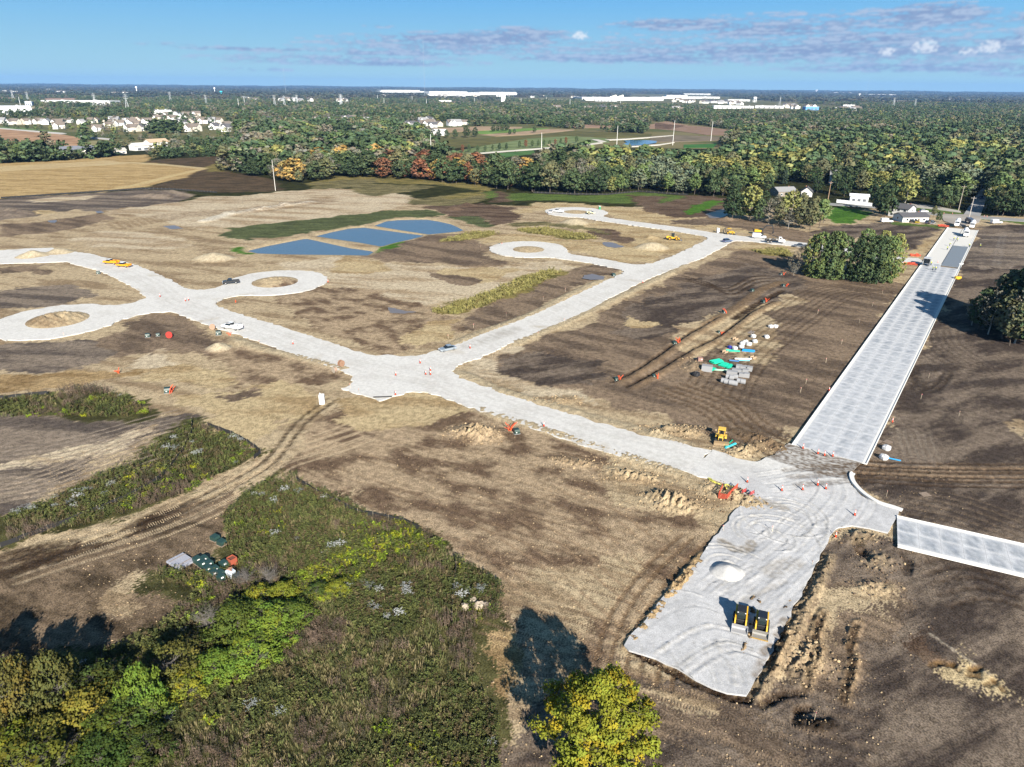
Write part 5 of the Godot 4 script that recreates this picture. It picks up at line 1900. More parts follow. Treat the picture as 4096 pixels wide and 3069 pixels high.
func build_weeds() -> void:
	var fields := [
		[[-117.9,-146.5,-116,-146.8,-107.1,-149.9,-101.7,-153.2,-96.1,-152.4,-89.3,-149.3,-82.4,-144.2,-78.7,-140.1,-82.9,-138,-96.5,-138.1,-109.7,-137.4,-111.7,-137.4], 0.95],
		[[-67.9,-135.9,-63.9,-134.1,-57.5,-130.1,-52.9,-126.4,-49.1,-122.3,-51.5,-117,-56.5,-107.9,-62.4,-102.7,-68,-98.3,-73.8,-95.1,-78.8,-91.2,-79.9,-90.6,-85,-98.1,-83.9,-98.8,-78.9,-103.4,-76.5,-111.7,-72.4,-123.3,-69.7,-129.9], 1.0],
		[[-42.3,-116.2,-38.6,-113.3,-34.7,-109.5,-27.7,-104.7,-24.8,-102.1,-22,-88.1,-37.8,-85.4,-41,-87.8,-44.4,-93.2,-47.9,-99.8,-46.2,-107,-44.5,-111.9], 1.1],
		[[-20.9,-100.3,-17.6,-98.9,-14.7,-96.5,-11.1,-93.5,-7.5,-89.1,-4.5,-85.7,-1.3,-83.1,-1.1,-78.7,-1.5,-76.1,-4.4,-74.6,-4.9,-71.4,-4.3,-68.7,-3.7,-63.6,-1.6,-61.3,-0.9,-55,-0.7,-52.3,-30.8,-52.1,-28.1,-58.8,-25.6,-68.9,-31.1,-74,-40.6,-76.9,-36.6,-100.1], 1.0],
		[[-43,-87,-38.1,-83.7,-20.1,-84,-18.4,-69.6,-27.2,-59.8,-29.6,-51.7,-53.1,-51.5,-61.5,-64,-53.2,-67.6,-46.1,-73.3], 0.75],
		[[-52.3,-85.7,-46.3,-85.8,-41.3,-83.7,-42.8,-80.5,-46.5,-81.5,-50.7,-83.2], 0.7]]
	var kinds_w := [[tuft(801,16,0.55,0.5,0.022,0.3), [lin(108,104,72), lin(92,98,60), lin(126,116,86)]], [forb(802,9,0.7,0.35,0.13), [lin(84,94,54), lin(100,106,62), lin(72,80,48), lin(96,88,64)]],
		[forb(803,8,0.95,0.32,0.09), [lin(108,94,80), lin(92,82,72), lin(122,108,94), lin(88,86,66)]], [forb(804,12,0.5,0.4,0.16), [lin(122,144,46), lin(146,152,44), lin(104,124,44), lin(108,112,50)]],
		[forb(805,9,0.7,0.4,0.08, true), [lin(150,152,150), lin(132,136,132)]]]
	var patches := noise(95,0.055,3)
	var moist := noise(96,0.03,2)
	rng.seed = 71
	var lists := []
	for k in kinds_w.size():
		lists.append([])
	var mossy := pv([-38.5,-76.9,-32,-84.1,-26.4,-90,-22.4,-94,-19,-96.4,-14.6,-96.3,-13.7,-93.7,-16.8,-90.2,-20.8,-85.9,-24.4,-81.2,-28.6,-76.3,-32.6,-72.2])
	for f in fields:
		var q := pv(f[0])
		var lo := q[0]
		var hi := q[0]
		for p in q:
			lo = lo.min(p)
			hi = hi.max(p)
		var step: float = 0.6 / sqrt(f[1])
		var z := lo.y
		while z < hi.y:
			var x := lo.x
			while x < hi.x:
				var p := Vector2(x + rng.randf_range(-0.45,0.45), z + rng.randf_range(-0.45,0.45))
				x += step * (1.0 if z > -110.0 else 1.5)
				if absf(p.x) > absf(p.y) * 0.76 + 8.0 or not Geometry2D.is_point_in_polygon(p, q):
					continue
				var a := patches.get_noise_2d(p.x, p.y) + rng.randf_range(-0.2,0.2)
				var b := moist.get_noise_2d(p.x, p.y) + rng.randf_range(-0.15,0.15)
				var k := 0
				if Geometry2D.is_point_in_polygon(p, mossy):
					k = 3 if rng.randf() < 0.62 else 1
				elif a > 0.36 and rng.randf() < 0.06:
					k = 4
				elif a > 0.02:
					k = 1
				elif a < -0.34:
					k = 2
				elif b > 0.1:
					k = 3 if rng.randf() < 0.3 else 1
				lists[k].append(p)
			z += step * (1.0 if z > -110.0 else 1.5)
	# the rank strip of grass between the roads, and the reeds by the swale
	for f in [[-25.8,-215,-23.8,-221,-13.8,-233,-0.5,-255,14.4,-275,19.5,-273,13.7,-261,5.2,-245,-5.7,-230,-17.2,-214,-22.2,-215], [2.3,-361,15.3,-366,32,-352,41.2,-337,29.3,-338,14.6,-347,3.1,-355], [-34.4,-328,-23.9,-347,-12.6,-352,-6.3,-350,-21.5,-332], [105.5,-315,121.9,-318,120.8,-303,110.6,-305]]:
		var q := pv(f)
		var lo := q[0]
		var hi := q[0]
		for p in q:
			lo = lo.min(p)
			hi = hi.max(p)
		for k in int((hi.x - lo.x) * (hi.y - lo.y) * 0.9):
			var p := Vector2(rng.randf_range(lo.x, hi.x), rng.randf_range(lo.y, hi.y))
			if Geometry2D.is_point_in_polygon(p, q):
				lists[0 if k % 3 else 1].append(p)
	var total := 0
	for k in lists.size():
		var mm := MultiMesh.new()
		mm.transform_format = MultiMesh.TRANSFORM_3D
		mm.use_colors = true
		mm.mesh = kinds_w[k][0]
		mm.instance_count = lists[k].size()
		total += mm.instance_count
		for i in lists[k].size():
			var p: Vector2 = lists[k][i]
			var s := rng.randf_range(0.75,1.5) * (1.0 if p.y > -150.0 else 1.7)
			mm.set_instance_transform(i, Transform3D(Basis(Vector3.UP, rng.randf() * TAU).scaled(Vector3(s * 1.25, s, s * 1.25)), Vector3(p.x, gy(p.x, p.y) - 0.03, p.y)))
			var cs: Array = kinds_w[k][1]
			var c: Color = cs[rng.randi() % cs.size()]
			var t := rng.randf_range(0.8,1.25)
			t *= 1.25
			if p.y < -150.0 and k < 2:
				c = c.lerp(lin(156,150,92), 0.6)
			mm.set_instance_color(i, Color(c.r * t, c.g * t, c.b * t))
		var words: String = ["rough dry grass among the weeds", "leafy green weeds on the waste ground", "dark dead stalks among the weeds", "bright yellow green ground cover", "white flowering asters among the weeds"][k]
		stuff(["rough_grass", "green_weeds", "dead_stalks", "ground_cover", "white_asters"][k], mm, tinted("weeds", 0.9), words)
	print("weeds ", total, " ", Time.get_ticks_msec())

# ---------------------------------------------------------------- the country beyond

func open_land() -> Array:
	return [[-1001,-1236,-830,-1214,-724,-1138,-649,-1080,-568,-993,-491,-835,-540,-862,-547,-845,-581,-841,-679,-830],
		[-517,-825,-508,-849,-472,-846,-412,-737,-446,-708], [-552,-964,-526,-952,-468,-866,-449,-822,-430,-762,-457,-799,-500,-850], [-439,-822,-471,-930,-448,-977,-390,-850,-377,-767,-395,-738],
		[-198.3,-1264,-164.4,-1359,10,-1423,65.5,-1397,106.5,-1322,154.1,-1255,224,-1203,296,-1188,247,-986,198.5,-953,140.6,-903,94,-915,54.5,-903,20.8,-853,20.3,-759,-21,-730,-59.4,-743,-95.9,-877,-120.3,-1044,-150,-1119], [-99,-906,-55.1,-652,-19.7,-594,16.1,-591,27,-680,87.6,-700,134.6,-711,175.9,-739,235,-999,77.5,-953], [168.4,-923,262,-921,230,-769,196.8,-701,131,-711],
		[306,-1705,380,-1499,389,-1305,341,-1154,250,-914,193.2,-901,156.3,-909], [512,-1672,644,-1696,603,-1578,464,-1513], [72.3,-1546,232,-1413,348,-1730,341,-1461,277,-1312,223,-1356,109.9,-1365],
		[-2044,-2983,-1693,-2683,-1450,-2322,-1231,-2337,-1061,-2264,-989,-2109,-1078,-2027,-1262,-2004,-1099,-1725,-1148,-1664], [-2309,-3712,-1746,-3312,-1345,-2545,-1391,-2485,-1713,-2756], [-2395,-3892,-2277,-3967,-2001,-3483,-2110,-3425], [-2734,-4060,-2303,-3716,-2079,-3352,-2113,-3131], [-1543,-2431,-1439,-2426,-1280,-2148,-1377,-2167],
		[-987,-2697,-795,-2694,-707,-2391,-854,-2345], [-993,-2079,-847,-2062,-781,-1900,-895,-1872], [-394,-3977,-48.4,-4048,-38.8,-3243,-311,-3138], [542,-6369,1383,-6962,842,-4225,341,-3998], [-204,-1530,-102.7,-1549,-76.2,-1362,-199.4,-1289],
		[-148.5,-1248,-114.9,-1253,-100.4,-1118,-130.4,-1103], [1591,-10886,2237,-8283,1586,-4187,1515,-3305,1203,-2620,1032,-2906,768,-2937,498,-3385],
		[1323,-1952,1312,-1950,670,-1020,533,-816,544,-817], [256,-561,264,-562,278,-594,273,-615], [282,-748,309,-751,290,-702,266,-704], [283,-653,302,-654,283,-610,265,-609],
		[-255,-1017,-227,-1054,-204,-948,-241,-958], [-248,-1051,-231,-1078,-207,-962,-226,-959], [-171.4,-924,-158,-926,-149.7,-876,-162.5,-875], [-538,-1619,-359,-1656,-328,-1507,-481,-1444], [-395,-1692,-311,-1624,-284,-1480,-351,-1502], [-570,-3359,-336,-3387,-292,-2822,-488,-2802], [-2304,-4363,-2046,-4392,-1749,-3717,-1964,-3700], [-42.3,-5394,436,-5526,339,-4285,-32.1,-4105], [-1733,-4059,-1482,-4088,-1258,-3426,-1458,-3412], [2792,-5902,3334,-5955,2698,-4850,2254,-4759], [-3430,-5197,-3090,-5278,-2659,-4505,-2906,-4399], [-2118,-11969,-1553,-13027,-1194,-10010,-1660,-9373], [2194,-9951,2687,-9954,2292,-8487,1827,-8281], [-1194,-10010,52.6,-11715,33,-4972,-554,-4630], [-1861,-10514,-1311,-11384,-859,-7453,-1253,-7069], [407,-4777,1016,-5104,665,-3265,267,-3122], [1352,-6489,1739,-6430,1251,-4617,958,-4586], [1176,-6172,1569,-6423,1283,-5248,969,-5079], [788,-3039,1282,-3202,915,-2266,590,-2269]]

func settled_land() -> Array:
	return [[-1182,-1638,-1122,-1651,-969,-1686,-880,-1650,-823,-1719,-918,-1938,-812,-1965,-641,-1703,-603,-1648,-425,-1305,-394,-1201,-418,-1162,-411,-1102,-473,-1094,-540,-1188,-546,-1103,-607,-1086,-565,-994,-717,-1127,-875,-1206],
		[-249,-1596,-87.4,-1628,-71.9,-1336,-206,-1314], [-624,-1092,-418,-1121,-355,-959,-381,-900,-470,-945,-455,-821,-533,-937], [-1608,-4854,-971,-4516,-637,-2956,-944,-2840], [-5809,-8657,-4659,-8849,-3084,-5848,-3689,-5487], [-4131,-7844,-3176,-9552,-1738,-5216,-2460,-4659], [-294,-12053,2733,-12118,936,-4129,-100.5,-4121]]

func build_far_land() -> void:
	# one sheet from the edge of the site to the horizon, the land rising a little at its end
	var v := PackedVector3Array()
	var n := PackedVector3Array()
	var c := PackedColorArray()
	var idx := PackedInt32Array()
	var nz := noise(97,0.004,4)
	var zs := []
	var z := -898.0
	while z > -27500.0:
		zs.append(z)
		z -= maxf(14.0,-z * 0.012)
	var cols := 220
	for j in zs.size():
		for i in cols + 1:
			var x: float = (float(i) / cols - 0.5) * 2.0 * (-zs[j] * 0.95 + 60.0)
			v.append(Vector3(x, hill(x, zs[j]), zs[j]))
			n.append(Vector3.UP)
			var t: float = smoothstep(-0.3,0.4, nz.get_noise_2d(x, zs[j]))
			c.append(lin(88,92,58).lerp(lin(130,118,86), t * 0.7).linear_to_srgb())
	for j in zs.size() - 1:
		for i in cols:
			var a := j * (cols + 1) + i
			idx.append_array([a, a + cols + 1, a + cols + 2, a, a + cols + 2, a + 1])
	var arr := []
	arr.resize(Mesh.ARRAY_MAX)
	arr[Mesh.ARRAY_VERTEX] = v
	arr[Mesh.ARRAY_NORMAL] = n
	arr[Mesh.ARRAY_COLOR] = c
	arr[Mesh.ARRAY_INDEX] = idx
	var mesh := ArrayMesh.new()
	mesh.add_surface_from_arrays(Mesh.PRIMITIVE_TRIANGLES, arr)
	tinted("far_soil", 1.0).vertex_color_is_srgb = true
	struct("terrain", mesh, tinted("far_soil", 1.0), "flat farm land reaching to the horizon")
	var under := Shape.new()
	under.quad(Vector3(-9000,-3.2,400), Vector3(-9000,-3.2,-2000), Vector3(9000,-3.2,-2000), Vector3(9000,-3.2,400))
	struct("terrain", under.mesh(), mat("verge_soil", lin(84,86,56), 1.0), "land beside the site")
	# fields, lawns and car parks, each its own sheet a little above the soil
	var pieces := [["ploughed_field", [-998,-1201,-815,-1192,-707,-1112,-639,-1063,-565,-987,-500,-850,-548,-876,-588,-852,-695,-829], lin(176,142,112), lin(150,120,94)],
		["park_lawn", [-72.2,-817,-51.1,-875,-31,-940,18.9,-1062,79.6,-1131,134.3,-1090,127.9,-1001,90.3,-960,56.3,-934,15.7,-875,-20.2,-827,-52.8,-787], lin(122,132,92), lin(98,112,72)],
		["park_lawn", [-26.4,-802,22.7,-857,23.2,-807,-2.5,-775,-19.6,-737], lin(84,114,66), lin(72,100,58)],
		["marsh_meadow", [-109.8,-988,-48.3,-1060,19.9,-1123,97.5,-1275,151.8,-1237,221,-1203,204,-1121,137,-1112,80.9,-1151,19.1,-1075,-31.3,-951,-75.9,-861,-95.8,-894], lin(104,100,62), lin(86,84,54)],
		["ploughed_field", [-156.9,-1296,-63.5,-1399,15.6,-1389,12.1,-1322,-62.1,-1251,-105,-1199,-144.9,-1239], lin(166,144,118), lin(150,128,104)],
		["green_field", [-61.5,-1237,12.2,-1333,63.5,-1352,22,-1250,-28.5,-1168,-55.8,-1172], lin(112,140,72), lin(98,124,64)],
		["ploughed_field", [-51.9,-1140,-16.7,-1199,59.2,-1319,105.3,-1306,97.5,-1275,20.3,-1150,-27,-1105], lin(170,148,122), lin(150,128,104)],
		["ploughed_field", [71.6,-1531,180.7,-1478,234,-1425,341,-1695,346,-1506,280,-1354,227,-1378,111.2,-1382], lin(152,126,106), lin(136,112,94)],
		["ploughed_field", [303,-1625,321,-1515,370,-1460,385,-1299,345,-1171,303,-1189,279,-1313,254,-1361], lin(142,118,100), lin(128,106,90)],
		["rough_field", [208,-1148,250,-1174,305,-1150,337,-1146,306,-1064,242,-1030,183.4,-1008], lin(128,116,100), lin(106,98,82)],
		["green_field", [220,-969,269,-991,247,-924,208,-915], lin(70,112,58), lin(62,100,54)],
		["ploughed_field", [508,-1655,635,-1679,606,-1592,475,-1542], lin(138,122,104), lin(126,110,96)],
		["stubble_field", [-544,-950,-525,-944,-486,-864,-480,-841,-496,-850], lin(150,142,104), lin(130,124,90)],
		["dark_field", [-1439,-2269,-1256,-2367,-1068,-2279,-1005,-2135,-1185,-2113,-1348,-2128], lin(108,98,88), lin(96,88,78)],
		["stubble_field", [-1521,-2397,-1468,-2415,-1326,-2234,-1386,-2181], lin(190,178,150), lin(170,158,132)],
		["ploughed_field", [-2369,-3848,-2283,-3963,-2048,-3552,-2126,-3462], lin(166,136,118), lin(150,124,106)],
		["ploughed_field", [-2702,-4013,-2306,-3714,-2123,-3417,-2172,-3220], lin(166,136,118), lin(150,124,106)],
		["ploughed_field", [-967,-2657,-794,-2671,-732,-2459,-880,-2431], lin(186,142,120), lin(170,130,110)],
		["ploughed_field", [-373,-3847,-54.8,-3906,-80.3,-3290,-304,-3202], lin(156,138,124), lin(140,124,110)],
		["far_field", [-570,-3359,-336,-3387,-302,-2919,-513,-2948], lin(150,140,116), lin(138,128,106)],
		["far_field", [-2304,-4363,-2046,-4392,-1828,-3886,-2052,-3867], lin(164,144,120), lin(150,132,110)],
		["far_field", [-18.9,-5088,410,-5192,348,-4395,-33.8,-4311], lin(150,146,118), lin(138,132,106)],
		["far_field", [-1726,-4063,-1482,-4088,-1310,-3569,-1518,-3553], lin(128,132,96), lin(118,122,88)],
		["far_field", [2825,-5919,3334,-5955,2858,-5140,2385,-5038], lin(150,142,116), lin(138,130,106)],
		["far_field", [-3430,-5197,-3090,-5278,-2767,-4690,-3062,-4636], lin(158,142,120), lin(146,130,110)],
		["car_park", [-979,-2054,-839,-2037,-792,-1921,-905,-1893], lin(120,120,120), lin(110,110,110)],
		["street", [-976,-1205,-833,-1218,-734,-1150,-662,-1102,-647,-1085,-647,-1069,-714,-1119,-812,-1188,-955,-1179], lin(196,192,184), lin(186,182,174)],
		["verge_lawn", [-1012,-1250,-860,-1260,-775,-1208,-680,-1124,-746,-1166,-836,-1222,-983,-1213], lin(112,130,84), lin(100,118,74)],
		["street", [-611,-1049,-582,-1025,-534,-991,-524,-968,-568,-1000,-590,-1017], lin(190,186,180), lin(180,176,170)],
		["park_road", [-62.7,-775,-53.6,-799,-20.4,-835,25.2,-883,55.4,-918,90.8,-965,115.4,-1003,117.6,-985,88.5,-940,54.2,-898,24.7,-864,-20,-819,-52.6,-784], lin(214,208,194), lin(204,198,186)],
		["park_road", [108.6,-1063,118.9,-1054,125.5,-1016,114.1,-991,113.1,-1021], lin(206,200,188), lin(196,190,180)],
		["park_path", [127.9,-1055,162.7,-1080,210,-1129,248,-1173,246,-1157,207,-1110,159.7,-1059,132.6,-1039], lin(220,214,200), lin(210,204,192)],
		["park_path", [148,-939,187.8,-971,218,-1015,215,-1003,185.7,-954,145.2,-921], lin(220,214,200), lin(210,204,192)],
		["asphalt_street", [253,-407,285,-453,332,-521,400,-613,589,-883,880,-1305,1221,-1797,1241,-1800,896,-1307,582,-861,416,-626,339,-522,294,-453,264,-408], lin(158,158,158), lin(146,146,146)],
		["asphalt_street", [195,-468,202,-460,223,-448,237,-435,251,-422,266,-416,293,-402,319,-390,314,-383,287,-394,260,-406,246,-412,233,-427,220,-442,196.6,-452,190.9,-457], lin(150,150,148), lin(140,140,138)],
		["gravel_drive", [250,-461,262,-453,267,-432,264,-426,255,-439,244,-449], lin(176,172,164), lin(166,162,154)],
		["gravel_drive", [249,-421,263,-419,267,-411,254,-392,236,-379,237,-396], lin(168,162,154), lin(150,144,136)]]
	var spread := noise(98,0.03,4)
	for e in pieces:
		var q := pv(e[1])
		var far := -q[0].y
		var step := clampf(far / 170.0,2.0,20.0)
		var hi: Color = e[2]
		var lo: Color = e[3]
		var lift := 0.10 if far < 900.0 else 0.35
		if e[0] in ["park_road", "park_path", "street", "asphalt_street", "gravel_drive", "car_park"]:
			lift += 0.12
		if e[0] == "gravel_drive":
			lift += 0.06
		var m := sheet(q, step, func(x, zz): return [gy(x, zz) + lift, hi.lerp(lo, clampf(0.5 + spread.get_noise_2d(x, zz) * 1.6,0,1))], 0.4)
		struct(e[0], m, tinted("far_soil"), str(e[0]).replace("_", " ") + " beyond the site")
	# the park pond
	struct("park_pond", flat(pv([140,-960,150.3,-995,150.4,-1026,161.7,-1043,183.6,-1042,195.3,-1025,187.9,-988,163.6,-949,145.2,-933]), 0.55), mats.get("pond_water_far", far_water()), "small blue pond in the park")
	print("far land ", Time.get_ticks_msec())

func far_water() -> StandardMaterial3D:
	var m := mat("pond_water_far", Color(0.03,0.11,0.22), 0.1)
	m.metallic_specular = 0.5
	return m

# ---------------------------------------------------------------- buildings

func gable(sh: Shape, w: float, d: float, y0: float, rise: float, over: float, thick := 0.25) -> void:
	# two roof planes with their ridge along x
	for s in [-1.0,1.0]:
		var e := d / 2 + over
		var a := Vector3(-w / 2 - over, y0 - over * rise / (d / 2), s * e)
		var b := Vector3(w / 2 + over, a.y, s * e)
		var c := Vector3(w / 2 + over, y0 + rise, 0)
		var f := Vector3(-w / 2 - over, y0 + rise, 0)
		var up := Vector3(0, thick, 0)
		sh.hexa([a, b, c, f, a + up, b + up, c + up, f + up])

func gable_walls(sh: Shape, w: float, d: float, h: float, rise: float) -> void:
	sh.prism([-d / 2,0, d / 2,0, d / 2, h, 0, h + rise, -d / 2, h], Vector3.ZERO, Basis(Vector3.UP, PI / 2), w)

func pane(sh: Shape, at: Vector3, w: float, h: float, out: Vector3) -> void:
	var u := Vector3.UP.cross(out).normalized()
	var b := Basis(u, Vector3.UP, out)
	sh.box(at + out * 0.03, Vector3(w, h, 0.06), b)

func house(called: String, label: String, at: Vector3, turn: float, w: float, d: float, h: float, rise: float, wall: Color, roof: Color, group := "", wing := true, storeys := 1) -> Node3D:
	var o := thing(called, label, "house", at, turn, group)
	var key := wall.to_html() + roof.to_html()
	var wm := mat("siding_" + wall.to_html(), wall, 0.85)
	var rm := mat("shingle_" + roof.to_html(), roof, 0.95)
	var a := Shape.new()
	gable_walls(a, w, d, h, rise)
	part("wall", a, wm, o)
	var r := Shape.new()
	gable(r, w, d, h, rise, 0.5)
	part("roof", r, rm, o)
	var glass := mat("window_glass", Color(0.03,0.04,0.05), 0.12)
	var trim := mat("white_trim", Color(0.72,0.72,0.70), 0.7)
	for s in storeys:
		for k in 3:
			var x := lerpf(-w * 0.32, w * 0.32, k / 2.0)
			var f := Shape.new()
			pane(f, Vector3(x, 1.5 + s * 2.7, d / 2), 1.5,1.4, Vector3.BACK)
			var fr := part("window", f, trim, o)
			var g := Shape.new()
			pane(g, Vector3(x, 1.5 + s * 2.7, d / 2 + 0.05), 1.2,1.1, Vector3.BACK)
			part("pane", g, glass, fr)
	for s in [-1.0,1.0]:
		var f := Shape.new()
		pane(f, Vector3(s * w / 2, h - 1.1,0), 1.3,1.3, Vector3(s, 0,0))
		var fr := part("window", f, trim, o)
		var g := Shape.new()
		pane(g, Vector3(s * (w / 2 + 0.05), h - 1.1,0), 1.0,1.0, Vector3(s, 0,0))
		part("pane", g, glass, fr)
	if wing:
		var ww := w * 0.42
		var wd := d * 0.55
		var b := Basis(Vector3.UP, PI / 2)
		var at2 := Vector3(-w * 0.27,0, d / 2 + wd / 2 - 0.05)
		var s2 := Shape.new()
		s2.prism([-ww / 2,0, ww / 2,0, ww / 2, h * 0.92,0, h * 0.92 + rise * 0.85,-ww / 2, h * 0.92], at2, Basis(), wd)
		part("garage_wall", s2, trim if wall.r > 0.3 else wm, o)
		var r2 := Shape.new()
		for s in [-1.0,1.0]:
			var e := ww / 2 + 0.4
			var y := h * 0.92
			var p := at2 + Vector3(s * e, y - 0.4 * rise * 0.85 / (ww / 2), wd / 2 + 0.4)
			var q := at2 + Vector3(s * e, p.y, -wd / 2 - d * 0.3)
			var c := at2 + Vector3(0, y + rise * 0.85,-wd / 2 - d * 0.3)
			var f := at2 + Vector3(0, y + rise * 0.85, wd / 2 + 0.4)
			var up := Vector3(0,0.22,0)
			r2.hexa([p, q, c, f, p + up, q + up, c + up, f + up])
		part("garage_roof", r2, rm, o)
		var dr := Shape.new()
		pane(dr, at2 + Vector3(0,1.15, wd / 2), ww * 0.72,2.1, Vector3.BACK)
		part("garage_door", dr, mat("garage_white", Color(0.78,0.78,0.77), 0.6), o)
	var dd := Shape.new()
	pane(dd, Vector3(w * 0.12,1.05, d / 2 + 0.02), 1.0,2.1, Vector3.BACK)
	part("door", dd, mat("dark_door", Color(0.06,0.03,0.02), 0.6), o)
	var ch := Shape.new()
	ch.box(Vector3(w * 0.3, h + rise * 0.9,-d * 0.12), Vector3(0.8,1.6,0.6))
	part("chimney", ch, mat("brick", Color(0.20,0.09,0.06), 0.9), o)
	return o

func shed(called: String, label: String, ends: Array, depth: float, h: float, wall: Color, roof: Color, category := "warehouse", rise := 0.0, doors := 6) -> void:
	# a long low building whose front runs between two points
	var q := pv(ends)
	var w := q[0].distance_to(q[1])
	var dir := (q[1] - q[0]).normalized()
	var back := Vector2(dir.y, -dir.x)
	var c := (q[0] + q[1]) / 2 + back * depth / 2
	var o := thing(called, label, category, Vector3(c.x, gy(c.x, c.y) + 0.05 if c.y > -900.0 else hill(c.x, c.y), c.y), atan2(-dir.y, dir.x))
	var a := Shape.new()
	var r := Shape.new()
	if rise > 0.0:
		gable_walls(a, w, depth, h, rise)
		gable(r, w, depth, h, rise, 0.6)
	else:
		a.box(Vector3(0, h / 2,0), Vector3(w, h, depth))
		r.box(Vector3(0, h + 0.4,0), Vector3(w + 0.6,0.8, depth + 0.6))
		r.box(Vector3(w * 0.2, h + 1.6,-depth * 0.1), Vector3(w * 0.05,1.8, depth * 0.12))
		r.box(Vector3(-w * 0.25, h + 1.4, depth * 0.1), Vector3(w * 0.04,1.5, depth * 0.1))
	part("wall", a, mat("siding_" + wall.to_html(), wall, 0.8), o)
	part("roof", r, mat("metal_roof_" + roof.to_html(), roof, 0.7), o)
	for k in doors:
		var d := Shape.new()
		pane(d, Vector3(lerpf(-w * 0.44, w * 0.44, (k + 0.5) / doors), h * 0.3, depth / 2), minf(w / doors * 0.5,6.0), h * 0.45, Vector3.BACK)
		part("dock_door", d, mat("dock_door", Color(0.10,0.11,0.13), 0.6), o)

func water_tower(at: Vector2, h: float, r: float, c: Color, label: String, kind: int) -> void:
	var o := thing("water_tower", label, "water tower", Vector3(at.x, hill(at.x, at.y) if at.y < -900.0 else 0.0, at.y), 0, "water towers on the skyline")
	var m := mat("tower_paint_" + c.to_html(), c, 0.5)
	var stem := Shape.new()
	if kind == 1:
		for k in 6:
			var a := TAU * k / 6.0
			stem.rod(Vector3(cos(a) * r * 0.95,0, sin(a) * r * 0.95), Vector3(cos(a) * r * 0.9, h * 0.62, sin(a) * r * 0.9), 0.8,0.8,6)
		stem.rod(Vector3(0,0,0), Vector3(0, h * 0.62,0), 1.2,1.2,8)
	else:
		stem.rod(Vector3(0,0,0), Vector3(0, h * 0.12,0), r * 0.55, r * 0.3,12)
		stem.rod(Vector3(0, h * 0.12,0), Vector3(0, h * 0.7,0), r * 0.3, r * 0.3,12)
	part("stem", stem, m, o)
	var bowl := Shape.new()
	var rings := []
	for e in ([[0.60,0.1], [0.62,0.9], [0.68,1.0], [0.86,1.0], [0.94,0.8], [1.0,0.05]] if kind == 1 else [[0.62,0.3], [0.70,0.75], [0.78,1.0], [0.85,1.0], [0.93,0.75], [0.99,0.3], [1.0,0.02]]):
		var ring := []
		for k in 16:
			var a := -TAU * k / 16.0
			ring.append(Vector3(cos(a) * r * e[1], h * e[0], sin(a) * r * e[1]))
		rings.append(ring)
	bowl.loft(rings)
	part("tank", bowl, m, o)

func pylon(at: Vector2, h: float, label: String) -> void:
	var o := thing("transmission_tower", label, "pylon", Vector3(at.x, hill(at.x, at.y), at.y), 0.4, "lattice transmission towers of the power line")
	var m := mat("galvanised", Color(0.55,0.58,0.60), 0.5,0.3)
	var b := h * 0.11
	var legs := Shape.new()
	var brace := Shape.new()
	for sx in [-1,1]:
		for sz in [-1,1]:
			legs.rod(Vector3(sx * b, 0, sz * b), Vector3(sx * b * 0.25, h * 0.72, sz * b * 0.25), 0.28,0.22,4)
			legs.rod(Vector3(sx * b * 0.25, h * 0.72, sz * b * 0.25), Vector3(0, h, 0), 0.2,0.15,4)
	for k in 7:
		var t := k / 7.0
		var u := (k + 1) / 7.0
		for s in [-1,1]:
			var p := b * lerpf(1.0,0.25, t)
			var q := b * lerpf(1.0,0.25, u)
			brace.rod(Vector3(-p, h * 0.72 * t, s * p), Vector3(q, h * 0.72 * u, s * q), 0.16,0.16,3)
			brace.rod(Vector3(p, h * 0.72 * t, s * p), Vector3(-q, h * 0.72 * u, s * q), 0.16,0.16,3)
	part("legs", legs, m, o)
	part("bracing", brace, m, o)
	for k in 3:
		var a := Shape.new()
		a.rod(Vector3(-h * 0.13, h * (0.70 + 0.1 * k), 0), Vector3(h * 0.13, h * (0.70 + 0.1 * k), 0), 0.35,0.35,4)
		part("cross_arm", a, m, o)

func utility_pole(at: Vector2, h: float, c: Color, label: String, arm := true, r := 0.22) -> void:
	var o := thing("utility_pole", label, "utility pole", Vector3(at.x, gy(at.x, at.y) - 0.1 if at.y > -900.0 else hill(at.x, at.y), at.y), -0.3, "tall poles")
	var m := mat("pole_" + c.to_html(), c, 0.8)
	var p := Shape.new()
	p.rod(Vector3.ZERO, Vector3(0, h, 0), r, r * 0.6,8)
	part("pole", p, m, o)
	if arm:
		var a := Shape.new()
		a.box(Vector3(0, h - 0.9,0), Vector3(2.6,0.14,0.12))
		part("cross_arm", a, m, o)
		for k in 3:
			var i := Shape.new()
			i.rod(Vector3(-1.1 + k * 1.1, h - 0.85,0), Vector3(-1.1 + k * 1.1, h - 0.6,0), 0.06,0.05,6)
			part("insulator", i, mat("porcelain", Color(0.3,0.3,0.32), 0.3), o)

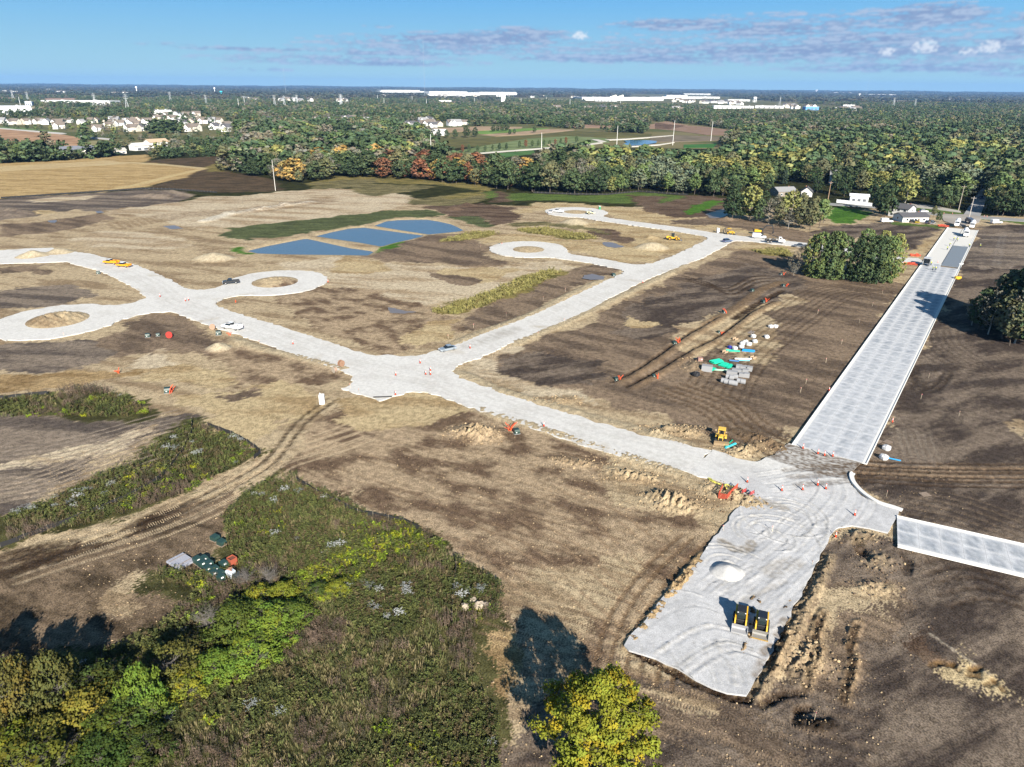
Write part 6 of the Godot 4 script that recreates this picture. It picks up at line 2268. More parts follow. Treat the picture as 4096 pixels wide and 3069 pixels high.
func build_town() -> void:
	rng.seed = 101
	var white := Color(0.60,0.60,0.585)
	var cream := Color(0.62,0.58,0.50)
	var grey := Color(0.36,0.37,0.38)
	var tan_c := Color(0.46,0.40,0.33)
	var dark_roof := Color(0.075,0.075,0.082)
	var brown_roof := Color(0.15,0.125,0.105)
	var grey_roof := Color(0.23,0.23,0.235)
	var protos := []
	for e in [[white, grey_roof], [cream, brown_roof], [white, dark_roof], [grey, dark_roof], [tan_c, brown_roof], [white, brown_roof]]:
		protos.append(e)
	var words := ["white sided suburban house with grey roof", "cream sided suburban house with brown roof", "white sided suburban house with dark roof", "grey sided suburban house with dark roof", "tan suburban house with brown roof", "white sided suburban house with brown roof"]
	var first := {}
	var spots := pv([-927,-1363,-880,-1329,-869,-1343,-852,-1358,-829,-1338,-734,-1214,-798,-1320,-833,-1412,-779,-1359,-789,-1401,-787,-1421,-639,-1155,-756,-1427,-677,-1264,-713,-1323,-688,-1316,-733,-1431,-693,-1368,-657,-1310,-586,-1159,-584,-1181,-684,-1407,-715,-1434,-657,-1368,-612,-1296,-599,-1298,-598,-1326,-592,-1350,-581,-1358,-726,-1540,-724,-1572,-693,-1539,-710,-1617,-679,-1582,-699,-1663,-586,-1419,-581,-1446,-570,-1455,-790,-1688,-794,-1735,-785,-1757,-747,-1726,-741,-1767,-500,-1176,-487,-1224,-450,-1184,-456,-1224,-474,-1292,-417,-1240,-498,-1309,-478,-1472,-462,-1482,-438,-1493,-407,-1558,-376,-1548,-363,-1566,-347,-1569])
	spots.append_array(pv([-363,-1582,-350,-1584,-341,-1586,-291,-1493,-205,-1364,-196.7,-1365,-187.7,-1367,-177.7,-1374,-163,-1376,-180.3,-1493,-161.4,-1463,-178.3,-1564,-145.3,-1346,-137.5,-1381,-117.5,-1420,-109.4,-1415,-96.9,-1461]))
	for i in spots.size():
		var k := i % 6
		if spots[i].x < -600.0:
			k = [0,1,4,5][i % 4]
		var p := spots[i]
		var at := Vector3(p.x, -0.35, p.y)
		var turn: float = [0.2,-0.25,1.4,0.1,-1.3,0.35][i % 6] + rng.randf_range(-0.15,0.15)
		var lab: String = words[k] + (" in the far subdivision" if p.x < -130.0 else " in the far hamlet")
		var gr := "houses of the subdivision" if p.x < -130.0 else "houses of the hamlet beyond the wood"
		if not first.has(k):
			first[k] = house("suburban_house", lab, at, turn, 17.0,11.0,6.0,4.2, protos[k][0], protos[k][1], gr, true, 2)
		else:
			copy(first[k], at, turn, lab, gr, rng.randf_range(0.85,1.15))
	# small white houses scattered among the far trees
	var far_spots := []
	for e in [[[-1354,-3732,-770,-3574], 16,8.0], [[-157,-6436,1126,-5030], 26,12.0], [[909,-4353,1125,-3799], 26,7.0], [[1127,-3176,1222,-2661], 14,8.0], [[-3084,-5848,-1980,-5802], 18,8.0], [[99.5,-2620,579,-2571], 7,14.0], [[-4212,-6309,-3646,-6657], 8,6.0], [[-1293,-6144,-261,-5803], 10,8.0], [[2819,-6793,3600,-5602], 8,10.0]]:
		var q := pv(e[0])
		for k in e[1]:
			var p := q[0].lerp(q[1], rng.randf()) * rng.randf_range(0.94,1.06)
			far_spots.append(p)
	for p in far_spots:
		copy(first[[0,2,5,1][rng.randi() % 4]], Vector3(p.x, hill(p.x, p.y), p.y), rng.randf() * TAU, "tiny pale house among the far treetops", "pale houses among the far treetops", 1.5)
	# the few houses close behind the site
	var sp := func(p: Vector2) -> Vector3: return Vector3(p.x, gy(p.x, p.y) - 0.05, p.y)
	house("brown_house", "grey brown house with two white garage doors behind the copse", sp.call(Vector2(183,-495)), 0.25,14,10,3.4,2.2, Color(0.22,0.19,0.16), grey_roof, "", false)
	house("small_cottage", "small grey gabled cottage with one round gable window", sp.call(Vector2(198.1,-493)), 1.2,9,7,3.4,2.8, Color(0.50,0.49,0.46), dark_roof, "", false)
	house("white_house", "white two storey house with dark roof by the street end", sp.call(Vector2(221,-411)), -0.95,11,8,5.2,2.0, white, dark_roof, "", false, 2)
	house("garage_wing", "low white house wing with dark roof by the street end", sp.call(Vector2(219,-397)), 0.10,15,9,2.9,1.6, white, dark_roof, "", false)
	house("white_farmhouse", "white house with dormers half hidden in the long wood", sp.call(Vector2(96.5,-551)), 0.5,12,9,5.5,4.0, white, grey_roof, "", true, 2)
	house("flat_roofed_house", "grey house with broad roof showing among the treetops", sp.call(Vector2(250,-631)), 0.15,26,14,7.5,3.0, Color(0.22,0.22,0.23), grey_roof, "", false)
	house("pale_roofed_house", "pale house behind the bare grey treetops", sp.call(Vector2(254,-561)), -0.35,24,12,7.0,3.0, white, grey_roof, "", false)
	house("hidden_house", "pale roof between treetops left of the long street", sp.call(Vector2(320,-608)), 0.3,16,10,6.0,3.0, white, grey_roof, "", false)
	house("hidden_house", "cream roof between treetops near the long street", sp.call(Vector2(389,-648)), 0.2,16,10,6.0,3.0, cream, Color(0.5,0.46,0.4), "", false)
	shed("metal_shed", "white open fronted metal shed behind the white fence", [217,-469,227,-465], 9,3.6, white, Color(0.82,0.82,0.82), "shed", 0.8,3)
	shed("white_barn", "white barn standing in the fields beyond the wood", [-131,-1122,-103.6,-1118], 18,6, white, Color(0.66,0.66,0.65), "barn", 2.6,2)
	shed("long_shed", "long white shed with grey roof behind the golden field", [-456,-749,-433,-768], 16,4.6, Color(0.62,0.60,0.54), Color(0.16,0.17,0.20), "shed", 3.0,3)
	shed("farm_shed", "pale shed behind the golden field's hedgerow", [-409,-804,-400,-818], 12,5.0, white, Color(0.55,0.53,0.48), "shed", 2.6,2)
	shed("farm_shed", "white shed with rusty roof behind the golden field", [-411,-843,-398,-861], 14,6.0, white, Color(0.45,0.33,0.22), "shed", 3.0,2)
	shed("farm_shed", "low pale shed at the golden field's corner", [-409,-764,-402,-771], 9,3.6, cream, Color(0.42,0.40,0.37), "shed", 1.8,2)
	shed("long_shed", "long white roofed shed in the wood", [-239,-958,-211,-970], 16,7.0, white, Color(0.78,0.79,0.82), "shed", 2.2,2)
	# big white works and warehouses
	shed("factory", "big white factory with dark window band at the left edge", [-1210,-1750,-1144,-1799], 90,17, Color(0.80,0.81,0.83), Color(0.70,0.70,0.70), "factory", 0.0,7)
	shed("warehouse", "long white warehouse with dock doors at the far left", [-1633,-2629,-1393,-2621], 70,14, white, Color(0.72,0.72,0.70), "warehouse", 0.0,14)
	shed("office_block", "small blue grey block beside the white factory", [-1629,-2534,-1611,-2541], 30,12, Color(0.45,0.52,0.62), Color(0.5,0.5,0.52), "building", 0.0,3)
	shed("depot", "low white canopy building behind the subdivision", [-889,-1873,-855,-1893], 30,8, white, Color(0.8,0.8,0.8), "depot", 0.0,5)
	for e in [[[-1598,-9150,-1095,-9506], 15.0], [[-746,-6474,-314,-6978], 14.0], [[-572,-7733,27,-7758], 18.0], [[235,-11210,790,-11214], 12.0], [[406,-4594,924,-4740], 18.0], [[461,-4344,562,-4290], 12.0], [[1111,-5767,1460,-5977], 14.0], [[1303,-6253,1661,-6189], 12.0], [[756,-2887,860,-2897], 10.0], [[882,-2973,932,-2966], 8.0], [[954,-3020,1053,-2980], 9.0], [[1103,-3043,1137,-3030], 7.0],
			[[1160,-2757,1202,-2769], 9.0], [[1072,-2452,1095,-2427], 8.0], [[1451,-3367,1497,-3354], 9.0], [[990,-1690,1033,-1683], 5.0], [[-3891,-7033,-3776,-6948], 14.0], [[-2905,-6205,-2709,-6089], 10.0], [[-2562,-5794,-2387,-5690], 8.0], [[-3954,-6033,-3932,-6061], 12.0], [[-3448,-6490,-3407,-6542], 8.0], [[3882,-11017,4292,-10905], 12.0], [[5159,-11174,5628,-11329], 12.0], [[-426,-3822,-316,-3829], 6.0], [[-2122,-6537,-1934,-6406], 8.0], [[-1885,-10901,-1389,-11260], 18.0], [[-955,-8599,-543,-8821], 20.0], [[-394,-8747,21.9,-8957], 18.0], [[281,-7486,586,-7433], 12.0], [[-3309,-7118,-3170,-7069], 14.0], [[5328,-12867,5648,-12870], 14.0], [[2075,-9409,2319,-9223], 16.0], [[1441,-7255,1643,-7271], 14.0], [[-4965,-8149,-4936,-8214], 16.0], [[1349,-4834,1493,-4846], 9.0]]:
		shed("warehouse", "white flat warehouse among the far trees", e[0], clampf((e[0][2] - e[0][0]) * 0.4,20.0,160.0), e[1], white, Color(0.56,0.56,0.56), "warehouse", 0.0,5)
	for o in find_children("warehouse*", "Node3D", false, false):
		if str(o.get_meta("label")).begins_with("white flat"):
			o.set_meta("group", "white warehouses among the far trees")
	shed("blue_warehouse", "bright blue walled warehouse in the far industrial belt", [1067,-2790,1112,-2782], 60,11, Color(0.10,0.28,0.58), Color(0.5,0.55,0.6), "warehouse", 0.0,3)
	for e in [[-1774,-5503,-1671,-5476], [-1780,-5852,-1617,-5747]]:
		shed("brick_building", "long low red brick building far off", e, 60,12, Color(0.36,0.17,0.12), Color(0.4,0.3,0.26), "building", 0.0,5)
	# the mill's silos
	var mill := Vector2(614,-4584)
	var t := thing("silo_block", "pale concrete silo block of the far mill", "silo", Vector3(mill.x, hill(mill.x, mill.y), mill.y - 20.0))
	for k in 6:
		var s := Shape.new()
		s.rod(Vector3((k - 2.5) * 14.0,0,0), Vector3((k - 2.5) * 14.0,25.0 + (k % 3) * 4.0,0), 7.2,7.2,12)
		part("silo", s, mat("silo_concrete", Color(0.68,0.66,0.60), 0.8), t)
	var w2 := Vector2(-57.8,-3996)
	var t2 := thing("grain_elevator", "white square elevator tower standing alone far off", "tower", Vector3(w2.x, hill(w2.x, w2.y), w2.y))
	var s3 := Shape.new()
	s3.box(Vector3(0,16,0), Vector3(22,32,22))
	part("shaft", s3, mat("white_trim", white), t2)
	var s4 := Shape.new()
	s4.box(Vector3(0,34,0), Vector3(16,4.5,16))
	part("head_house", s4, mat("white_trim", white), t2)
	water_tower(Vector2(-3728,-7565), 52,10, Color(0.85,0.85,0.85), "white mushroom water tower far left of the others", 0)
	water_tower(Vector2(-2966,-7587), 48,9, Color(0.85,0.85,0.85), "slim white water tower left of the teal one", 0)
	water_tower(Vector2(-1967,-5137), 34,10.5, Color(0.05,0.42,0.50), "teal green water tower", 0)
	water_tower(Vector2(1409,-4482), 30,10.5, Color(0.85,0.85,0.85), "white legged water tower in the right half", 1)
	water_tower(Vector2(3941,-8764), 36,14, Color(0.85,0.85,0.85), "small white water tower on the right skyline", 0)
	water_tower(Vector2(6882,-17519), 60,30, Color(0.85,0.85,0.85), "faint white water tower on the horizon", 0)
	for e in [[Vector2(-1090,-2141), 44.0, "tall lattice tower behind the dark wood belt"], [Vector2(-1352,-2455), 42.0, "lattice tower in front of the long white warehouse"], [Vector2(-1362,-3022), 44.0, "lattice tower right of the long white warehouse"], [Vector2(-1901,-2981), 40.0, "faint lattice tower above the white factory"], [Vector2(-2402,-3657), 40.0, "leftmost faint lattice tower"], [Vector2(-1037,-2564), 38.0, "lattice tower between the two water towers' feet"], [Vector2(-798,-2538), 40.0, "lattice tower left of the red field"], [Vector2(-769,-2548), 38.0, "lattice tower beside the red field"], [Vector2(-789,-2769), 40.0, "lattice tower right of the red field"], [Vector2(-591,-2607), 42.0, "lattice tower near the substation"], [Vector2(-593,-2606), 45.0, "lattice tower at the substation's right end"], [Vector2(1279,-3680), 40.0, "lattice tower in the far industrial belt"], [Vector2(1588,-3198), 42.0, "lattice tower above the right forest"], [Vector2(1665,-3173), 38.0, "rightmost lattice tower above the forest"]]:
		pylon(e[0], e[1], e[2])
	for e in [[Vector2(-941,-2598), 26.0, "pale steel pole left of the red field"], [Vector2(-974,-2751), 30.0, "taller pale steel pole left of the red field"], [Vector2(-664,-3709), 30.0, "thin pale pole left of the far mast"], [Vector2(-504,-2951), 26.0, "thin pale pole nearest below the mast"], [Vector2(-506,-3783), 26.0, "thin pale pole beside the mast"], [Vector2(-353,-3063), 22.0, "short pale pole at the mast's foot"], [Vector2(-362,-3992), 24.0, "thin pale pole right of the mast"], [Vector2(-166.1,-3194), 28.0, "pale pole by the bare far field"], [Vector2(30.2,-3433), 24.0, "pale pole right of the elevator tower"], [Vector2(168,-4009), 24.0, "pale pole left of the mill"], [Vector2(211,-2897), 30.0, "tall pale pole in front of the mill"], [Vector2(427,-3071), 28.0, "pale pole below the mill's silos"], [Vector2(654,-3149), 30.0, "pale pole right of the mill"], [Vector2(-1667,-2567), 26.0, "pale pole above the white factory"]]:
		utility_pole(e[0], e[1], Color(0.75,0.76,0.76), e[2], false, 0.7)
	utility_pole(Vector2(-162.4,-497), 20.5, Color(0.52,0.50,0.46), "tall pale wooden pole standing alone at the wood's left end", false, 0.24)
	utility_pole(Vector2(-77.2,-693), 26.0, Color(0.66,0.65,0.62), "tall pale pole rising out of the russet trees", false, 0.3)
	utility_pole(Vector2(32.6,-884), 18.0, Color(0.66,0.65,0.62), "pale pole beside the park road", false, 0.35)
	utility_pole(Vector2(129.2,-940), 24.0, Color(0.66,0.65,0.62), "pale pole at the park pond", false, 0.35)
	utility_pole(Vector2(204,-961), 30.0, Color(0.66,0.65,0.62), "tall pale pole right of the park pond", false, 0.35)
	utility_pole(Vector2(275,-1047), 26.0, Color(0.66,0.65,0.62), "pale pole at the edge of the brown field", false, 0.35)
	utility_pole(Vector2(202,-467), 13.0, Color(0.36,0.24,0.15), "brown wooden pole left of the white fence")
	utility_pole(Vector2(267,-434), 15.0, Color(0.34,0.29,0.24), "wooden pole with cross arm left of the street mouth")
	utility_pole(Vector2(258,-408), 12.0, Color(0.42,0.38,0.34), "leaning pale wooden pole at the street mouth")
	utility_pole(Vector2(287,-440), 13.0, Color(0.34,0.29,0.24), "wooden pole right of the street mouth")
	for e in [[Vector2(-557,-4765), 330.0, "very tall thin guyed mast above the skyline"], [Vector2(-1723,-5777), 200.0, "thin mast above the left skyline"], [Vector2(4061,-8849), 190.0, "thin mast on the right skyline"]]:
		var at: Vector2 = e[0]
		var o := thing("radio_mast", e[2], "mast", Vector3(at.x, hill(at.x, at.y), at.y), 0, "radio masts")
		var s := Shape.new()
		s.rod(Vector3.ZERO, Vector3(0, e[1], 0), 0.6,0.4,5)
		part("mast", s, mat("mast_grey", Color(0.35,0.37,0.40), 0.7), o)
		var g := Shape.new()
		for k in 3:
			g.rod(Vector3(cos(k * 2.1) * 90.0,0, sin(k * 2.1) * 90.0), Vector3(0, e[1] * 0.9,0), 0.08,0.08,3)
		part("guy_wires", g, mat("mast_grey", Color.BLACK), o)
	# the white fence before the shed
	var f0 := Vector2(206,-463)
	var f1 := Vector2(222,-448)
	var fo := thing("white_fence", "long solid white board fence in front of the metal shed", "fence", on(f0), atan2(-(f1 - f0).y, (f1 - f0).x))
	var n := 10
	var l := f0.distance_to(f1) / n
	for k in n:
		var s := Shape.new()
		s.box(Vector3(l * (k + 0.5), 1.05,0), Vector3(l - 0.14,2.0,0.06))
		part("panel", s, mat("vinyl_white", Color(0.82,0.82,0.82), 0.5), fo)
		var p := Shape.new()
		p.box(Vector3(l * k, 1.1,0), Vector3(0.13,2.3,0.13))
		part("post", p, mat("vinyl_white", Color.WHITE), fo)
	print("town ", Time.get_ticks_msec())

# ---------------------------------------------------------------- vehicles and machines

const RUBBER := Color(0.018,0.018,0.019)

func wheel(o: Node3D, at: Vector3, r: float, w: float, rim := Color(0.42,0.42,0.43)) -> void:
	var t := Shape.new()
	t.ring(at, Vector3.BACK, r, r * 0.58, w, 14)
	var ty := part("wheel", t, mat("rubber", RUBBER, 0.9), o)
	var h := Shape.new()
	h.rod(at - Vector3(0,0, w * 0.36), at + Vector3(0,0, w * 0.36), r * 0.6, r * 0.6,10)
	h.rod(at - Vector3(0,0, w * 0.46), at + Vector3(0,0, w * 0.46), r * 0.2, r * 0.2,8)
	part("rim", h, mat("rim_" + rim.to_html(), rim, 0.4,0.6), ty)

func car(called: String, label: String, at: Vector2, turn: float, paint: Color, kind := "sedan", lift := 0.0) -> Node3D:
	# a passenger car pointing along +x: body, glass house, roof, four wheels, lamps
	var o := thing(called, label, "car", Vector3(at.x, road_y(at) + lift, at.y), turn)
	var l := 4.8
	var w := 1.84
	var m := mat("car_paint_" + paint.to_html(), paint, 0.3,0.2)
	m.clearcoat_enabled = true
	m.clearcoat = 0.6
	var suv := kind == "suv"
	var hb := 0.98 if suv else 0.86
	var top := 1.72 if suv else 1.44
	var s := Shape.new()
	s.prism([-l / 2,0.35,-l / 2 + 0.12,0.28, l / 2 - 0.1,0.28, l / 2,0.42, l / 2 - 0.02,0.66, l / 2 - 0.25, hb - 0.12, l * 0.2, hb, -l * 0.34, hb, -l / 2 + 0.12, hb - (0.0 if suv else 0.02), -l / 2,0.62], Vector3.ZERO, Basis(), w)
	part("body", s, m, o)
	var g := Shape.new()
	var base := [-l * (0.47 if suv else 0.37), l * 0.21]
	var tp := [-l * (0.42 if suv else 0.20), l * 0.05]
	g.hexa([Vector3(base[0], hb - 0.01,-w / 2 + 0.06), Vector3(base[1], hb - 0.01,-w / 2 + 0.06), Vector3(base[1], hb - 0.01, w / 2 - 0.06), Vector3(base[0], hb - 0.01, w / 2 - 0.06),
		Vector3(tp[0], top - 0.05,-w / 2 + 0.24), Vector3(tp[1], top - 0.05,-w / 2 + 0.24), Vector3(tp[1], top - 0.05, w / 2 - 0.24), Vector3(tp[0], top - 0.05, w / 2 - 0.24)])
	part("windows", g, mat("car_glass", Color(0.015,0.02,0.025), 0.06), o)
	var r := Shape.new()
	r.box(Vector3((tp[0] + tp[1]) / 2, top - 0.02,0), Vector3(tp[1] - tp[0] + 0.1,0.08, w - 0.44), Basis(), 0.03)
	part("roof", r, m, o)
	for x in [-l * 0.30, l * 0.31]:
		for z in [-w / 2 + 0.1, w / 2 - 0.1]:
			wheel(o, Vector3(x, 0.34, z), 0.34,0.22)
	for z in [-0.62,0.62]:
		var a := Shape.new()
		a.box(Vector3(l / 2 - 0.09,0.66, z), Vector3(0.2,0.14,0.38))
		part("headlight", a, mat("lamp_glass", Color(0.7,0.72,0.74), 0.1), o)
		var b := Shape.new()
		b.box(Vector3(-l / 2 + 0.07,0.72, z), Vector3(0.16,0.14,0.34))
		part("tail_light", b, mat("tail_red", Color(0.35,0.01,0.01), 0.2), o)
	return o

func pickup(called: String, label: String, at: Vector2, turn: float, paint: Color, kind := "bed", roof := Color(-1,0,0), category := "truck") -> Node3D:
	# a pickup pointing along +x, with an open bed, a service body, a van box or a flat bed
	var o := thing(called, label, category, Vector3(at.x, road_y(at), at.y), turn)
	var long := kind != "bed"
	var l := 6.4 if long else 5.7
	var w := 2.0
	var m := mat("truck_paint_" + paint.to_html(), paint, 0.35,0.1)
	var rm := m if roof.r < 0.0 else mat("truck_paint_" + roof.to_html(), roof, 0.35)
	var f := l / 2
	var s := Shape.new()
	s.prism([f - 3.45,0.55, f - 0.1,0.5, f, 0.62, f - 0.02,1.02, f - 0.2,1.14, f - 1.35,1.2, f - 3.45,1.22], Vector3.ZERO, Basis(), w)
	part("body", s, m, o)
	var g := Shape.new()
	g.hexa([Vector3(f - 3.35,1.21,-w / 2 + 0.05), Vector3(f - 1.35,1.19,-w / 2 + 0.05), Vector3(f - 1.35,1.19, w / 2 - 0.05), Vector3(f - 3.35,1.21, w / 2 - 0.05),
		Vector3(f - 3.2,1.82,-w / 2 + 0.2), Vector3(f - 2.05,1.82,-w / 2 + 0.2), Vector3(f - 2.05,1.82, w / 2 - 0.2), Vector3(f - 3.2,1.82, w / 2 - 0.2)])
	part("windows", g, mat("car_glass", Color(0.015,0.02,0.025), 0.06), o)
	var r := Shape.new()
	r.box(Vector3(f - 2.62,1.86,0), Vector3(1.26,0.1, w - 0.36), Basis(), 0.03)
	part("cab_roof", r, rm, o)
	if kind == "bed":
		var b := Shape.new()
		for z in [-w / 2 + 0.06, w / 2 - 0.06]:
			b.box(Vector3(f - 4.58,0.9, z), Vector3(2.22,0.7,0.12), Basis(), 0.03)
		b.box(Vector3(f - 5.65,0.9,0), Vector3(0.1,0.7, w))
		b.box(Vector3(f - 4.55,0.66,0), Vector3(2.2,0.1, w - 0.2))
		part("cargo_bed", b, m, o)
		var ld := Shape.new()
		ld.box(Vector3(f - 4.55,0.78,0), Vector3(2.0,0.12, w - 0.3))
		part("bed_liner", ld, mat("bed_liner", Color(0.02,0.02,0.022), 0.9), o)
	elif kind == "service":
		var b := Shape.new()
		for z in [-w / 2 + 0.2, w / 2 - 0.2]:
			b.box(Vector3(-f + 1.45,1.05, z), Vector3(2.85,0.95,0.5), Basis(), 0.04)
		b.box(Vector3(-f + 1.45,0.72,0), Vector3(2.85,0.14, w - 0.9))
		part("service_body", b, m, o)
		var rk := Shape.new()
		for x in [-f + 0.3,-f + 2.6]:
			for z in [-0.8,0.8]:
				rk.rod(Vector3(x, 1.5, z), Vector3(x, 2.05, z), 0.04,0.04,6)
			rk.rod(Vector3(x, 2.05,-0.82), Vector3(x, 2.05,0.82), 0.04,0.04,6)
		rk.rod(Vector3(-f + 0.2,2.08,-0.8), Vector3(f - 1.8,2.08,-0.8), 0.05,0.05,6)
		part("ladder_rack", rk, mat("dark_steel", Color(0.05,0.05,0.055), 0.5,0.4), o)
		var tl := Shape.new()
		tl.box(Vector3(-f + 1.5,0.98,0.05), Vector3(1.6,0.35,0.6))
		part("tool_load", tl, mat("tool_load", Color(0.09,0.09,0.09), 0.8), o)
	elif kind == "van":
		var b := Shape.new()
		b.box(Vector3(-f + 1.9,1.45,0), Vector3(3.7,1.9, w + 0.12), Basis(), 0.12)
		part("box_body", b, m, o)
		var st := Shape.new()
		st.box(Vector3(-f + 1.9,1.5, w / 2 + 0.07), Vector3(2.4,0.35,0.02))
		part("lettering_panel", st, mat("grey_stripe", Color(0.16,0.17,0.2), 0.5), o)
	for x in [f - 1.0,-f + 1.25]:
		for z in [-w / 2 + 0.12, w / 2 - 0.12]:
			wheel(o, Vector3(x, 0.4, z), 0.4,0.27)
	for z in [-0.72,0.72]:
		var a := Shape.new()
		a.box(Vector3(f - 0.02,0.9, z), Vector3(0.12,0.2,0.36))
		part("headlight", a, mat("lamp_glass", Color(0.7,0.72,0.74), 0.1), o)
		var b := Shape.new()
		b.box(Vector3(-f + 0.02,0.95, z * 1.25), Vector3(0.1,0.26,0.14))
		part("tail_light", b, mat("tail_red", Color(0.35,0.01,0.01), 0.2), o)
	var bp := Shape.new()
	bp.box(Vector3(f + 0.05,0.56,0), Vector3(0.14,0.22, w))
	bp.box(Vector3(-f + 0.0,0.56,0), Vector3(0.14,0.2, w))
	part("bumper", bp, mat("bumper_steel", Color(0.3,0.3,0.31), 0.35,0.7), o)
	return o

var yellow := Color(0.62,0.36,0.02)

func steel() -> StandardMaterial3D:
	return mat("black_steel", Color(0.022,0.022,0.024), 0.5,0.2)

func tracks(o: Node3D, l: float, w: float, h: float, gauge: float) -> void:
	# two crawler tracks: a rounded belt, its rollers, its grousers
	for z in [-gauge / 2, gauge / 2]:
		var t := Shape.new()
		var k := h * 0.42
		t.prism([-l / 2 + k * 0.5,0, l / 2 - k * 0.6,0, l / 2, k * 0.8, l / 2, h - k * 0.6, l / 2 - k * 0.7, h, -l / 2 + k * 0.6, h, -l / 2, h - k * 0.7,-l / 2, k * 0.7], Vector3(0,0, z), Basis(), w)
		for i in 9:
			t.box(Vector3(lerpf(-l * 0.40, l * 0.40, i / 8.0), h + 0.015, z), Vector3(0.05,0.05, w + 0.02))
		var p := part("track", t, mat("rubber", RUBBER, 0.9), o)
		var r := Shape.new()
		for i in 4:
			var x := lerpf(-l * 0.36, l * 0.36, i / 3.0)
			r.rod(Vector3(x, h * 0.45, z - w * 0.54), Vector3(x, h * 0.45, z + w * 0.54), h * 0.24, h * 0.24,8)
		part("roller", r, steel(), p)

func skid_loader(label: String, at: Vector2, turn: float, cab_roof: Color, bucket_c: Color, rim_c: Color) -> void:
	# a compact track loader pointing along +x, its bucket on the ground
	var o := thing("track_loader", label, "loader", Vector3(at.x, 0.33, at.y), turn, "compact track loaders on the stone pad")
	tracks(o, 2.5,0.42,0.72,1.55)
	var ym := mat("machine_yellow", yellow, 0.4)
	var b := Shape.new()
	b.box(Vector3(-0.25,0.72,0), Vector3(2.3,0.6,1.1), Basis(), 0.06)
	part("chassis", b, steel(), o)
	var h := Shape.new()
	h.prism([-1.75,0.55,-1.0,0.55,-0.75,1.55,-1.35,1.62,-1.7,1.35], Vector3.ZERO, Basis(), 1.35)
	part("engine_cover", h, ym, o)
	var gr := Shape.new()
	for k in 4:
		gr.box(Vector3(-1.76,0.75 + k * 0.16,0), Vector3(0.05,0.07,1.0))
	part("grille", gr, steel(), o)
	var c := Shape.new()
	for x in [-0.72,0.62]:
		for z in [-0.5,0.5]:
			c.box(Vector3(x, 1.5, z), Vector3(0.09,1.25,0.09))
	c.box(Vector3(-0.05,0.95,0), Vector3(1.42,0.1,1.05))
	var cab := part("cab", c, steel(), o)
	var rf := Shape.new()
	rf.box(Vector3(-0.05,2.14,0), Vector3(1.5,0.1,1.16), Basis(), 0.03)
	part("roof", rf, mat("cab_roof_" + cab_roof.to_html(), cab_roof, 0.35), cab)
	var gl := Shape.new()
	gl.box(Vector3(0.64,1.55,0), Vector3(0.03,1.05,0.92))
	for z in [-0.51,0.51]:
		gl.box(Vector3(-0.05,1.6, z), Vector3(1.25,0.85,0.03))
	part("window", gl, mat("cab_glass", Color(0.02,0.03,0.032), 0.08), cab)
	var st := Shape.new()
	st.box(Vector3(-0.3,1.2,0), Vector3(0.5,0.16,0.5), Basis(), 0.04)
	st.box(Vector3(-0.52,1.55,0), Vector3(0.14,0.7,0.48), Basis(), 0.04)
	part("seat", st, steel(), cab)
	for z in [-0.69,0.69]:
		var a := Shape.new()
		a.prism([-1.55,1.42,-1.35,1.28,0.75,1.05,1.25,0.42,1.5,0.38,1.5,0.62,0.98,1.28,-1.45,1.66], Vector3(0,0, z), Basis(), 0.17)
		var arm := part("lift_arm", a, ym, o)
		var cy := Shape.new()
		cy.rod(Vector3(-0.9,0.75, z), Vector3(0.55,1.1, z), 0.06,0.06,8)
		part("cylinder", cy, mat("chrome", Color(0.6,0.6,0.62), 0.15,0.9), arm)
	var x0 := 1.5
	var bk := Shape.new()
	bk.prism([x0,0.05, x0 + 0.85,0.02, x0 + 0.88,0.06, x0 + 0.18,0.14, x0 + 0.08,0.35, x0 + 0.22,0.78, x0 + 0.14,0.82, x0 - 0.02,0.4], Vector3.ZERO, Basis(), 2.02)
	for z in [-1.0,1.0]:
		bk.prism([x0,0.05, x0 + 0.85,0.04, x0 + 0.22,0.78, x0 - 0.0,0.4], Vector3(0,0, z), Basis(), 0.04)
	var bu := part("bucket", bk, mat("bucket_" + bucket_c.to_html(), bucket_c, 0.45,0.35), o)
	var ed := Shape.new()
	ed.box(Vector3(x0 + 0.9,0.05,0), Vector3(0.2,0.04,2.04))
	part("cutting_edge", ed, mat("edge_" + rim_c.to_html(), rim_c, 0.7), bu)
	for z in [-0.56,0.56]:
		var la := Shape.new()
		la.box(Vector3(0.66,2.02, z * 0.85), Vector3(0.08,0.1,0.16))
		part("work_light", la, mat("lamp_glass", Color(0.7,0.72,0.74), 0.1), o)

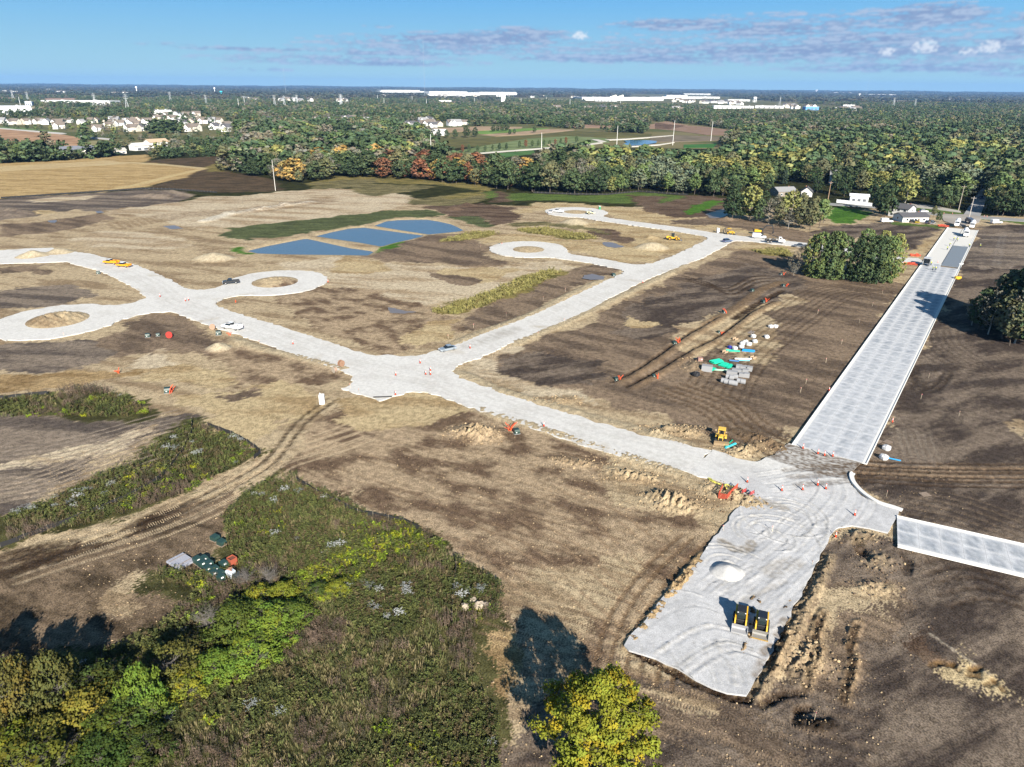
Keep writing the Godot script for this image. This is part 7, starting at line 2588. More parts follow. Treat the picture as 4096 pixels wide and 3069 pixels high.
func bulldozer(label: String, at: Vector2, turn: float) -> void:
	var o := thing("bulldozer", label, "bulldozer", on(at, 0.02), turn)
	tracks(o, 2.7,0.5,0.85,1.75)
	var ym := mat("dozer_yellow", Color(0.66,0.42,0.06), 0.45)
	var b := Shape.new()
	b.box(Vector3(-0.1,0.75,0), Vector3(2.5,0.5,1.1), Basis(), 0.05)
	part("chassis", b, steel(), o)
	var h := Shape.new()
	h.prism([0.05,0.9,1.45,0.85,1.5,1.35,1.4,1.5,0.1,1.62], Vector3.ZERO, Basis(), 0.95)
	part("engine_hood", h, ym, o)
	var gr := Shape.new()
	gr.box(Vector3(1.5,1.15,0), Vector3(0.05,0.5,0.7))
	part("grille", gr, steel(), o)
	var ex := Shape.new()
	ex.rod(Vector3(0.75,1.5,0.25), Vector3(0.75,2.2,0.25), 0.06,0.06,8)
	part("exhaust", ex, steel(), o)
	var c := Shape.new()
	for x in [-1.15,0.0]:
		for z in [-0.62,0.62]:
			c.box(Vector3(x, 1.9, z), Vector3(0.1,1.3,0.1))
	var cp := part("canopy_posts", c, ym, o)
	var rf := Shape.new()
	rf.box(Vector3(-0.55,2.58,0), Vector3(1.55,0.12,1.5), Basis(), 0.04)
	part("canopy", rf, ym, cp)
	var st := Shape.new()
	st.box(Vector3(-0.7,1.35,0), Vector3(0.6,0.25,0.6), Basis(), 0.05)
	st.box(Vector3(-0.98,1.75,0), Vector3(0.16,0.75,0.56), Basis(), 0.05)
	part("seat", st, steel(), o)
	for z in [-0.9,0.9]:
		var f := Shape.new()
		f.box(Vector3(-0.4,1.0, z), Vector3(1.5,0.35,0.45), Basis(), 0.05)
		part("fender", f, ym, o)
		var a := Shape.new()
		a.rod(Vector3(0.2,0.55, z * 1.0), Vector3(2.0,0.4, z * 0.9), 0.1,0.1,6)
		part("push_arm", a, ym, o)
	var bl := Shape.new()
	bl.prism([2.0,0.05,2.12,0.02,2.06,0.5,2.16,1.0,2.08,1.02,1.96,0.55], Vector3.ZERO, Basis(Vector3.UP, 0.12), 2.9)
	part("blade", bl, mat("worn_blade", Color(0.30,0.22,0.13), 0.5,0.4), o)

func wheel_loader(label: String, at: Vector2, turn: float) -> void:
	var o := thing("wheel_loader", label, "loader", on(at, 0.02), turn)
	var ym := mat("machine_yellow", yellow, 0.4)
	for x in [-1.7,1.5]:
		for z in [-1.05,1.05]:
			wheel(o, Vector3(x, 0.78, z), 0.78,0.55, yellow)
	var b := Shape.new()
	b.prism([-3.2,0.9,0.1,0.8,0.1,1.5,-0.6,1.6,-2.9,1.95,-3.3,1.7], Vector3.ZERO, Basis(), 1.5)
	part("engine_body", b, ym, o)
	var fr := Shape.new()
	fr.box(Vector3(1.2,1.0,0), Vector3(2.0,0.6,1.1), Basis(), 0.06)
	part("front_frame", fr, ym, o)
	var c := Shape.new()
	c.box(Vector3(-0.35,2.25,0), Vector3(1.35,1.5,1.4), Basis(), 0.1)
	var cab := part("cab", c, mat("cab_glass", Color(0.02,0.03,0.032), 0.08), o)
	var r := Shape.new()
	r.box(Vector3(-0.35,3.05,0), Vector3(1.55,0.14,1.6), Basis(), 0.04)
	part("roof", r, steel(), cab)
	for z in [-0.5,0.5]:
		var a := Shape.new()
		a.prism([0.7,1.6,1.3,1.75,2.9,0.75,3.2,0.45,2.85,0.4,1.2,1.3], Vector3(0,0, z), Basis(), 0.22)
		part("lift_arm", a, ym, o)
	var k := Shape.new()
	k.prism([3.05,0.1,4.15,0.06,4.15,0.12,3.3,0.25,3.2,0.6,3.45,1.2,3.35,1.22,3.0,0.6], Vector3.ZERO, Basis(), 2.7)
	part("bucket", k, mat("worn_bucket", Color(0.24,0.22,0.19), 0.45,0.4), o)

func backhoe(label: String, at: Vector2, turn: float) -> void:
	var o := thing("backhoe_loader", label, "backhoe", Vector3(at.x, 0.33, at.y), turn)
	var ym := mat("machine_yellow", yellow, 0.4)
	for z in [-0.85,0.85]:
		wheel(o, Vector3(-0.9,0.72, z), 0.72,0.45, yellow)
		wheel(o, Vector3(1.3,0.5, z), 0.5,0.35, yellow)
	var b := Shape.new()
	b.prism([-1.6,0.7,1.9,0.7,1.95,1.25,0.4,1.45,-1.6,1.3], Vector3.ZERO, Basis(), 1.1)
	part("body", b, ym, o)
	var c := Shape.new()
	for x in [-1.3,0.3]:
		for z in [-0.7,0.7]:
			c.box(Vector3(x, 2.0, z), Vector3(0.09,1.4,0.09))
	var cab := part("cab", c, steel(), o)
	var r := Shape.new()
	r.box(Vector3(-0.5,2.72,0), Vector3(1.9,0.14,1.65), Basis(), 0.04)
	part("roof", r, ym, cab)
	var k := Shape.new()
	k.prism([2.5,0.1,3.4,0.06,3.4,0.12,2.75,0.25,2.65,0.8,2.5,0.8], Vector3.ZERO, Basis(), 2.2)
	part("loader_bucket", k, mat("worn_bucket", Color.BLACK), o)
	for z in [-0.6,0.6]:
		var a := Shape.new()
		a.prism([0.5,1.3,0.8,1.45,2.6,0.75,2.6,0.45], Vector3(0,0, z), Basis(), 0.16)
		part("loader_arm", a, ym, o)
	var bm := Shape.new()
	bm.prism([-1.7,0.9,-2.3,2.9,-2.55,3.0,-2.1,0.9], Vector3.ZERO, Basis(), 0.28)
	bm.prism([-2.5,2.95,-3.4,1.6,-3.2,1.4,-2.3,2.75], Vector3.ZERO, Basis(), 0.24)
	part("boom", bm, steel(), o)
	var hb := Shape.new()
	hb.prism([-3.5,1.6,-3.1,1.5,-2.8,0.9,-3.3,0.8], Vector3.ZERO, Basis(), 0.6)
	part("hoe_bucket", hb, steel(), o)

func excavator(label: String, at: Vector2, turn: float) -> void:
	var o := thing("excavator", label, "excavator", on(at, 0.02), turn)
	var ym := mat("machine_yellow", yellow, 0.4)
	tracks(o, 4.2,0.6,0.9,2.4)
	var b := Shape.new()
	b.box(Vector3(-0.7,1.75,0), Vector3(3.4,1.1,2.6), Basis(), 0.12)
	part("house_body", b, ym, o)
	var cw := Shape.new()
	cw.box(Vector3(-2.5,1.7,0), Vector3(0.6,1.0,2.5), Basis(), 0.15)
	part("counterweight", cw, steel(), o)
	var c := Shape.new()
	c.box(Vector3(0.6,2.2,0.75), Vector3(1.5,1.8,1.0), Basis(), 0.1)
	part("cab", c, mat("cab_glass", Color(0.02,0.03,0.032), 0.08), o)
	var bm := Shape.new()
	bm.prism([0.9,1.9,1.3,1.7,3.4,4.1,6.0,4.2,6.0,4.6,3.2,4.7], Vector3(0,0,-0.3), Basis(), 0.42)
	part("boom", bm, steel(), o)
	var st := Shape.new()
	st.prism([5.7,4.7,6.2,4.6,6.9,1.7,6.6,1.6], Vector3(0,0,-0.3), Basis(), 0.34)
	part("stick", st, steel(), o)
	var k := Shape.new()
	k.prism([6.5,1.8,7.1,1.5,6.9,0.7,6.2,0.5,6.1,0.7,6.4,1.2], Vector3(0,0,-0.3), Basis(), 1.0)
	part("bucket", k, steel(), o)

func roller(label: String, at: Vector2, turn: float) -> void:
	var o := thing("soil_compactor", label, "roller", Vector3(at.x, 0.33, at.y), turn)
	var m := mat("cream_paint", Color(0.62,0.58,0.36), 0.45)
	for z in [-0.75,0.75]:
		wheel(o, Vector3(-1.4,0.72, z), 0.72,0.5, Color(0.62,0.58,0.36))
	var d := Shape.new()
	d.rod(Vector3(1.6,0.75,-1.0), Vector3(1.6,0.75,1.0), 0.75,0.75,18)
	part("drum", d, mat("drum_steel", Color(0.42,0.40,0.36), 0.4,0.6), o)
	var f := Shape.new()
	for z in [-1.1,1.1]:
		f.box(Vector3(1.2,0.8, z), Vector3(2.2,0.25,0.12))
	f.box(Vector3(0.3,0.8,0), Vector3(0.5,0.5,2.0))
	part("drum_frame", f, m, o)
	var b := Shape.new()
	b.prism([-2.5,0.8,0.0,0.8,0.0,1.3,-1.2,1.5,-2.5,1.5], Vector3.ZERO, Basis(), 1.3)
	part("engine_body", b, m, o)
	var c := Shape.new()
	for x in [-1.0,0.2]:
		for z in [-0.6,0.6]:
			c.box(Vector3(x, 1.95, z), Vector3(0.08,1.4,0.08))
	part("canopy_posts", c, steel(), o)
	var r := Shape.new()
	r.box(Vector3(-0.4,2.68,0), Vector3(1.6,0.1,1.5), Basis(), 0.04)
	part("canopy", r, m, o)

func heavy_truck(called: String, label: String, at: Vector2, turn: float, kind: String, paint: Color, group := "", y := 0.34) -> void:
	# a three-axle lorry pointing along +x: mixer, crane bed or dump box
	var o := thing(called, label, "truck", Vector3(at.x, y, at.y), turn, group)
	var m := mat("truck_paint_" + paint.to_html(), paint, 0.4)
	for x in [3.2,-1.6,-3.0]:
		for z in [-0.95,0.95]:
			wheel(o, Vector3(x, 0.52, z), 0.52,0.42)
	var f := Shape.new()
	f.box(Vector3(-0.2,0.95,0), Vector3(8.6,0.28,0.9))
	part("frame", f, steel(), o)
	var c := Shape.new()
	c.prism([1.6,0.75,4.4,0.7,4.45,1.6,3.2,1.85,2.9,2.75,1.6,2.8], Vector3.ZERO, Basis(), 2.2)
	var cab := part("cab", c, m, o)
	var g := Shape.new()
	g.hexa([Vector3(2.96,1.95,-1.0), Vector3(3.24,1.92,-1.0), Vector3(3.24,1.92,1.0), Vector3(2.96,1.95,1.0), Vector3(2.9,2.65,-0.95), Vector3(3.02,2.62,-0.95), Vector3(3.02,2.62,0.95), Vector3(2.9,2.65,0.95)])
	for z in [-1.11,1.11]:
		g.box(Vector3(2.3,2.2, z), Vector3(0.9,0.7,0.03))
	part("window", g, mat("car_glass", Color(0.015,0.02,0.025), 0.06), cab)
	if kind == "mixer":
		var d := Shape.new()
		var rings := []
		for e in [[-4.2,3.0,0.55], [-3.4,2.75,1.0], [-1.6,2.35,1.25], [0.2,2.0,1.1], [1.2,1.8,0.6]]:
			var ring := []
			for k in 14:
				var a := TAU * k / 14.0
				ring.append(Vector3(e[0] + sin(a) * e[2] * 0.22, e[1] + sin(a) * e[2], cos(a) * e[2]))
			rings.append(ring)
		d.loft(rings)
		part("drum", d, mat("drum_white", Color(0.72,0.72,0.70), 0.5), o)
		var ch := Shape.new()
		ch.prism([-4.3,2.4,-5.4,1.2,-5.3,1.0,-4.2,2.1], Vector3.ZERO, Basis(), 0.5)
		part("chute", ch, mat("dark_steel", Color(0.05,0.05,0.055), 0.5,0.4), o)
	elif kind == "crane":
		var d := Shape.new()
		d.box(Vector3(-1.6,1.25,0), Vector3(5.8,0.25,2.3))
		part("flat_bed", d, steel(), o)
		for k in 4:
			var p := Shape.new()
			p.box(Vector3(-3.8 + k * 1.5,1.7,0.2 * (k % 2)), Vector3(0.9,0.6,1.3), Basis(), 0.05)
			part("load", p, mat("grey_load_%d" % (k % 2), Color(0.08 + 0.16 * (k % 2), 0.08 + 0.15 * (k % 2), 0.08 + 0.14 * (k % 2)), 0.8), o)
		var a := Shape.new()
		a.prism([0.9,1.3,1.2,1.3,1.1,3.0,-1.4,3.5,-1.4,3.2,0.9,2.7], Vector3.ZERO, Basis(), 0.3)
		part("crane_arm", a, steel(), o)
	else:
		var d := Shape.new()
		d.prism([-4.4,1.15,1.3,1.15,1.4,2.6,-4.5,2.4], Vector3.ZERO, Basis(), 2.3)
		part("dump_box", d, m, o)

func road_y(p: Vector2) -> float:
	# top of the stone road where there is one, else the ground
	if Geometry2D.is_point_in_polygon(p, road_outline) or Geometry2D.is_point_in_polygon(p, pad_outline):
		return 0.33
	return gy(p.x, p.y) + 0.02

# ---------------------------------------------------------------- people

func body_mesh(bones: Array, cell: float) -> ArrayMesh:
	# a smooth skin over tapered bones [a, ra, b, rb], meshed as surface nets
	var lo := Vector3(1e9,1e9,1e9)
	var hi := -lo
	for b in bones:
		for k in [0,2]:
			var r: Vector3 = Vector3.ONE * (b[k + 1] + cell * 3.0)
			lo = lo.min(b[k] - r)
			hi = hi.max(b[k] + r)
	var n := Vector3i(((hi - lo) / cell).ceil()) + Vector3i.ONE
	var f := PackedFloat32Array()
	f.resize(n.x * n.y * n.z)
	for z in n.z:
		for y in n.y:
			for x in n.x:
				var p := lo + Vector3(x, y, z) * cell
				var d := 1.0
				for b in bones:
					var ab: Vector3 = b[2] - b[0]
					var t := clampf((p - b[0]).dot(ab) / maxf(ab.length_squared(), 1e-6), 0.0,1.0)
					var e: float = (p - (b[0] + ab * t)).length() - lerpf(b[1], b[3], t)
					var h := clampf(0.5 + 0.5 * (d - e) / 0.05,0.0,1.0)
					d = lerpf(d, e, h) - 0.05 * h * (1.0 - h)
				f[(z * n.y + y) * n.x + x] = d
	var at := {}
	var v := PackedVector3Array()
	for z in n.z - 1:
		for y in n.y - 1:
			for x in n.x - 1:
				var s := Vector3.ZERO
				var cnt := 0
				for e in [[0,0,0,1,0,0], [0,1,0,1,1,0], [0,0,1,1,0,1], [0,1,1,1,1,1], [0,0,0,0,1,0], [1,0,0,1,1,0], [0,0,1,0,1,1], [1,0,1,1,1,1], [0,0,0,0,0,1], [1,0,0,1,0,1], [0,1,0,0,1,1], [1,1,0,1,1,1]]:
					var a := f[((z + e[2]) * n.y + y + e[1]) * n.x + x + e[0]]
					var b := f[((z + e[5]) * n.y + y + e[4]) * n.x + x + e[3]]
					if (a < 0.0) != (b < 0.0):
						var t := a / (a - b)
						s += Vector3(x + lerpf(e[0], e[3], t), y + lerpf(e[1], e[4], t), z + lerpf(e[2], e[5], t))
						cnt += 1
				if cnt:
					at[Vector3i(x, y, z)] = v.size()
					v.append(lo + s / cnt * cell)
	var idx := PackedInt32Array()
	for z in range(1, n.z - 1):
		for y in range(1, n.y - 1):
			for x in range(1, n.x - 1):
				var a := f[(z * n.y + y) * n.x + x] < 0.0
				for ax in 3:
					var d: Vector3i = [Vector3i(1,0,0), Vector3i(0,1,0), Vector3i(0,0,1)][ax]
					var b := f[((z + d.z) * n.y + y + d.y) * n.x + x + d.x] < 0.0
					if a == b:
						continue
					var u: Vector3i = [Vector3i(0,1,0), Vector3i(0,0,1), Vector3i(1,0,0)][ax]
					var w: Vector3i = [Vector3i(0,0,1), Vector3i(1,0,0), Vector3i(0,1,0)][ax]
					var c := Vector3i(x, y, z)
					var q := [at[c - u - w], at[c - w], at[c], at[c - u]]
					if a:
						q.reverse()
					idx.append_array([q[0], q[1], q[2], q[0], q[2], q[3]])
	var nn := PackedVector3Array()
	nn.resize(v.size())
	for k in range(0, idx.size(), 3):
		var fn := (v[idx[k + 2]] - v[idx[k]]).cross(v[idx[k + 1]] - v[idx[k]])
		for m in 3:
			nn[idx[k + m]] += fn
	for k in nn.size():
		nn[k] = nn[k].normalized()
	var arr := []
	arr.resize(Mesh.ARRAY_MAX)
	arr[Mesh.ARRAY_VERTEX] = v
	arr[Mesh.ARRAY_NORMAL] = nn
	arr[Mesh.ARRAY_INDEX] = idx
	var m := ArrayMesh.new()
	m.add_surface_from_arrays(Mesh.PRIMITIVE_TRIANGLES, arr)
	return m

func person_meshes(bend_by: float) -> Array:
	# [body, vest, trousers, helmet] of a worker facing +x, leaning forward by bend_by
	var hip := Vector3(-0.12 * bend_by, 0.92 - 0.08 * bend_by, 0)
	var lean := Vector3(sin(bend_by), cos(bend_by), 0)
	var chest := hip + lean * 0.42
	var neck := hip + lean * 0.58
	var head := neck + Vector3(sin(bend_by * 0.6), cos(bend_by * 0.6), 0) * 0.17
	var bones := [[hip, 0.15, chest, 0.165], [chest, 0.15, neck, 0.065], [neck, 0.06, head, 0.10], [head, 0.105, head + Vector3(0.02,0.07,0), 0.095]]
	var legs := []
	for s in [-1.0,1.0]:
		var knee := Vector3(0.06 * bend_by + 0.04 * s, 0.50,0.11 * s)
		var foot := Vector3(0.08 * s, 0.08,0.12 * s)
		legs.append([hip + Vector3(0,-0.04,0.09 * s), 0.10, knee, 0.068])
		legs.append([knee, 0.068, foot, 0.05])
		bones.append_array(legs.slice(-2))
		bones.append([foot, 0.052, foot + Vector3(0.17,-0.03,0), 0.042])
		var sh := chest + Vector3(0,0.08,0.20 * s)
		var el := sh + Vector3(0.10 + 0.12 * bend_by, -0.27,0.06 * s)
		var ha := el + Vector3(0.20,-0.12 - 0.12 * bend_by, -0.05 * s)
		bones.append([sh, 0.07, el, 0.052])
		bones.append([el, 0.052, ha, 0.036])
		bones.append([ha, 0.036, ha + Vector3(0.10,-0.03,0), 0.028])
	var vest := [[hip + lean * 0.06,0.172, chest, 0.188], [chest, 0.18, neck - lean * 0.03,0.10]]
	var pants := [[hip + Vector3(0,0.02,0), 0.165, hip, 0.165]]
	for l in legs:
		pants.append([l[0], l[1] + 0.02, l[2], l[3] + 0.022])
	var hat := [[head + Vector3(0,0.10,0), 0.125, head + Vector3(0.03,0.09,0), 0.12], [head + Vector3(0.06,0.075,0), 0.09, head + Vector3(0.12,0.06,0), 0.06]]
	return [body_mesh(bones, 0.035), body_mesh(vest, 0.04), body_mesh(pants, 0.04), body_mesh(hat, 0.04)]

func person(label: String, at: Vector2, turn: float, meshes: Array, vest: Color, y: float) -> void:
	var o := thing("person", label, "person", Vector3(at.x, y, at.y), turn)
	obj("body", meshes[0], mat("skin_and_shirt", Color(0.16,0.13,0.11), 0.8), o)
	obj("safety_vest", meshes[1], mat("vest_" + vest.to_html(), vest, 0.7), o)
	obj("trousers", meshes[2], mat("work_trousers", Color(0.035,0.045,0.07), 0.9), o)
	obj("hard_hat", meshes[3], mat("hard_hat", Color(0.75,0.75,0.72), 0.4), o)

# ---------------------------------------------------------------- what stands about on the site

func cone_proto(called: String, label: String, at: Vector3, group: String) -> Node3D:
	var o := thing(called, label, "traffic cone", at, 0, group)
	var b := Shape.new()
	b.box(Vector3(0,0.04,0), Vector3(0.42,0.08,0.42), Basis(), 0.02)
	part("base", b, mat("rubber", RUBBER, 0.9), o)
	var c := Shape.new()
	c.rod(Vector3(0,0.08,0), Vector3(0,1.08,0), 0.15,0.055,12)
	part("cone_body", c, mat("cone_orange", Color(0.72,0.06,0.015), 0.55), o)
	for k in 2:
		var s := Shape.new()
		var y := 0.58 + k * 0.24
		s.rod(Vector3(0, y, 0), Vector3(0, y + 0.14,0), 0.15 - y * 0.095 + 0.012,0.15 - (y + 0.14) * 0.095 + 0.012,12, false)
		part("white_band", s, mat("reflective_white", Color(0.8,0.8,0.8), 0.4), o)
	return o

func pedestal(label: String, at: Vector2, turn: float, conduits: int, s: float) -> void:
	# a dark green utility pedestal on its pad
	var o := thing("utility_box", label, "utility box", on(at, -0.02), turn, "dark green utility boxes on the lots")
	var b := Shape.new()
	b.prism([-0.5,0.08,0.5,0.08,0.5,0.5,0.35,0.82,-0.5,0.82], Vector3.ZERO, Basis(), 0.95)
	part("cabinet", b, mat("utility_green", Color(0.018,0.045,0.036), 0.5), o)
	var p := Shape.new()
	p.box(Vector3(0,0.05,0), Vector3(1.2,0.12,1.15), Basis(), 0.02)
	part("base_pad", p, mat("pad_grey", Color(0.18,0.18,0.18), 0.9), o)
	var l := Shape.new()
	l.box(Vector3(0.505,0.36,0.15), Vector3(0.02,0.14,0.2))
	part("warning_label", l, mat("label_white", Color(0.7,0.7,0.7), 0.6), o)
	o.scale = Vector3.ONE * s
	if conduits > 0:
		conduit(label.replace("dark green utility box", "orange conduits standing out of the ground"), at + Vector2(0.9,0.5), conduits, s)

func conduit(label: String, at: Vector2, n: int, s: float) -> void:
	var c := thing("conduit_bundle", label, "conduit", on(at, -0.05), 0, "orange conduit stubs on the lots")
	var r := RandomNumberGenerator.new()
	r.seed = int(at.x * 31.0 + at.y * 17.0)
	for k in n:
		var h := Shape.new()
		var a := Vector3(r.randf_range(-0.3,0.3), 0, r.randf_range(-0.3,0.3))
		var d := Vector3(r.randf_range(-0.7,0.7), r.randf_range(1.0,1.7), r.randf_range(-0.7,0.7)) * s
		var mid := a + d * 0.55
		var tip := a + d + Vector3(d.x * 0.5,-0.15, d.z * 0.5)
		h.rod(a, mid, 0.06,0.06,6)
		h.rod(mid, tip, 0.06,0.06,6)
		part("conduit", h, mat("conduit_orange", Color(0.70,0.085,0.02), 0.5), c)

func toilet(label: String, at: Vector2, turn: float, c: Color, y := -1.0) -> void:
	var o := thing("portable_toilet", label, "portable toilet", Vector3(at.x, gy(at.x, at.y) if y < 0.0 else y, at.y), turn)
	var m := mat("toilet_" + c.to_html(), c, 0.5)
	var b := Shape.new()
	b.box(Vector3(0,1.05,0), Vector3(1.15,2.0,1.15), Basis(), 0.06)
	part("cabin", b, m, o)
	var r := Shape.new()
	r.box(Vector3(0,2.16,0), Vector3(1.2,0.2,1.2), Basis(), 0.09)
	part("roof", r, mat("toilet_roof", Color(0.78,0.78,0.78), 0.5), o)
	var d := Shape.new()
	d.box(Vector3(0.585,1.05,0), Vector3(0.04,1.75,0.8), Basis(), 0.01)
	var dr := part("door", d, m, o)
	var s := Shape.new()
	s.box(Vector3(0.62,1.45,0), Vector3(0.02,0.24,0.32))
	part("sign", s, mat("sign_grey", Color(0.25,0.27,0.3), 0.5), dr)
	var v := Shape.new()
	v.rod(Vector3(-0.4,2.2,0.35), Vector3(-0.4,2.55,0.35), 0.06,0.06,8)
	part("vent_pipe", v, mat("toilet_roof", Color.WHITE), o)

func reel(label: String, at: Vector2, turn: float, r: float, wind: Color, side: Color) -> void:
	var o := thing("cable_reel", label, "cable reel", on(at, r), turn, "cable reels beside the roads")
	var w := r * 0.9
	for s in [-1,1]:
		var f := Shape.new()
		f.ring(Vector3(0,0, s * w / 2), Vector3.BACK, r, r * 0.12,0.08,18)
		part("flange", f, mat("reel_" + side.to_html(), side, 0.8), o)
	var c := Shape.new()
	c.rod(Vector3(0,0,-w / 2), Vector3(0,0, w / 2), r * 0.72, r * 0.72,16)
	part("wound_cable", c, mat("cable_" + wind.to_html(), wind, 0.6), o)

func silt_fence(label: String, line: Array, h := 0.9) -> void:
	var pts := pv(line)
	var o := thing("silt_fence", label, "silt fence", on(pts[0]), 0, "black silt fences")
	var at := o.position
	var m := mat("silt_fabric", Color(0.014,0.014,0.015), 0.85)
	var wood := mat("stake_wood", Color(0.30,0.25,0.18), 0.9)
	var stake := Shape.new()
	stake.box(Vector3(0, h * 0.6,0), Vector3(0.05, h * 1.3,0.05))
	var sm := stake.mesh()
	for i in pts.size() - 1:
		var n := maxi(1, int(pts[i].distance_to(pts[i + 1]) / 2.6))
		for k in n:
			var a := on(pts[i].lerp(pts[i + 1], float(k) / n)) - at
			var b := on(pts[i].lerp(pts[i + 1], float(k + 1) / n)) - at
			var d := (b - a).normalized()
			var side := Vector3(-d.z, 0, d.x) * 0.015
			var u := Vector3(0, h, 0)
			var lo := Vector3(0,-0.15,0)
			var sag := Vector3(0, h * 0.86,0)
			var mid := (a + b) / 2
			var s := Shape.new()
			s.hexa([a - side + lo, mid - side + lo, mid + side + lo, a + side + lo, a - side + u, mid - side + sag, mid + side + sag, a + side + u])
			s.hexa([mid - side + lo, b - side + lo, b + side + lo, mid + side + lo, mid - side + sag, b - side + u, b + side + u, mid + side + sag])
			part("fabric_panel", s, m, o)
			obj("stake", sm, wood, o, Transform3D(Basis(), a))

func pipe_stack(called: String, label: String, category: String, at: Vector2, turn: float, n: int, rows: int, l: float, r: float, c: Color, untidy: float, y0 := 0.02) -> Node3D:
	var o := thing(called, label, category, on(at, y0), turn)
	var rg := RandomNumberGenerator.new()
	rg.seed = int(absf(at.x) * 13.0 + n)
	var m := mat("pipe_" + c.to_html(), c, 0.5)
	for j in rows:
		for i in n - j:
			var s := Shape.new()
			var z := (i - (n - j - 1) / 2.0) * r * 2.1
			var a := rg.randf_range(-untidy, untidy)
			var off := rg.randf_range(-untidy, untidy) * l * 0.4
			var d := Vector3(cos(a), 0, sin(a)) * l / 2
			var p := Vector3(off, r + j * r * 1.75, z)
			s.rod(p - d, p + d, r, r, 8)
			part("pipe", s, m, o)
	return o

func boulder(label: String, at: Vector2, r: float, s: int) -> void:
	var nz := noise(s, 0.8,3)
	var sh := Shape.new()
	var rings := []
	for j in 7:
		var t := PI * (j + 0.5) / 7.0 - PI / 2
		var ring := []
		for i in 10:
			var a := -TAU * i / 10.0
			var d := Vector3(cos(a) * cos(t), sin(t) * 0.75, sin(a) * cos(t))
			ring.append(d * r * (1.0 + nz.get_noise_3dv(d * 1.3 + Vector3(s, 0,0)) * 0.5))
		rings.append(ring)
	sh.loft(rings)
	var o := obj("boulder", sh.mesh(), mat("field_stone", lin(172,158,140), 0.9), self, Transform3D(Basis(), on(at, r * 0.5)))
	tag(o, label, "boulder", "pale boulders in the weeds")

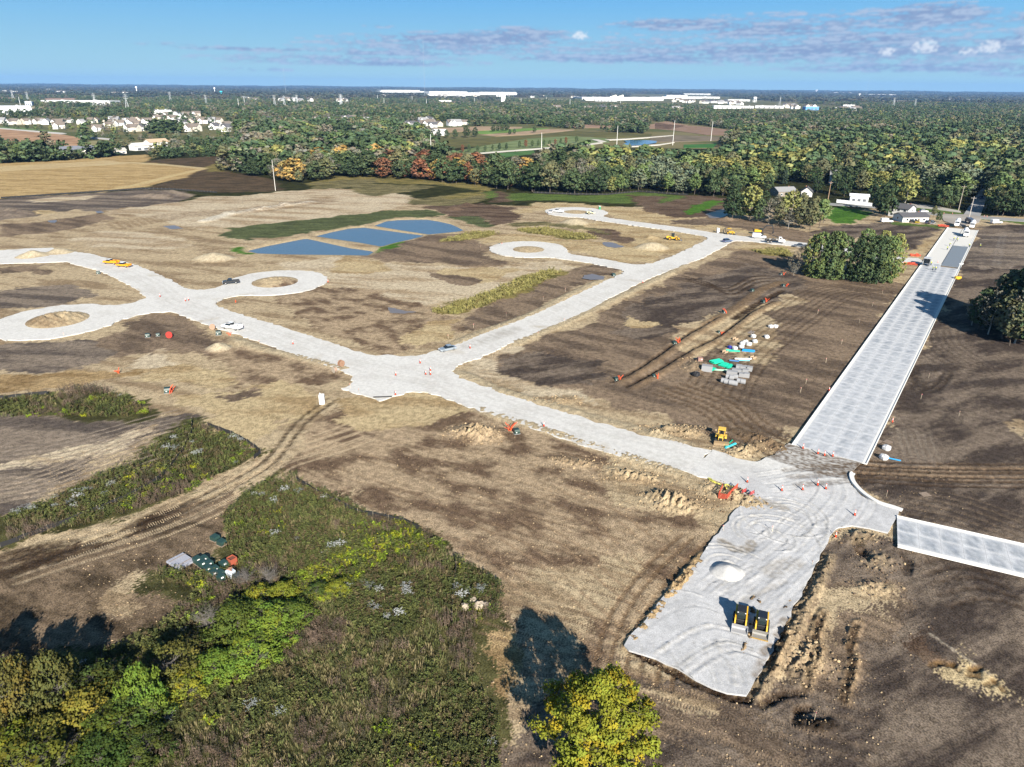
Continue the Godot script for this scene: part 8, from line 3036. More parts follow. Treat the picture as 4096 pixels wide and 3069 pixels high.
func build_objects() -> void:
	rng.seed = 202
	# cones
	var cg := "orange traffic cones with white bands"
	var c0: Node3D
	var cones := [["first cone from the left at the concrete road's near end", Vector2(57.9,-125.4)], ["second cone from the left at the concrete road's near end", Vector2(60,-123.2)], ["third cone from the left at the concrete road's near end", Vector2(61,-122.5)], ["fourth cone from the left at the concrete road's near end", Vector2(62.5,-122.2)],
		["lone cone nearest to the orange fenced trench", Vector2(42.8,-112.1)], ["cone right of the one by the orange fenced trench", Vector2(48.1,-109.3)], ["middle cone of the row across the churned stone", Vector2(51.9,-109.6)], ["left cone of the close pair on the churned stone", Vector2(55.2,-111.2)], ["right cone of the close pair on the churned stone", Vector2(56.2,-110)], ["cone left of the side road's slabs", Vector2(57.6,-101.5)],
		["leftmost cone in the middle crossing", Vector2(-28.7,-162.4)], ["cone at the middle crossing's upper corner", Vector2(-23.7,-170.9)], ["cone just beyond the silver sedan", Vector2(-11.5,-182.5)], ["left cone of the cluster in the middle crossing", Vector2(-21.4,-163.1)], ["front cone of the cluster in the middle crossing", Vector2(-20.2,-163)], ["back cone of the cluster in the middle crossing", Vector2(-20.5,-165.7)], ["cone on the lower edge of the road beside the orange conduit", Vector2(6.8,-134.4)], ["cone by the stub road's lower edge", Vector2(-26.9,-150.3)],
		["cone on the right verge of the road towards the far crossing", Vector2(47.9,-256)], ["cone on the road below the white service truck", Vector2(-60.5,-184.7)], ["cone in the left crossing towards the orange pickups", Vector2(-118.5,-231)], ["left cone of the pair in the left crossing", Vector2(-107.8,-226)], ["right cone of the pair in the left crossing", Vector2(-107.2,-227)], ["cone at the rim of the upper cul-de-sac", Vector2(-67.4,-253)],
		["cone in the dark soil right of the concrete road", Vector2(82.1,-138.4)], ["barrel sized cone at the pad's right edge", Vector2(52,-95.6)], ["cone on the concrete road's left kerb", Vector2(75.4,-155.4)], ["red cone beside the fresh concrete", Vector2(177,-293)], ["cone at the cross street left of the mouth", Vector2(251,-421)], ["second cone at the cross street", Vector2(256,-421)], ["left cone of the pair right of the street mouth", Vector2(269,-412)], ["right cone of the pair right of the street mouth", Vector2(270,-411)], ["cone beside the white parked car on the drive", Vector2(241,-430)], ["cone at the lawn corner by the drive", Vector2(238,-419)]]
	for e in cones:
		var p: Vector2 = e[1]
		var y := road_y(p)
		var lab: String = "orange traffic cone, " + e[0]
		if c0 == null:
			c0 = cone_proto("traffic_cone", lab, Vector3(p.x, y, p.y), cg)
		else:
			copy(c0, Vector3(p.x, y, p.y), rng.randf() * TAU, lab, cg, 1.0)
	# machines
	skid_loader("yellow track loader with open cage and grey bucket, left of the pair", Vector2(30.8,-75.5), -1.92, Color(0.02,0.02,0.022), Color(0.34,0.34,0.35), Color(0.4,0.4,0.4))
	skid_loader("yellow track loader with closed cab and muddy bucket, right of the pair", Vector2(33.2,-74.4), -1.93, Color(0.015,0.018,0.026), Color(0.27,0.26,0.24), Color(0.42,0.26,0.06))
	bulldozer("yellow bulldozer with canopy beside the stone road", Vector2(42.5,-128.9), -1.9)
	wheel_loader("yellow wheel loader beside a heap of stone", Vector2(75.9,-337), -0.25)
	backhoe("yellow backhoe at the far crossing beside a white toilet", Vector2(106.8,-352), -0.3)
	excavator("yellow excavator with long black boom at the far crossing", Vector2(121.8,-354), -0.2)
	roller("cream soil roller in the far cul-de-sac", Vector2(43.8,-409), 0.3)
	pickup("service_truck", "white service truck with ladder rack on the left road", Vector2(-81.9,-197.5), 2.75, Color(0.78,0.78,0.78), "service")
	pickup("pickup_truck", "dark grey crew pickup at the mouth of the upper cul-de-sac", Vector2(-101.2,-249), 3.5, Color(0.03,0.032,0.036), "bed")
	pickup("pickup_truck", "front orange pickup with white roof on the far left road", Vector2(-151.9,-273), 2.9, Color(0.72,0.30,0.01), "bed", Color(0.75,0.75,0.75))
	pickup("pickup_truck", "rear orange pickup with white equipment on the far left road", Vector2(-159.4,-278), 2.9, Color(0.72,0.30,0.01), "service", Color(0.75,0.75,0.75))
	car("sedan_car", "silver sedan parked beside the middle crossing", Vector2(-17.5,-180.8), 3.72, Color(0.26,0.30,0.34))
	car("suv_car", "blue grey estate car at the far crossing", Vector2(100,-332), 0.5, Color(0.10,0.14,0.24), "suv")
	car("sedan_car", "dark blue grey sedan near the maple clump", Vector2(130.2,-323), 2.9, Color(0.07,0.09,0.12))
	car("suv_car", "dark car half hidden at the maple clump's left", Vector2(134.5,-322), 2.9, Color(0.02,0.02,0.025), "suv")
	car("suv_car", "small white car in the far cul-de-sac", Vector2(21.4,-412), 1.3, Color(0.75,0.75,0.76), "suv")
	pickup("service_truck", "white truck with dark load in the far cul-de-sac", Vector2(25.6,-414), 2.6, Color(0.76,0.76,0.76), "service")
	pickup("utility_van", "white box van with grey lettering at the far crossing", Vector2(118,-342), -0.22, Color(0.80,0.80,0.80), "van", Color(-1,0,0), "van")
	heavy_truck("crane_truck", "white cabbed truck with loaded black bed at the far crossing", Vector2(121.8,-331), -0.25, "crane", Color(0.78,0.78,0.78))
	# by the fresh concrete and the street
	var up := atan2(0.8234,0.5675)
	var mix := "concrete mixers at the pour"
	heavy_truck("concrete_mixer", "left white concrete mixer at the road's far end", Vector2(235,-380), up + PI, "mixer", Color(0.76,0.76,0.77), mix, 0.42)
	heavy_truck("concrete_mixer", "right white concrete mixer at the road's far end", Vector2(240,-375), up + PI, "mixer", Color(0.72,0.72,0.72), mix, 0.42)
	heavy_truck("concrete_mixer", "white concrete mixer nearest to the fresh concrete", Vector2(223,-352), up + PI + 0.1, "mixer", Color(0.76,0.76,0.77), mix, 0.42)
	heavy_truck("dump_truck", "dark dump truck waiting behind the mixers", Vector2(247,-389), up + 0.4, "dump", Color(0.06,0.07,0.10), "", 0.42)
	car("suv_car", "white parked car on the drive by the street", Vector2(243,-428), 0.1, Color(0.75,0.75,0.75), "suv")
	pickup("pickup_truck", "blue pickup far down the shaded street", Vector2(312,-486), 1.3, Color(0.02,0.06,0.22), "bed")
	pickup("utility_van", "boxy white van beside the white house", Vector2(203,-391), 0.0, Color(0.80,0.80,0.80), "van", Color(-1,0,0), "van")
	pickup("utility_van", "white trailer shaped van right of the street mouth", Vector2(262,-390), 0.2, Color(0.80,0.80,0.80), "van", Color(-1,0,0), "van")
	car("suv_car", "dark car in the yard of the white house", Vector2(218,-393), 0.5, Color(0.03,0.035,0.04), "suv")
	car("sedan_car", "small yellow car in the yard of the white house", Vector2(220,-391), 0.9, Color(0.55,0.42,0.03))
	car("suv_car", "dark blue car in the yard by the small tree", Vector2(224,-389), 0.9, Color(0.03,0.05,0.09), "suv")
	car("suv_car", "grey car parked under the small tree", Vector2(226,-387), 0.8, Color(0.3,0.31,0.33), "suv")
	var crv := thing("curing_cabin", "grey open backed cabin trailer on the road's left lane", "trailer", Vector3((Vector2(168.9,-287) as Vector2).x, 0.40, (Vector2(168.9,-287) as Vector2).y), up - PI / 2)
	var cs := Shape.new()
	cs.box(Vector3(0,1.7,-1.8), Vector3(2.4,2.6,0.12))
	for x in [-1.2,1.2]:
		cs.box(Vector3(x, 1.7,0), Vector3(0.12,2.6,3.6))
	part("cabin_wall", cs, mat("cabin_grey", Color(0.22,0.23,0.24), 0.6), crv)
	var cr := Shape.new()
	cr.box(Vector3(0,3.06,0), Vector3(2.6,0.12,3.8), Basis(), 0.04)
	part("roof", cr, mat("cabin_roof", Color(0.45,0.46,0.47), 0.5), crv)
	for x in [-1.0,1.0]:
		var ws := Shape.new()
		ws.ring(Vector3(x, 0.42,0.2), Vector3.RIGHT, 0.42,0.2,0.3,12)
		part("wheel", ws, mat("rubber", RUBBER, 0.9), crv)
	var lt := Vector2(169.1,-265)
	var lo := thing("light_tower", "yellow wheeled light tower right of the concrete road", "light tower", on(lt))
	var l1 := Shape.new()
	l1.box(Vector3(0,0.75,0), Vector3(2.2,1.1,1.2), Basis(), 0.1)
	part("generator_body", l1, mat("machine_yellow", yellow), lo)
	var l2 := Shape.new()
	l2.rod(Vector3(0,1.2,0), Vector3(0,6.0,0), 0.08,0.06,8)
	part("mast", l2, steel(), lo)
	for k in 4:
		var l3 := Shape.new()
		l3.box(Vector3((k - 1.5) * 0.4,6.1,0), Vector3(0.34,0.3,0.2))
		part("floodlight", l3, mat("lamp_glass", Color.WHITE), lo)
	for x in [-0.8,0.8]:
		var l4 := Shape.new()
		l4.ring(Vector3(x, 0.32,0.6), Vector3.BACK, 0.32,0.15,0.2,12)
		part("wheel", l4, mat("rubber", RUBBER), lo)
	# workers
	var stand := person_meshes(0.1)
	var stoop := person_meshes(0.75)
	var hv := Color(0.60,0.70,0.03)
	for e in [[Vector2(211,-341), 0.4, true, "person in yellow green vest near the front mixer"], [Vector2(211,-338), 2.0, false, "person in yellow green vest beside the stooping one near the mixer"], [Vector2(201,-327), -0.6, true, "person in yellow green vest stooping at the fresh concrete's far corner"], [Vector2(194.9,-318), 0.2, false, "person in yellow green vest left of the fresh concrete"], [Vector2(167.8,-278), 1.2, true, "person in pale vest stooping at the fresh concrete's near corner"], [Vector2(166.6,-278), -0.4, false, "person in pale vest standing below the cabin trailer"], [Vector2(170.8,-287), 0.3, false, "person standing right of the cabin trailer"], [Vector2(214,-325), 3.0, false, "person in yellow green vest in the soil right of the pour"], [Vector2(209,-325), 3.0, true, "person stooping at the right kerb of the pour"]]:
		person(e[3], e[0], e[1], stoop if e[2] else stand, hv, 0.40 if e[0] != Vector2(214,-325) else gy(e[0].x, e[0].y))
	# toilets
	toilet("white portable toilet alone on the tan soil", Vector2(-42.7,-145.7), -1.4, Color(0.80,0.80,0.80))
	toilet("white portable toilet beside the backhoe", Vector2(102.3,-357), -1.4, Color(0.78,0.78,0.79))
	toilet("green portable toilet with white roof at the far cul-de-sac", Vector2(50.8,-426), -1.4, Color(0.01,0.20,0.08))
	# utility boxes with their orange conduits
	for e in [[Vector2(25.6,-161.6), 4,1.0, "dark green utility box at the trench's near end"], [Vector2(35,-162.6), 4,0.8, "dark green utility box right of the trench's near end"], [Vector2(45.6,-189), 3,1.0, "dark green utility box in the middle of the trench"], [Vector2(46,-189), 4,1.0, "dark green utility box on the trench's left shoulder"], [Vector2(60.7,-198.8), 3,0.8, "dark green utility box left of the supply yard"], [Vector2(67.4,-218), 4,1.1, "dark green utility box half way up the trench"], [Vector2(85,-233), 5,1.1, "dark green utility box in the dark hollow of the trench"], [Vector2(84.8,-245), 0,1.1, "dark green utility box in the pale spoil"], [Vector2(98.6,-253), 4,1.0, "dark green utility box near the trench's far end"], [Vector2(103.6,-270), 2,0.9, "dark green utility box at the maple clump's foot"],
			[Vector2(1,-131.8), 0,1.2, "dark green utility box below the road beside a tripod of conduit"], [Vector2(-84.3,-193.1), 0,1.4, "dark green utility box below the white service truck"], [Vector2(-103.4,-190.6), 0,1.2, "dark green utility box left of the red reel"], [Vector2(-100.9,-191.5), 0,1.0, "low dark green utility box next to the red reel"], [Vector2(-80.1,-151.5), 5,1.4, "dark green utility box on the tan soil by the weeds"], [Vector2(-156.6,-263), 0,1.2, "dark green utility box below the orange pickups"], [Vector2(38.4,-266), 0,1.3, "dark green utility box at the cul-de-sac road's corner"], [Vector2(-6.4,-324), 2,0.6, "dark green utility box behind the middle cul-de-sac"]]:
		pedestal(e[3], e[0], -1.2, e[1], e[2])
	conduit("tall tripod of orange conduit below the road", Vector2(-0.5,-132.7), 6,1.5)
	conduit("loose orange conduit on the ochre soil at the left", Vector2(-97.5,-163.1), 6,0.9)
	conduit("orange conduit beside the road's left bend", Vector2(-80.8,-192.8), 3,0.8)
	conduit("orange conduit right of the left crossing", Vector2(-91.3,-226), 3,0.7)
	reel("bright red cable reel in the left lot", Vector2(-97,-190), 0.5,0.85, Color(0.55,0.03,0.02), Color(0.42,0.03,0.02))
	reel("rust brown cable reel on the verge by the stub road", Vector2(-43.4,-168.1), 0.9,0.85, Color(0.16,0.09,0.06), Color(0.24,0.14,0.09))
	reel("pale wooden cable reel on the verge by the stub road", Vector2(-44.3,-164.6), 2.4,0.8, Color(0.30,0.20,0.15), Color(0.34,0.29,0.23))
	reel("small brown cable reel beside the white service truck", Vector2(-87.9,-197.9), 0.3,0.8, Color(0.22,0.12,0.08), Color(0.30,0.2,0.14))
	boulder("leftmost pale boulder, lying apart", Vector2(-6.2,-78), 0.62,3)
	boulder("pale boulder at the back of the group", Vector2(-5.2,-79.3), 0.6,4)
	boulder("big pale boulder in the middle of the group", Vector2(-4.3,-78.2), 0.78,5)
	boulder("rightmost pale boulder of the group", Vector2(-3.4,-78.3), 0.58,6)
	# stored boxes in the weeds: S shows them row by row
	loose_soil()
	transformer_yard()
	supply_yard()
	trench_fence()
	# silt fences
	silt_fence("black silt fence curving through the weeds at the left", [-68,-136.1,-65.8,-131.1,-64.1,-122.8,-63.5,-116.1,-63.9,-111.2,-65.6,-107,-67.5,-103.8,-71.1,-99.2,-74.2,-95.8,-78.6,-91,-79.5,-90])
	silt_fence("black silt fence on the right edge of the left weed patch", [-63.8,-133.9,-57.5,-130.1,-52.9,-126.4,-48.8,-122.3,-49.3,-119.9])
	silt_fence("black silt fence along the weeds' upper right edge", [-38.9,-111.8,-34.1,-107.6,-29.8,-104.5,-25.6,-101.2,-17.5,-98.7,-14.7,-96.6])
	silt_fence("black silt fence running down through the weeds", [-8.7,-89.9,-8.1,-87,-8,-82.6,-8,-79.2,-7.8,-76.1,-7.6,-74.1])
	silt_fence("black silt fence along the golden field's edge", [-319,-451,-288,-474,-255,-499,-232,-498,-197.4,-484], 1.1)
	silt_fence("black silt fence along the foot of the long wood", [13.7,-497,41.3,-491,62.6,-490,82.8,-504,87.2,-508,104.5,-498,117.5,-492], 1.0)
	silt_fence("black silt fence at the upper edge of the left weed patch", [-117.9,-146.4,-116,-146.8,-107.1,-149.9])
	# survey laths with pink ribbons
	var lp: Node3D
	for p in [Vector2(97.8,-219), Vector2(106.6,-209), Vector2(119.5,-228), Vector2(130.5,-244), Vector2(92.9,-189.5), Vector2(82.4,-174.5), Vector2(68.3,-154.5), Vector2(71.6,-159.9), Vector2(95.1,-151.3), Vector2(103.8,-164.2), Vector2(98.5,-141.9), Vector2(66.1,-108), Vector2(34.4,-59.4), Vector2(-18.2,-190.8), Vector2(-11.6,-201), Vector2(-2,-213), Vector2(10.3,-232), Vector2(18.5,-243), Vector2(-5.2,-176.3), Vector2(-0.6,-182.6), Vector2(7.3,-193.5), Vector2(15.8,-206), Vector2(-14.5,-316), Vector2(26.5,-324), Vector2(67.6,-383), Vector2(45.3,-88.1), Vector2(34.3,-96.8), Vector2(42.2,-96.7), Vector2(-126.6,-189.8), Vector2(-69.8,-184.9), Vector2(-38.2,-154.4), Vector2(-35.6,-151.6)]:
		if lp == null:
			lp = thing("survey_lath", "thin wooden survey lath with pink ribbon standing in the soil", "survey stake", on(p), 0.0, "survey laths with pink ribbons")
			var s := Shape.new()
			s.box(Vector3(0,0.65,0), Vector3(0.06,1.4,0.03))
			part("lath", s, mat("lath_wood", Color(0.50,0.42,0.30), 0.9), lp)
			var f := Shape.new()
			f.box(Vector3(0.05,1.2,0.02), Vector3(0.18,0.12,0.02))
			part("ribbon", f, mat("pink_ribbon", Color(0.75,0.16,0.22), 0.6), lp)
		else:
			copy(lp, on(p), rng.randf() * TAU)
	# heaps and odd things on the soil
	for e in [[Vector2(174.3,-306), "orange safety netting heaped left of the pour"], [Vector2(163.3,-290), "orange safety netting below the gravel stub"], [Vector2(227,-380), "orange safety netting at the yard's corner"]]:
		var o := thing("safety_netting", e[1], "netting", on(e[0]), 0, "heaps of orange safety netting")
		for k in 3:
			var s := Shape.new()
			var r := RandomNumberGenerator.new()
			r.seed = k + int(absf(e[0].x))
			var prev := Vector3(-2.0,0, r.randf_range(-1,1))
			for i in 6:
				var nx := prev + Vector3(0.75,0, r.randf_range(-0.7,0.7))
				s.hexa([prev, nx, nx + Vector3(0.02,0,0.03), prev + Vector3(0.02,0,0.03), prev + Vector3(0, r.randf_range(0.4,1.1), 0.2), nx + Vector3(0, r.randf_range(0.4,1.1), 0.2), nx + Vector3(0.02,0.7,0.23), prev + Vector3(0.02,0.7,0.23)])
				prev = nx
			part("net_fold", s, mat("net_orange", Color(0.42,0.065,0.03), 0.8), o)
	for e in [[Vector2(74.7,-125.8), "white sack of material right of the concrete road, upper of the two"], [Vector2(72.3,-121.9), "white sack of material right of the concrete road, lower of the two"]]:
		sack(e[1], e[0], 0.75)
	pipe_stack("blue_pipe", "single bright blue pipe beside the white sacks", "pipe", Vector2(73.8,-121.8), -0.5,1,1,3.2,0.14, Color(0.02,0.28,0.60), 0.0)
	pipe_stack("blue_pipe", "two turquoise pipes lying beside the bulldozer", "pipe", Vector2(43.9,-126.7), 0.55,2,1,3.4,0.13, Color(0.05,0.42,0.50), 0.1)
	pipe_stack("green_pipe", "green pipe lying across the soil beside the bulldozer", "pipe", Vector2(43.9,-127.8), 0.9,1,1,3.6,0.12, Color(0.0,0.30,0.16), 0.0)
	pipe_stack("black_hose", "short black culvert hose on the stub road", "pipe", Vector2(-29.6,-148.8), 0.1,1,1,4.2,0.16, Color(0.012,0.012,0.013), 0.0,0.33)
	for e in [[Vector2(74.6,-129.3), "grey timber pallet beside the kerb"], [Vector2(76.5,-128.9), "brown timber pallet beside the grey one"]]:
		pallet(e[1], e[0], 0.6)
	pallet("timber pallets lying in the dark soil right of the curved kerb", Vector2(73.4,-108.9), 0.2)

func pallet(label: String, at: Vector2, turn: float) -> void:
	var o := thing("timber_pallet", label, "pallet", on(at, 0.03), turn)
	for k in 7:
		var s := Shape.new()
		s.box(Vector3(0,0.14,-0.6 + k * 0.2), Vector3(1.6,0.025,0.13))
		part("board", s, mat("pallet_wood", Color(0.22,0.17,0.13), 0.9), o)
	for k in 3:
		var s := Shape.new()
		s.box(Vector3(-0.7 + k * 0.7,0.06,0), Vector3(0.1,0.1,1.3))
		part("runner", s, mat("pallet_wood", Color.BLACK), o)

func sack(label: String, at: Vector2, r: float, c := Color(0.5,0.5,0.5)) -> void:
	var o := thing("bulk_sack", label, "sack", on(at), rng.randf(), "white sacks and wrapped pallets")
	var nz := noise(int(absf(at.x)), 1.2,3)
	var sh := Shape.new()
	var rings := []
	for e in [[0.0,0.85], [0.25,1.0], [0.9,1.02], [1.15,0.8], [1.3,0.35], [1.32,0.05]]:
		var ring := []
		for i in 12:
			var a := -TAU * i / 12.0
			var q := pow(pow(absf(cos(a)), 3.0) + pow(absf(sin(a)), 3.0), -0.33)
			ring.append(Vector3(cos(a) * q * e[1], e[0], sin(a) * q * e[1]) * r * (1.0 + nz.get_noise_3d(cos(a), e[0], sin(a)) * 0.2))
		rings.append(ring)
	sh.loft(rings)
	part("bag", sh, mat("sack_" + c.to_html(), c, 0.7), o)
	for k in 2:
		var l := Shape.new()
		l.rod(Vector3(-0.4 + k * 0.8,1.2,-0.2) * r, Vector3(-0.3 + k * 0.6,1.5,0.2) * r, 0.03,0.03,5)
		part("lifting_loop", l, mat("loop_grey", Color(0.3,0.3,0.3), 0.8), o)

func transformer_yard() -> void:
	var gm := mat("transformer_green", Color(0.020,0.048,0.040), 0.45)
	var lm := mat("label_white", Color(0.7,0.7,0.7), 0.6)
	var wood := mat("pallet_wood", Color(0.22,0.17,0.13), 0.9)
	var turn := -0.62
	var proto: Node3D
	var pos := [[Vector2(-41.7,-83.5), 0.0, "green transformer box lying lowest in the row"], [Vector2(-42.1,-84.4), 0.0, "green transformer box second from the row's lower end"], [Vector2(-43.3,-85.4), 0.0, "green transformer box third from the row's lower end"], [Vector2(-44.7,-86.7), 0.0, "green transformer box fourth from the row's lower end"], [Vector2(-45.9,-87.8), 0.0, "green transformer box at the row's upper end"], [Vector2(-43.1,-84.4), 0.0, "green transformer box in the back row beside the third"], [Vector2(-44.4,-85.5), 0.0, "green transformer box in the back row beside the fourth"], [Vector2(-45.7,-86.7), 0.0, "green transformer box in the back row near the pipes"], [Vector2(-46.8,-87.6), 0.0, "green transformer box nearest to the grey pipes"], [Vector2(-42.5,-86.7), 0.0, "green transformer box beside the red one"]]
	for e in pos:
		var p: Vector2 = e[0]
		if proto == null:
			proto = thing("transformer_box", e[2], "transformer", on(p), turn, "dark green transformer boxes stored in the weeds")
			var b := Shape.new()
			b.prism([-0.55,0.14,0.55,0.14,0.55,0.62,0.42,0.95,-0.55,0.95], Vector3.ZERO, Basis(), 0.96)
			part("tank", b, gm, proto)
			var h := Shape.new()
			h.box(Vector3(-0.1,0.97,0), Vector3(0.9,0.05,1.0), Basis(), 0.02)
			part("lid", h, gm, proto)
			for k in 2:
				var l := Shape.new()
				l.box(Vector3(0.49,0.78,-0.05 + k * 0.2), Vector3(0.02,0.2,0.16), Basis(Vector3.BACK, 0.37))
				part("warning_label", l, lm, proto)
			for k in 3:
				var s := Shape.new()
				s.box(Vector3(0,0.07,-0.45 + k * 0.45), Vector3(1.25,0.14,0.14))
				part("skid", s, wood, proto)
		else:
			copy(proto, on(p), turn, e[2], "", 1.0)
	var rb := thing("rusty_box", "rust red steel box with open top beside the green boxes", "box", on(Vector2(-41.5,-87.4)), turn)
	var s1 := Shape.new()
	for z in [-0.5,0.5]:
		s1.box(Vector3(0,0.6, z), Vector3(1.1,1.2,0.05))
	for x in [-0.55,0.55]:
		s1.box(Vector3(x, 0.6,0), Vector3(0.05,1.2,1.0))
	part("side_panel", s1, mat("rust_red", Color(0.30,0.07,0.035), 0.8), rb)
	var s2 := Shape.new()
	s2.box(Vector3(0,1.0,0), Vector3(1.0,0.04,0.95))
	part("inner_floor", s2, mat("rust_dark", Color(0.14,0.045,0.03), 0.9), rb)
	var wb := thing("scrap_crate", "white crate heaped with rusty scrap among the green boxes", "crate", on(Vector2(-40.7,-84.6)), turn)
	var s3 := Shape.new()
	s3.box(Vector3(0,0.5,0), Vector3(1.1,1.0,1.0), Basis(), 0.03)
	part("crate_wall", s3, mat("crate_white", Color(0.55,0.62,0.70), 0.7), wb)
	for k in 6:
		var s := Shape.new()
		s.box(Vector3(rng.randf_range(-0.35,0.35), 1.05 + rng.randf() * 0.15, rng.randf_range(-0.3,0.3)), Vector3(0.5,0.08,0.2), Basis.from_euler(Vector3(rng.randf(), rng.randf() * 6.0, rng.randf())))
		part("scrap_piece", s, mat("rust_brown", Color(0.32,0.16,0.10), 0.9), wb)
	var gb := thing("vault_lid_box", "dark grey vault box on a timber base at the row's right end", "box", on(Vector2(-39.5,-84.1)), turn)
	var s5 := Shape.new()
	s5.prism([-0.65,0.3,0.65,0.3,0.5,0.75,-0.5,0.75], Vector3.ZERO, Basis(), 1.2)
	part("cover", s5, mat("vault_grey", Color(0.04,0.05,0.05), 0.6), gb)
	var s6 := Shape.new()
	s6.box(Vector3(0,0.15,0), Vector3(1.4,0.3,1.3))
	part("timber_base", s6, mat("grey_timber", Color(0.24,0.22,0.20), 0.9), gb)
	for e in [[Vector2(-46.5,-93.5), 0.25, "dark green steel cover leaning, left of the pair in the weeds"], [Vector2(-45,-92.3), 0.1, "dark green steel cover, right of the pair in the weeds"]]:
		var o := thing("steel_cover", e[2], "cover", on(e[0], 0.02), -0.5, "dark green steel covers")
		var s := Shape.new()
		s.prism([-0.6,0.06,0.55,0.06,0.7,0.4,0.55,0.75,-0.5,0.8], Vector3.ZERO, Basis(), 1.0)
		part("shell", s, gm, o)
		var b := Shape.new()
		b.box(Vector3(0,0.04,0), Vector3(1.4,0.08,1.15))
		part("timber_base", b, wood, o)
	# two strapped layers of grey conduit
	for e in [[Vector2(-49.6,-87.2), 3.3,14, "left strapped bundle of pale grey conduit pipes"], [Vector2(-48.9,-88.2), 3.2,12, "right strapped bundle of pale grey conduit pipes"]]:
		var o := pipe_stack("conduit_pallet", e[3], "pipes", e[0], -0.62, e[2], 3, e[1], 0.06, Color(0.30,0.31,0.36), 0.012,0.1)
		for k in 2:
			var s := Shape.new()
			s.box(Vector3(-0.9 + k * 1.8,0.42,0), Vector3(0.08,0.04, e[2] * 0.126))
			s.box(Vector3(-0.9 + k * 1.8,-0.04,0), Vector3(0.1,0.08, e[2] * 0.13))
			part("timber_strap", s, wood, o)

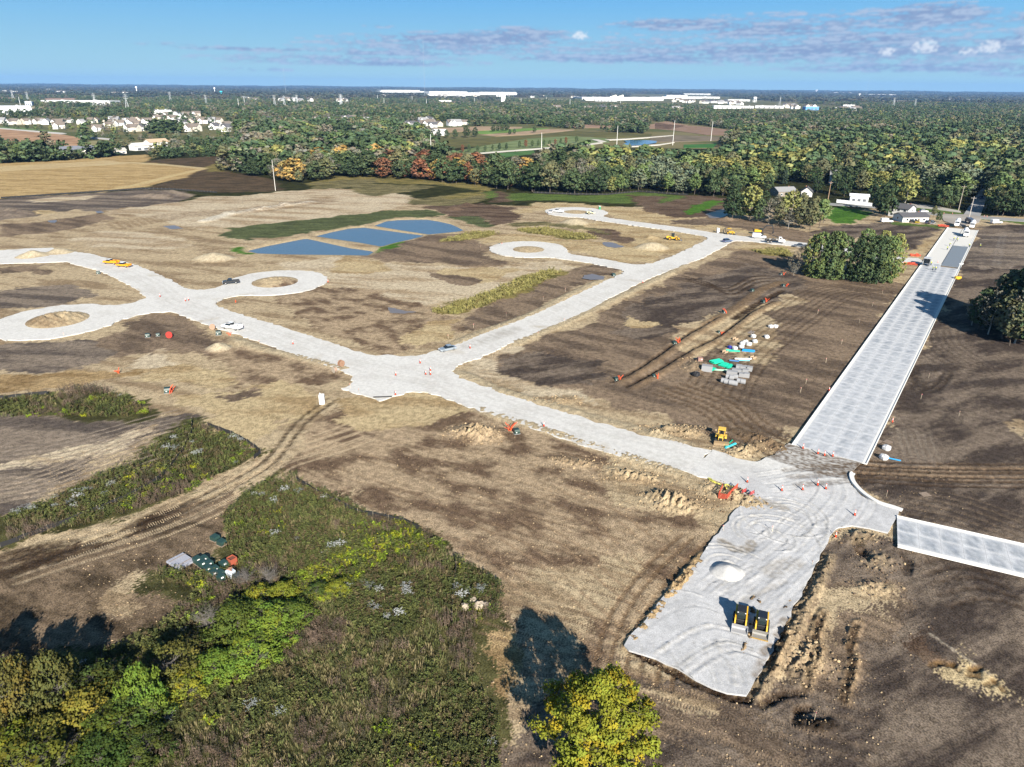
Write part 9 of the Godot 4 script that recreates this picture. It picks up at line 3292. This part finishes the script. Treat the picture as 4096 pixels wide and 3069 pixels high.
func supply_yard() -> void:
	# concrete rings and boxes, plastic pipe, wrapped pallets: the store between the roads
	var con := mat("precast_concrete", Color(0.25,0.255,0.265), 0.9)
	var k := 0
	var along := -0.42
	for e in [[Vector2(51.6,-160.2), 1.25], [Vector2(52.2,-159.7), 1.25], [Vector2(53.1,-159), 1.15], [Vector2(53.9,-158.7), 1.15], [Vector2(55.4,-160.1), 1.2], [Vector2(56.1,-159.6), 1.1], [Vector2(53.4,-162.8), 1.1], [Vector2(54.1,-162.1), 1.1], [Vector2(55.2,-162.7), 1.1]]:
		k += 1
		var o := thing("concrete_ring", "grey concrete ring lying in the supply yard's front rows", "concrete ring", on(e[0], 0.62), along, "precast concrete rings of the supply yard")
		var s := Shape.new()
		s.ring(Vector3.ZERO, Vector3.RIGHT, 0.62,0.48, e[1], 16)
		part("wall", s, con, o)
		var l := Shape.new()
		l.ring(Vector3(e[1] * 0.52,0,0), Vector3.RIGHT, 0.57,0.49,0.1,16)
		part("spigot_lip", l, con, o)
	for e in [[Vector2(55.3,-165.8), 2.6,1.0,1.3], [Vector2(56.8,-167), 2.4,1.0,1.3], [Vector2(57.3,-164.4), 1.3,1.0,1.2], [Vector2(58.4,-164), 1.3,1.1,1.1], [Vector2(58,-169.4), 1.4,1.2,1.3], [Vector2(58.9,-168.8), 1.4,1.2,1.2], [Vector2(60,-169.1), 1.3,1.0,1.2], [Vector2(60.5,-168.5), 1.3,1.1,1.2], [Vector2(58.8,-166.5), 1.4,1.2,1.2], [Vector2(49.5,-168), 2.6,1.5,1.6]]:
		var o := thing("concrete_box", "grey precast basin box in the supply yard's back rows" if e[0] != Vector2(49.5,-168) else "single grey open box culvert left of the green pipes", "concrete box", on(e[0]), along + rng.randf_range(-0.1,0.1), "precast boxes of the supply yard")
		var s := Shape.new()
		var w: float = e[1]
		var h: float = e[2]
		var d: float = e[3]
		s.box(Vector3(0, h - 0.07,0), Vector3(w, 0.14, d))
		s.box(Vector3(0,0.07,0), Vector3(w, 0.14, d))
		for z in [-d / 2 + 0.08, d / 2 - 0.08]:
			s.box(Vector3(0, h / 2, z), Vector3(w - 0.004, h - 0.28,0.16))
		part("wall", s, con, o)
		var f := Shape.new()
		f.box(Vector3(-w * 0.2, h / 2,0), Vector3(0.12, h - 0.29, d - 0.33))
		part("end_panel", f, con, o)
	var gcol := Color(0.01,0.42,0.27)
	pipe_stack("green_pipes", "untidy stack of green plastic pipes at the back of the supply yard", "pipes", Vector2(53.5,-174.2), 0.55,9,3,3.2,0.11, gcol, 0.10)
	pipe_stack("green_pipes", "untidy stack of green plastic pipes in the middle of the supply yard", "pipes", Vector2(55.4,-171.7), 0.75,14,2,3.0,0.11, gcol, 0.12)
	pipe_stack("green_pipes", "green plastic pipes leaning beside the box culvert", "pipes", Vector2(50.7,-168.5), 0.85,6,2,3.0,0.11, gcol, 0.08)
	pipe_stack("green_pipes", "loose pale green pipes on the soil in front of the stacks", "pipes", Vector2(53,-168.5), -0.12,6,1,4.0,0.07, Color(0.30,0.50,0.38), 0.15)
	pipe_stack("green_pipes", "small fan of green pipes by the white sacks", "pipes", Vector2(60.5,-183), -0.15,6,1,3.6,0.1, gcol, 0.10)
	pipe_stack("blue_pipes", "bundle of bright blue pipes right of the white sacks", "pipes", Vector2(64.7,-183.1), -0.35,6,2,3.2,0.11, Color(0.01,0.25,0.62), 0.10)
	pipe_stack("white_pipe", "long white pipe lying alone in the supply yard", "pipe", Vector2(61.3,-176.7), -0.02,1,1,4.4,0.2, Color(0.75,0.75,0.75), 0.0)
	pipe_stack("blue_pipe", "light blue pipe below the long white one", "pipe", Vector2(61.2,-175.5), -0.08,1,1,2.8,0.18, Color(0.12,0.45,0.66), 0.0)
	pipe_stack("blue_pipe", "dull blue pipe left of the light blue one", "pipe", Vector2(58.4,-174.9), -0.3,1,1,2.4,0.22, Color(0.05,0.16,0.34), 0.0)
	pipe_stack("black_pipe", "long black pipe behind the blue bundle", "pipe", Vector2(64.4,-184.2), -0.3,1,1,6.0,0.14, Color(0.014,0.014,0.015), 0.0)
	pipe_stack("timber_pile", "loose pile of grey timber planks behind the white sacks", "timber", Vector2(70.4,-199.1), 1.0,8,1,3.0,0.08, Color(0.24,0.20,0.17), 0.25)
	for e in [[Vector2(61.3,-184.4), "grey white wrapped pallet at the pile's front"], [Vector2(63.5,-185.8), "white wrapped pallet in the pile's middle"], [Vector2(65.8,-189.7), "tall white wrapped pallet in the pile's back"], [Vector2(66.2,-187.8), "torn white sack at the pile's right"], [Vector2(68.6,-190.2), "white sack beside the fittings crate"], [Vector2(77.7,-204), "left white sack standing apart behind the yard"], [Vector2(79.1,-204), "right white sack standing apart behind the yard"], [Vector2(73.3,-194.3), "white sack among the rubbish behind the yard"], [Vector2(69.6,-194.7), "flat white sack left among the rubbish"], [Vector2(64.5,-188.2), "white sack leaning against the tall pallet"]]:
		sack(e[1], e[0], 0.72)
	sack("dark blue tarpaulin bundle left of the wrapped pallets", Vector2(60.2,-185.3), 0.6, Color(0.015,0.02,0.22))
	sack("black plastic heap left of the box culvert", Vector2(45.9,-164.5), 0.85, Color(0.012,0.012,0.014))
	var cr := thing("brick_pallet", "brown crate alone at the yard's left", "crate", on(Vector2(49.3,-174.7)), 0.1)
	var s := Shape.new()
	s.box(Vector3(0,0.55,0), Vector3(1.3,0.9,1.1), Basis(), 0.04)
	part("load", s, mat("brown_crate", Color(0.26,0.15,0.12), 0.9), cr)
	var s2 := Shape.new()
	s2.box(Vector3(0,0.06,0), Vector3(1.4,0.12,1.2))
	part("pallet_base", s2, mat("pallet_wood", Color(0.22,0.17,0.13), 0.9), cr)
	var s3 := Shape.new()
	s3.box(Vector3(0.3,0.6,0.56), Vector3(0.3,0.25,0.02))
	part("paper_label", s3, mat("label_white", Color(0.7,0.7,0.7)), cr)
	for e in [[Vector2(57.9,-181.6), "broken tan crate left of the fan of green pipes"], [Vector2(63.8,-192.5), "tan crate behind the wrapped pallets"], [Vector2(64.2,-177.4), "rusty hydrant frame right of the white pipe"]]:
		var o := thing("open_crate", e[1], "crate", on(e[0]), 0.6)
		for z in [-0.4,0.4]:
			var q := Shape.new()
			q.box(Vector3(0,0.35, z), Vector3(1.4,0.6,0.06), Basis(Vector3.RIGHT, 0.15 * signf(z)))
			part("side_board", q, mat("tan_board", Color(0.36,0.26,0.17), 0.9), o)
		var q := Shape.new()
		q.box(Vector3(0,0.05,0), Vector3(1.4,0.08,0.8))
		part("bottom_board", q, mat("tan_board", Color.BLACK), o)

func trench_fence() -> void:
	# orange mesh fence round the open pit, its yellow hoses and its boards
	var pts := [Vector2(37.7,-109.9), Vector2(36.1,-106.8), Vector2(37.4,-106.1), Vector2(39,-108.2), Vector2(40.4,-109.9)]
	var o := thing("safety_fence", "orange mesh safety fence round the open pit beside the churned stone", "fence", on(pts[0]), 0)
	var at := o.position
	for i in pts.size() - 1:
		var a := on(pts[i]) - at
		var b := on(pts[i + 1]) - at
		var s := Shape.new()
		for r in 5:
			var y := 0.12 + r * 0.22
			s.rod(a + Vector3(0, y, 0), b + Vector3(0, y - 0.05,0), 0.055,0.055,4)
		for c in 9:
			var p := a.lerp(b, (c + 0.5) / 9.0)
			s.rod(p, p + Vector3(0,1.08,0), 0.035,0.035,4)
		part("mesh_panel", s, mat("net_orange", Color(0.42,0.065,0.03), 0.8), o)
		var p := Shape.new()
		p.rod(a - Vector3(0,0.2,0), a + Vector3(0,1.25,0), 0.03,0.03,6)
		part("post", p, steel(), o)
	for e in [[[Vector2(36.1,-114.2), Vector2(36.3,-112.7), Vector2(37.2,-111.6), Vector2(38.1,-111.1), Vector2(38.2,-108.8)], "yellow hose running from the road edge into the pit"], [[Vector2(36.3,-114), Vector2(36.9,-112.3), Vector2(37.8,-111.3), Vector2(39.6,-110.5), Vector2(40.4,-110.3)], "yellow hose running along the road edge over the pit"]]:
		var hh := thing("yellow_hose", e[1], "hose", on(e[0][0]), 0, "yellow hoses at the pit")
		var s := Shape.new()
		var q := []
		for p in e[0]:
			q.append(p.x)
			q.append(p.y)
		var w := pv(bend(q, 0.6))
		for i in w.size() - 1:
			s.rod(on(w[i], 0.16) - hh.position, on(w[i + 1], 0.16) - hh.position, 0.1,0.1,6, false)
		part("hose", s, mat("hose_yellow", Color(0.58,0.55,0.10), 0.6), hh)
	for e in [[Vector2(40.9,-107.9), "red knocked over barricade beside the pit"], [Vector2(42.2,-107.5), "red barricade right of the knocked over one"]]:
		var b := thing("barricade", e[1], "barricade", on(e[0], 0.04), 0.6, "red barricades beside the pit")
		for k in 2:
			var s := Shape.new()
			s.box(Vector3(0,0.35 + k * 0.35,0), Vector3(1.2,0.22,0.04))
			part("rail", s, mat("barricade_red", Color(0.55,0.04,0.04), 0.5), b)
		for x in [-0.5,0.5]:
			var s := Shape.new()
			s.rod(Vector3(x, 0,-0.25), Vector3(x, 0.95,0), 0.03,0.03,6)
			s.rod(Vector3(x, 0,0.25), Vector3(x, 0.95,0), 0.03,0.03,6)
			part("leg", s, steel(), b)
	print("objects ", Time.get_ticks_msec())

func loose_soil() -> void:
	# clods along the windrows, trenches and heaps, and the prints of crawler tracks
	var sh := Shape.new()
	var rings := []
	for e in [[-0.5,0.35], [-0.1,0.95], [0.3,0.8], [0.55,0.25]]:
		var ring := []
		for i in 6:
			var a := -TAU * i / 6.0
			ring.append(Vector3(cos(a) * e[1] * (1.0 + 0.2 * sin(i * 2.3)), e[0], sin(a) * e[1]) * 0.5)
		rings.append(ring)
	sh.loft(rings)
	var list := []
	rng.seed = 303
	for w in windrows:
		var q: PackedVector2Array = w[0]
		for i in q.size() - 1:
			for k in int(q[i].distance_to(q[i + 1]) * (2.4 if q[i].y > -110.0 else 1.2) + rng.randf()):
				var p: Vector2 = q[i].lerp(q[i + 1], rng.randf()) + Vector2(rng.randfn(), rng.randfn()) * w[1] * 0.5
				list.append([p, 0.05 + 0.17 * pow(rng.randf(), 3.0)])
	for h in mounds:
		if h[7] >= 1.0 and h[1] > -190.0:
			for k in int(h[2] * h[3] * 7.0):
				var a := rng.randf() * TAU
				var d := sqrt(rng.randf()) * 1.1
				list.append([Vector2(h[0] + cos(a) * d * h[2], h[1] + sin(a) * d * h[3]), 0.06 + 0.22 * pow(rng.randf(), 2.5)])
	for k in 9000:
		var z := -rng.randf_range(50.0,125.0)
		var p := Vector2(rng.randf_range(z * 0.75,-z * 0.75), z)
		var id := plan[clampi(int(p.y - plan_z0), 0, plan_h - 1) * plan_w + clampi(int(p.x - plan_x0), 0, plan_w - 1)]
		if id in [11,13] or road_y(p) == 0.33:
			continue
		list.append([p, 0.04 + 0.12 * pow(rng.randf(), 3.0)])
	var mm := MultiMesh.new()
	mm.transform_format = MultiMesh.TRANSFORM_3D
	mm.use_colors = true
	mm.mesh = sh.mesh()
	mm.instance_count = list.size()
	var pale_c := lin(190,168,134)
	var dark_c := lin(112,94,76)
	for i in list.size():
		var p: Vector2 = list[i][0]
		var s: float = list[i][1]
		mm.set_instance_transform(i, Transform3D(Basis.from_euler(Vector3(rng.randf() * 6.0, rng.randf() * 6.0, rng.randf())).scaled(Vector3(s * 2.0, s * 1.6, s * 2.0)), Vector3(p.x, gy(p.x, p.y) + s * 0.3, p.y)))
		mm.set_instance_color(i, dark_c.lerp(pale_c, rng.randf()) if p.x < 45.0 or rng.randf() < 0.35 else dark_c.lerp(lin(90,80,74), rng.randf()))
	stuff("soil_clods", mm, tinted("clods", 1.0), "loose clods of soil along the trenches and heaps")
	var bar := Shape.new()
	bar.prism([-0.07,-0.03,0.07,-0.03,0.03,0.035,-0.03,0.035], Vector3.ZERO, Basis(), 0.5)
	var bars := []
	for t in treads:
		var q: PackedVector2Array = t[0]
		var left := 0.0
		for i in q.size() - 1:
			var l := q[i].distance_to(q[i + 1])
			var at := left
			while at < l:
				var p := q[i].lerp(q[i + 1], at / l)
				if n_warp.get_noise_2d(p.x * 1.5, p.y * 1.5) > -0.12 and absf(p.x) < -p.y * 0.76:
					bars.append([p, (q[i + 1] - q[i]).angle(), t[1]])
				at += 0.36
			left = at - l
	var mt := MultiMesh.new()
	mt.transform_format = MultiMesh.TRANSFORM_3D
	mt.use_colors = true
	mt.mesh = bar.mesh()
	mt.instance_count = bars.size()
	for i in bars.size():
		var p: Vector2 = bars[i][0]
		mt.set_instance_transform(i, Transform3D(Basis(Vector3.UP, -bars[i][1] + rng.randf_range(-0.1,0.1)), Vector3(p.x, gy(p.x, p.y), p.y)))
		var c: Color = bars[i][2]
		var g := rng.randf_range(0.6,0.85)
		mt.set_instance_color(i, Color(c.r * g, c.g * g, c.b * g))
	stuff("crawler_track_prints", mt, tinted("clods", 1.0), "ridged prints of crawler tracks in the soil")
	print("clods ", list.size(), " prints ", bars.size())
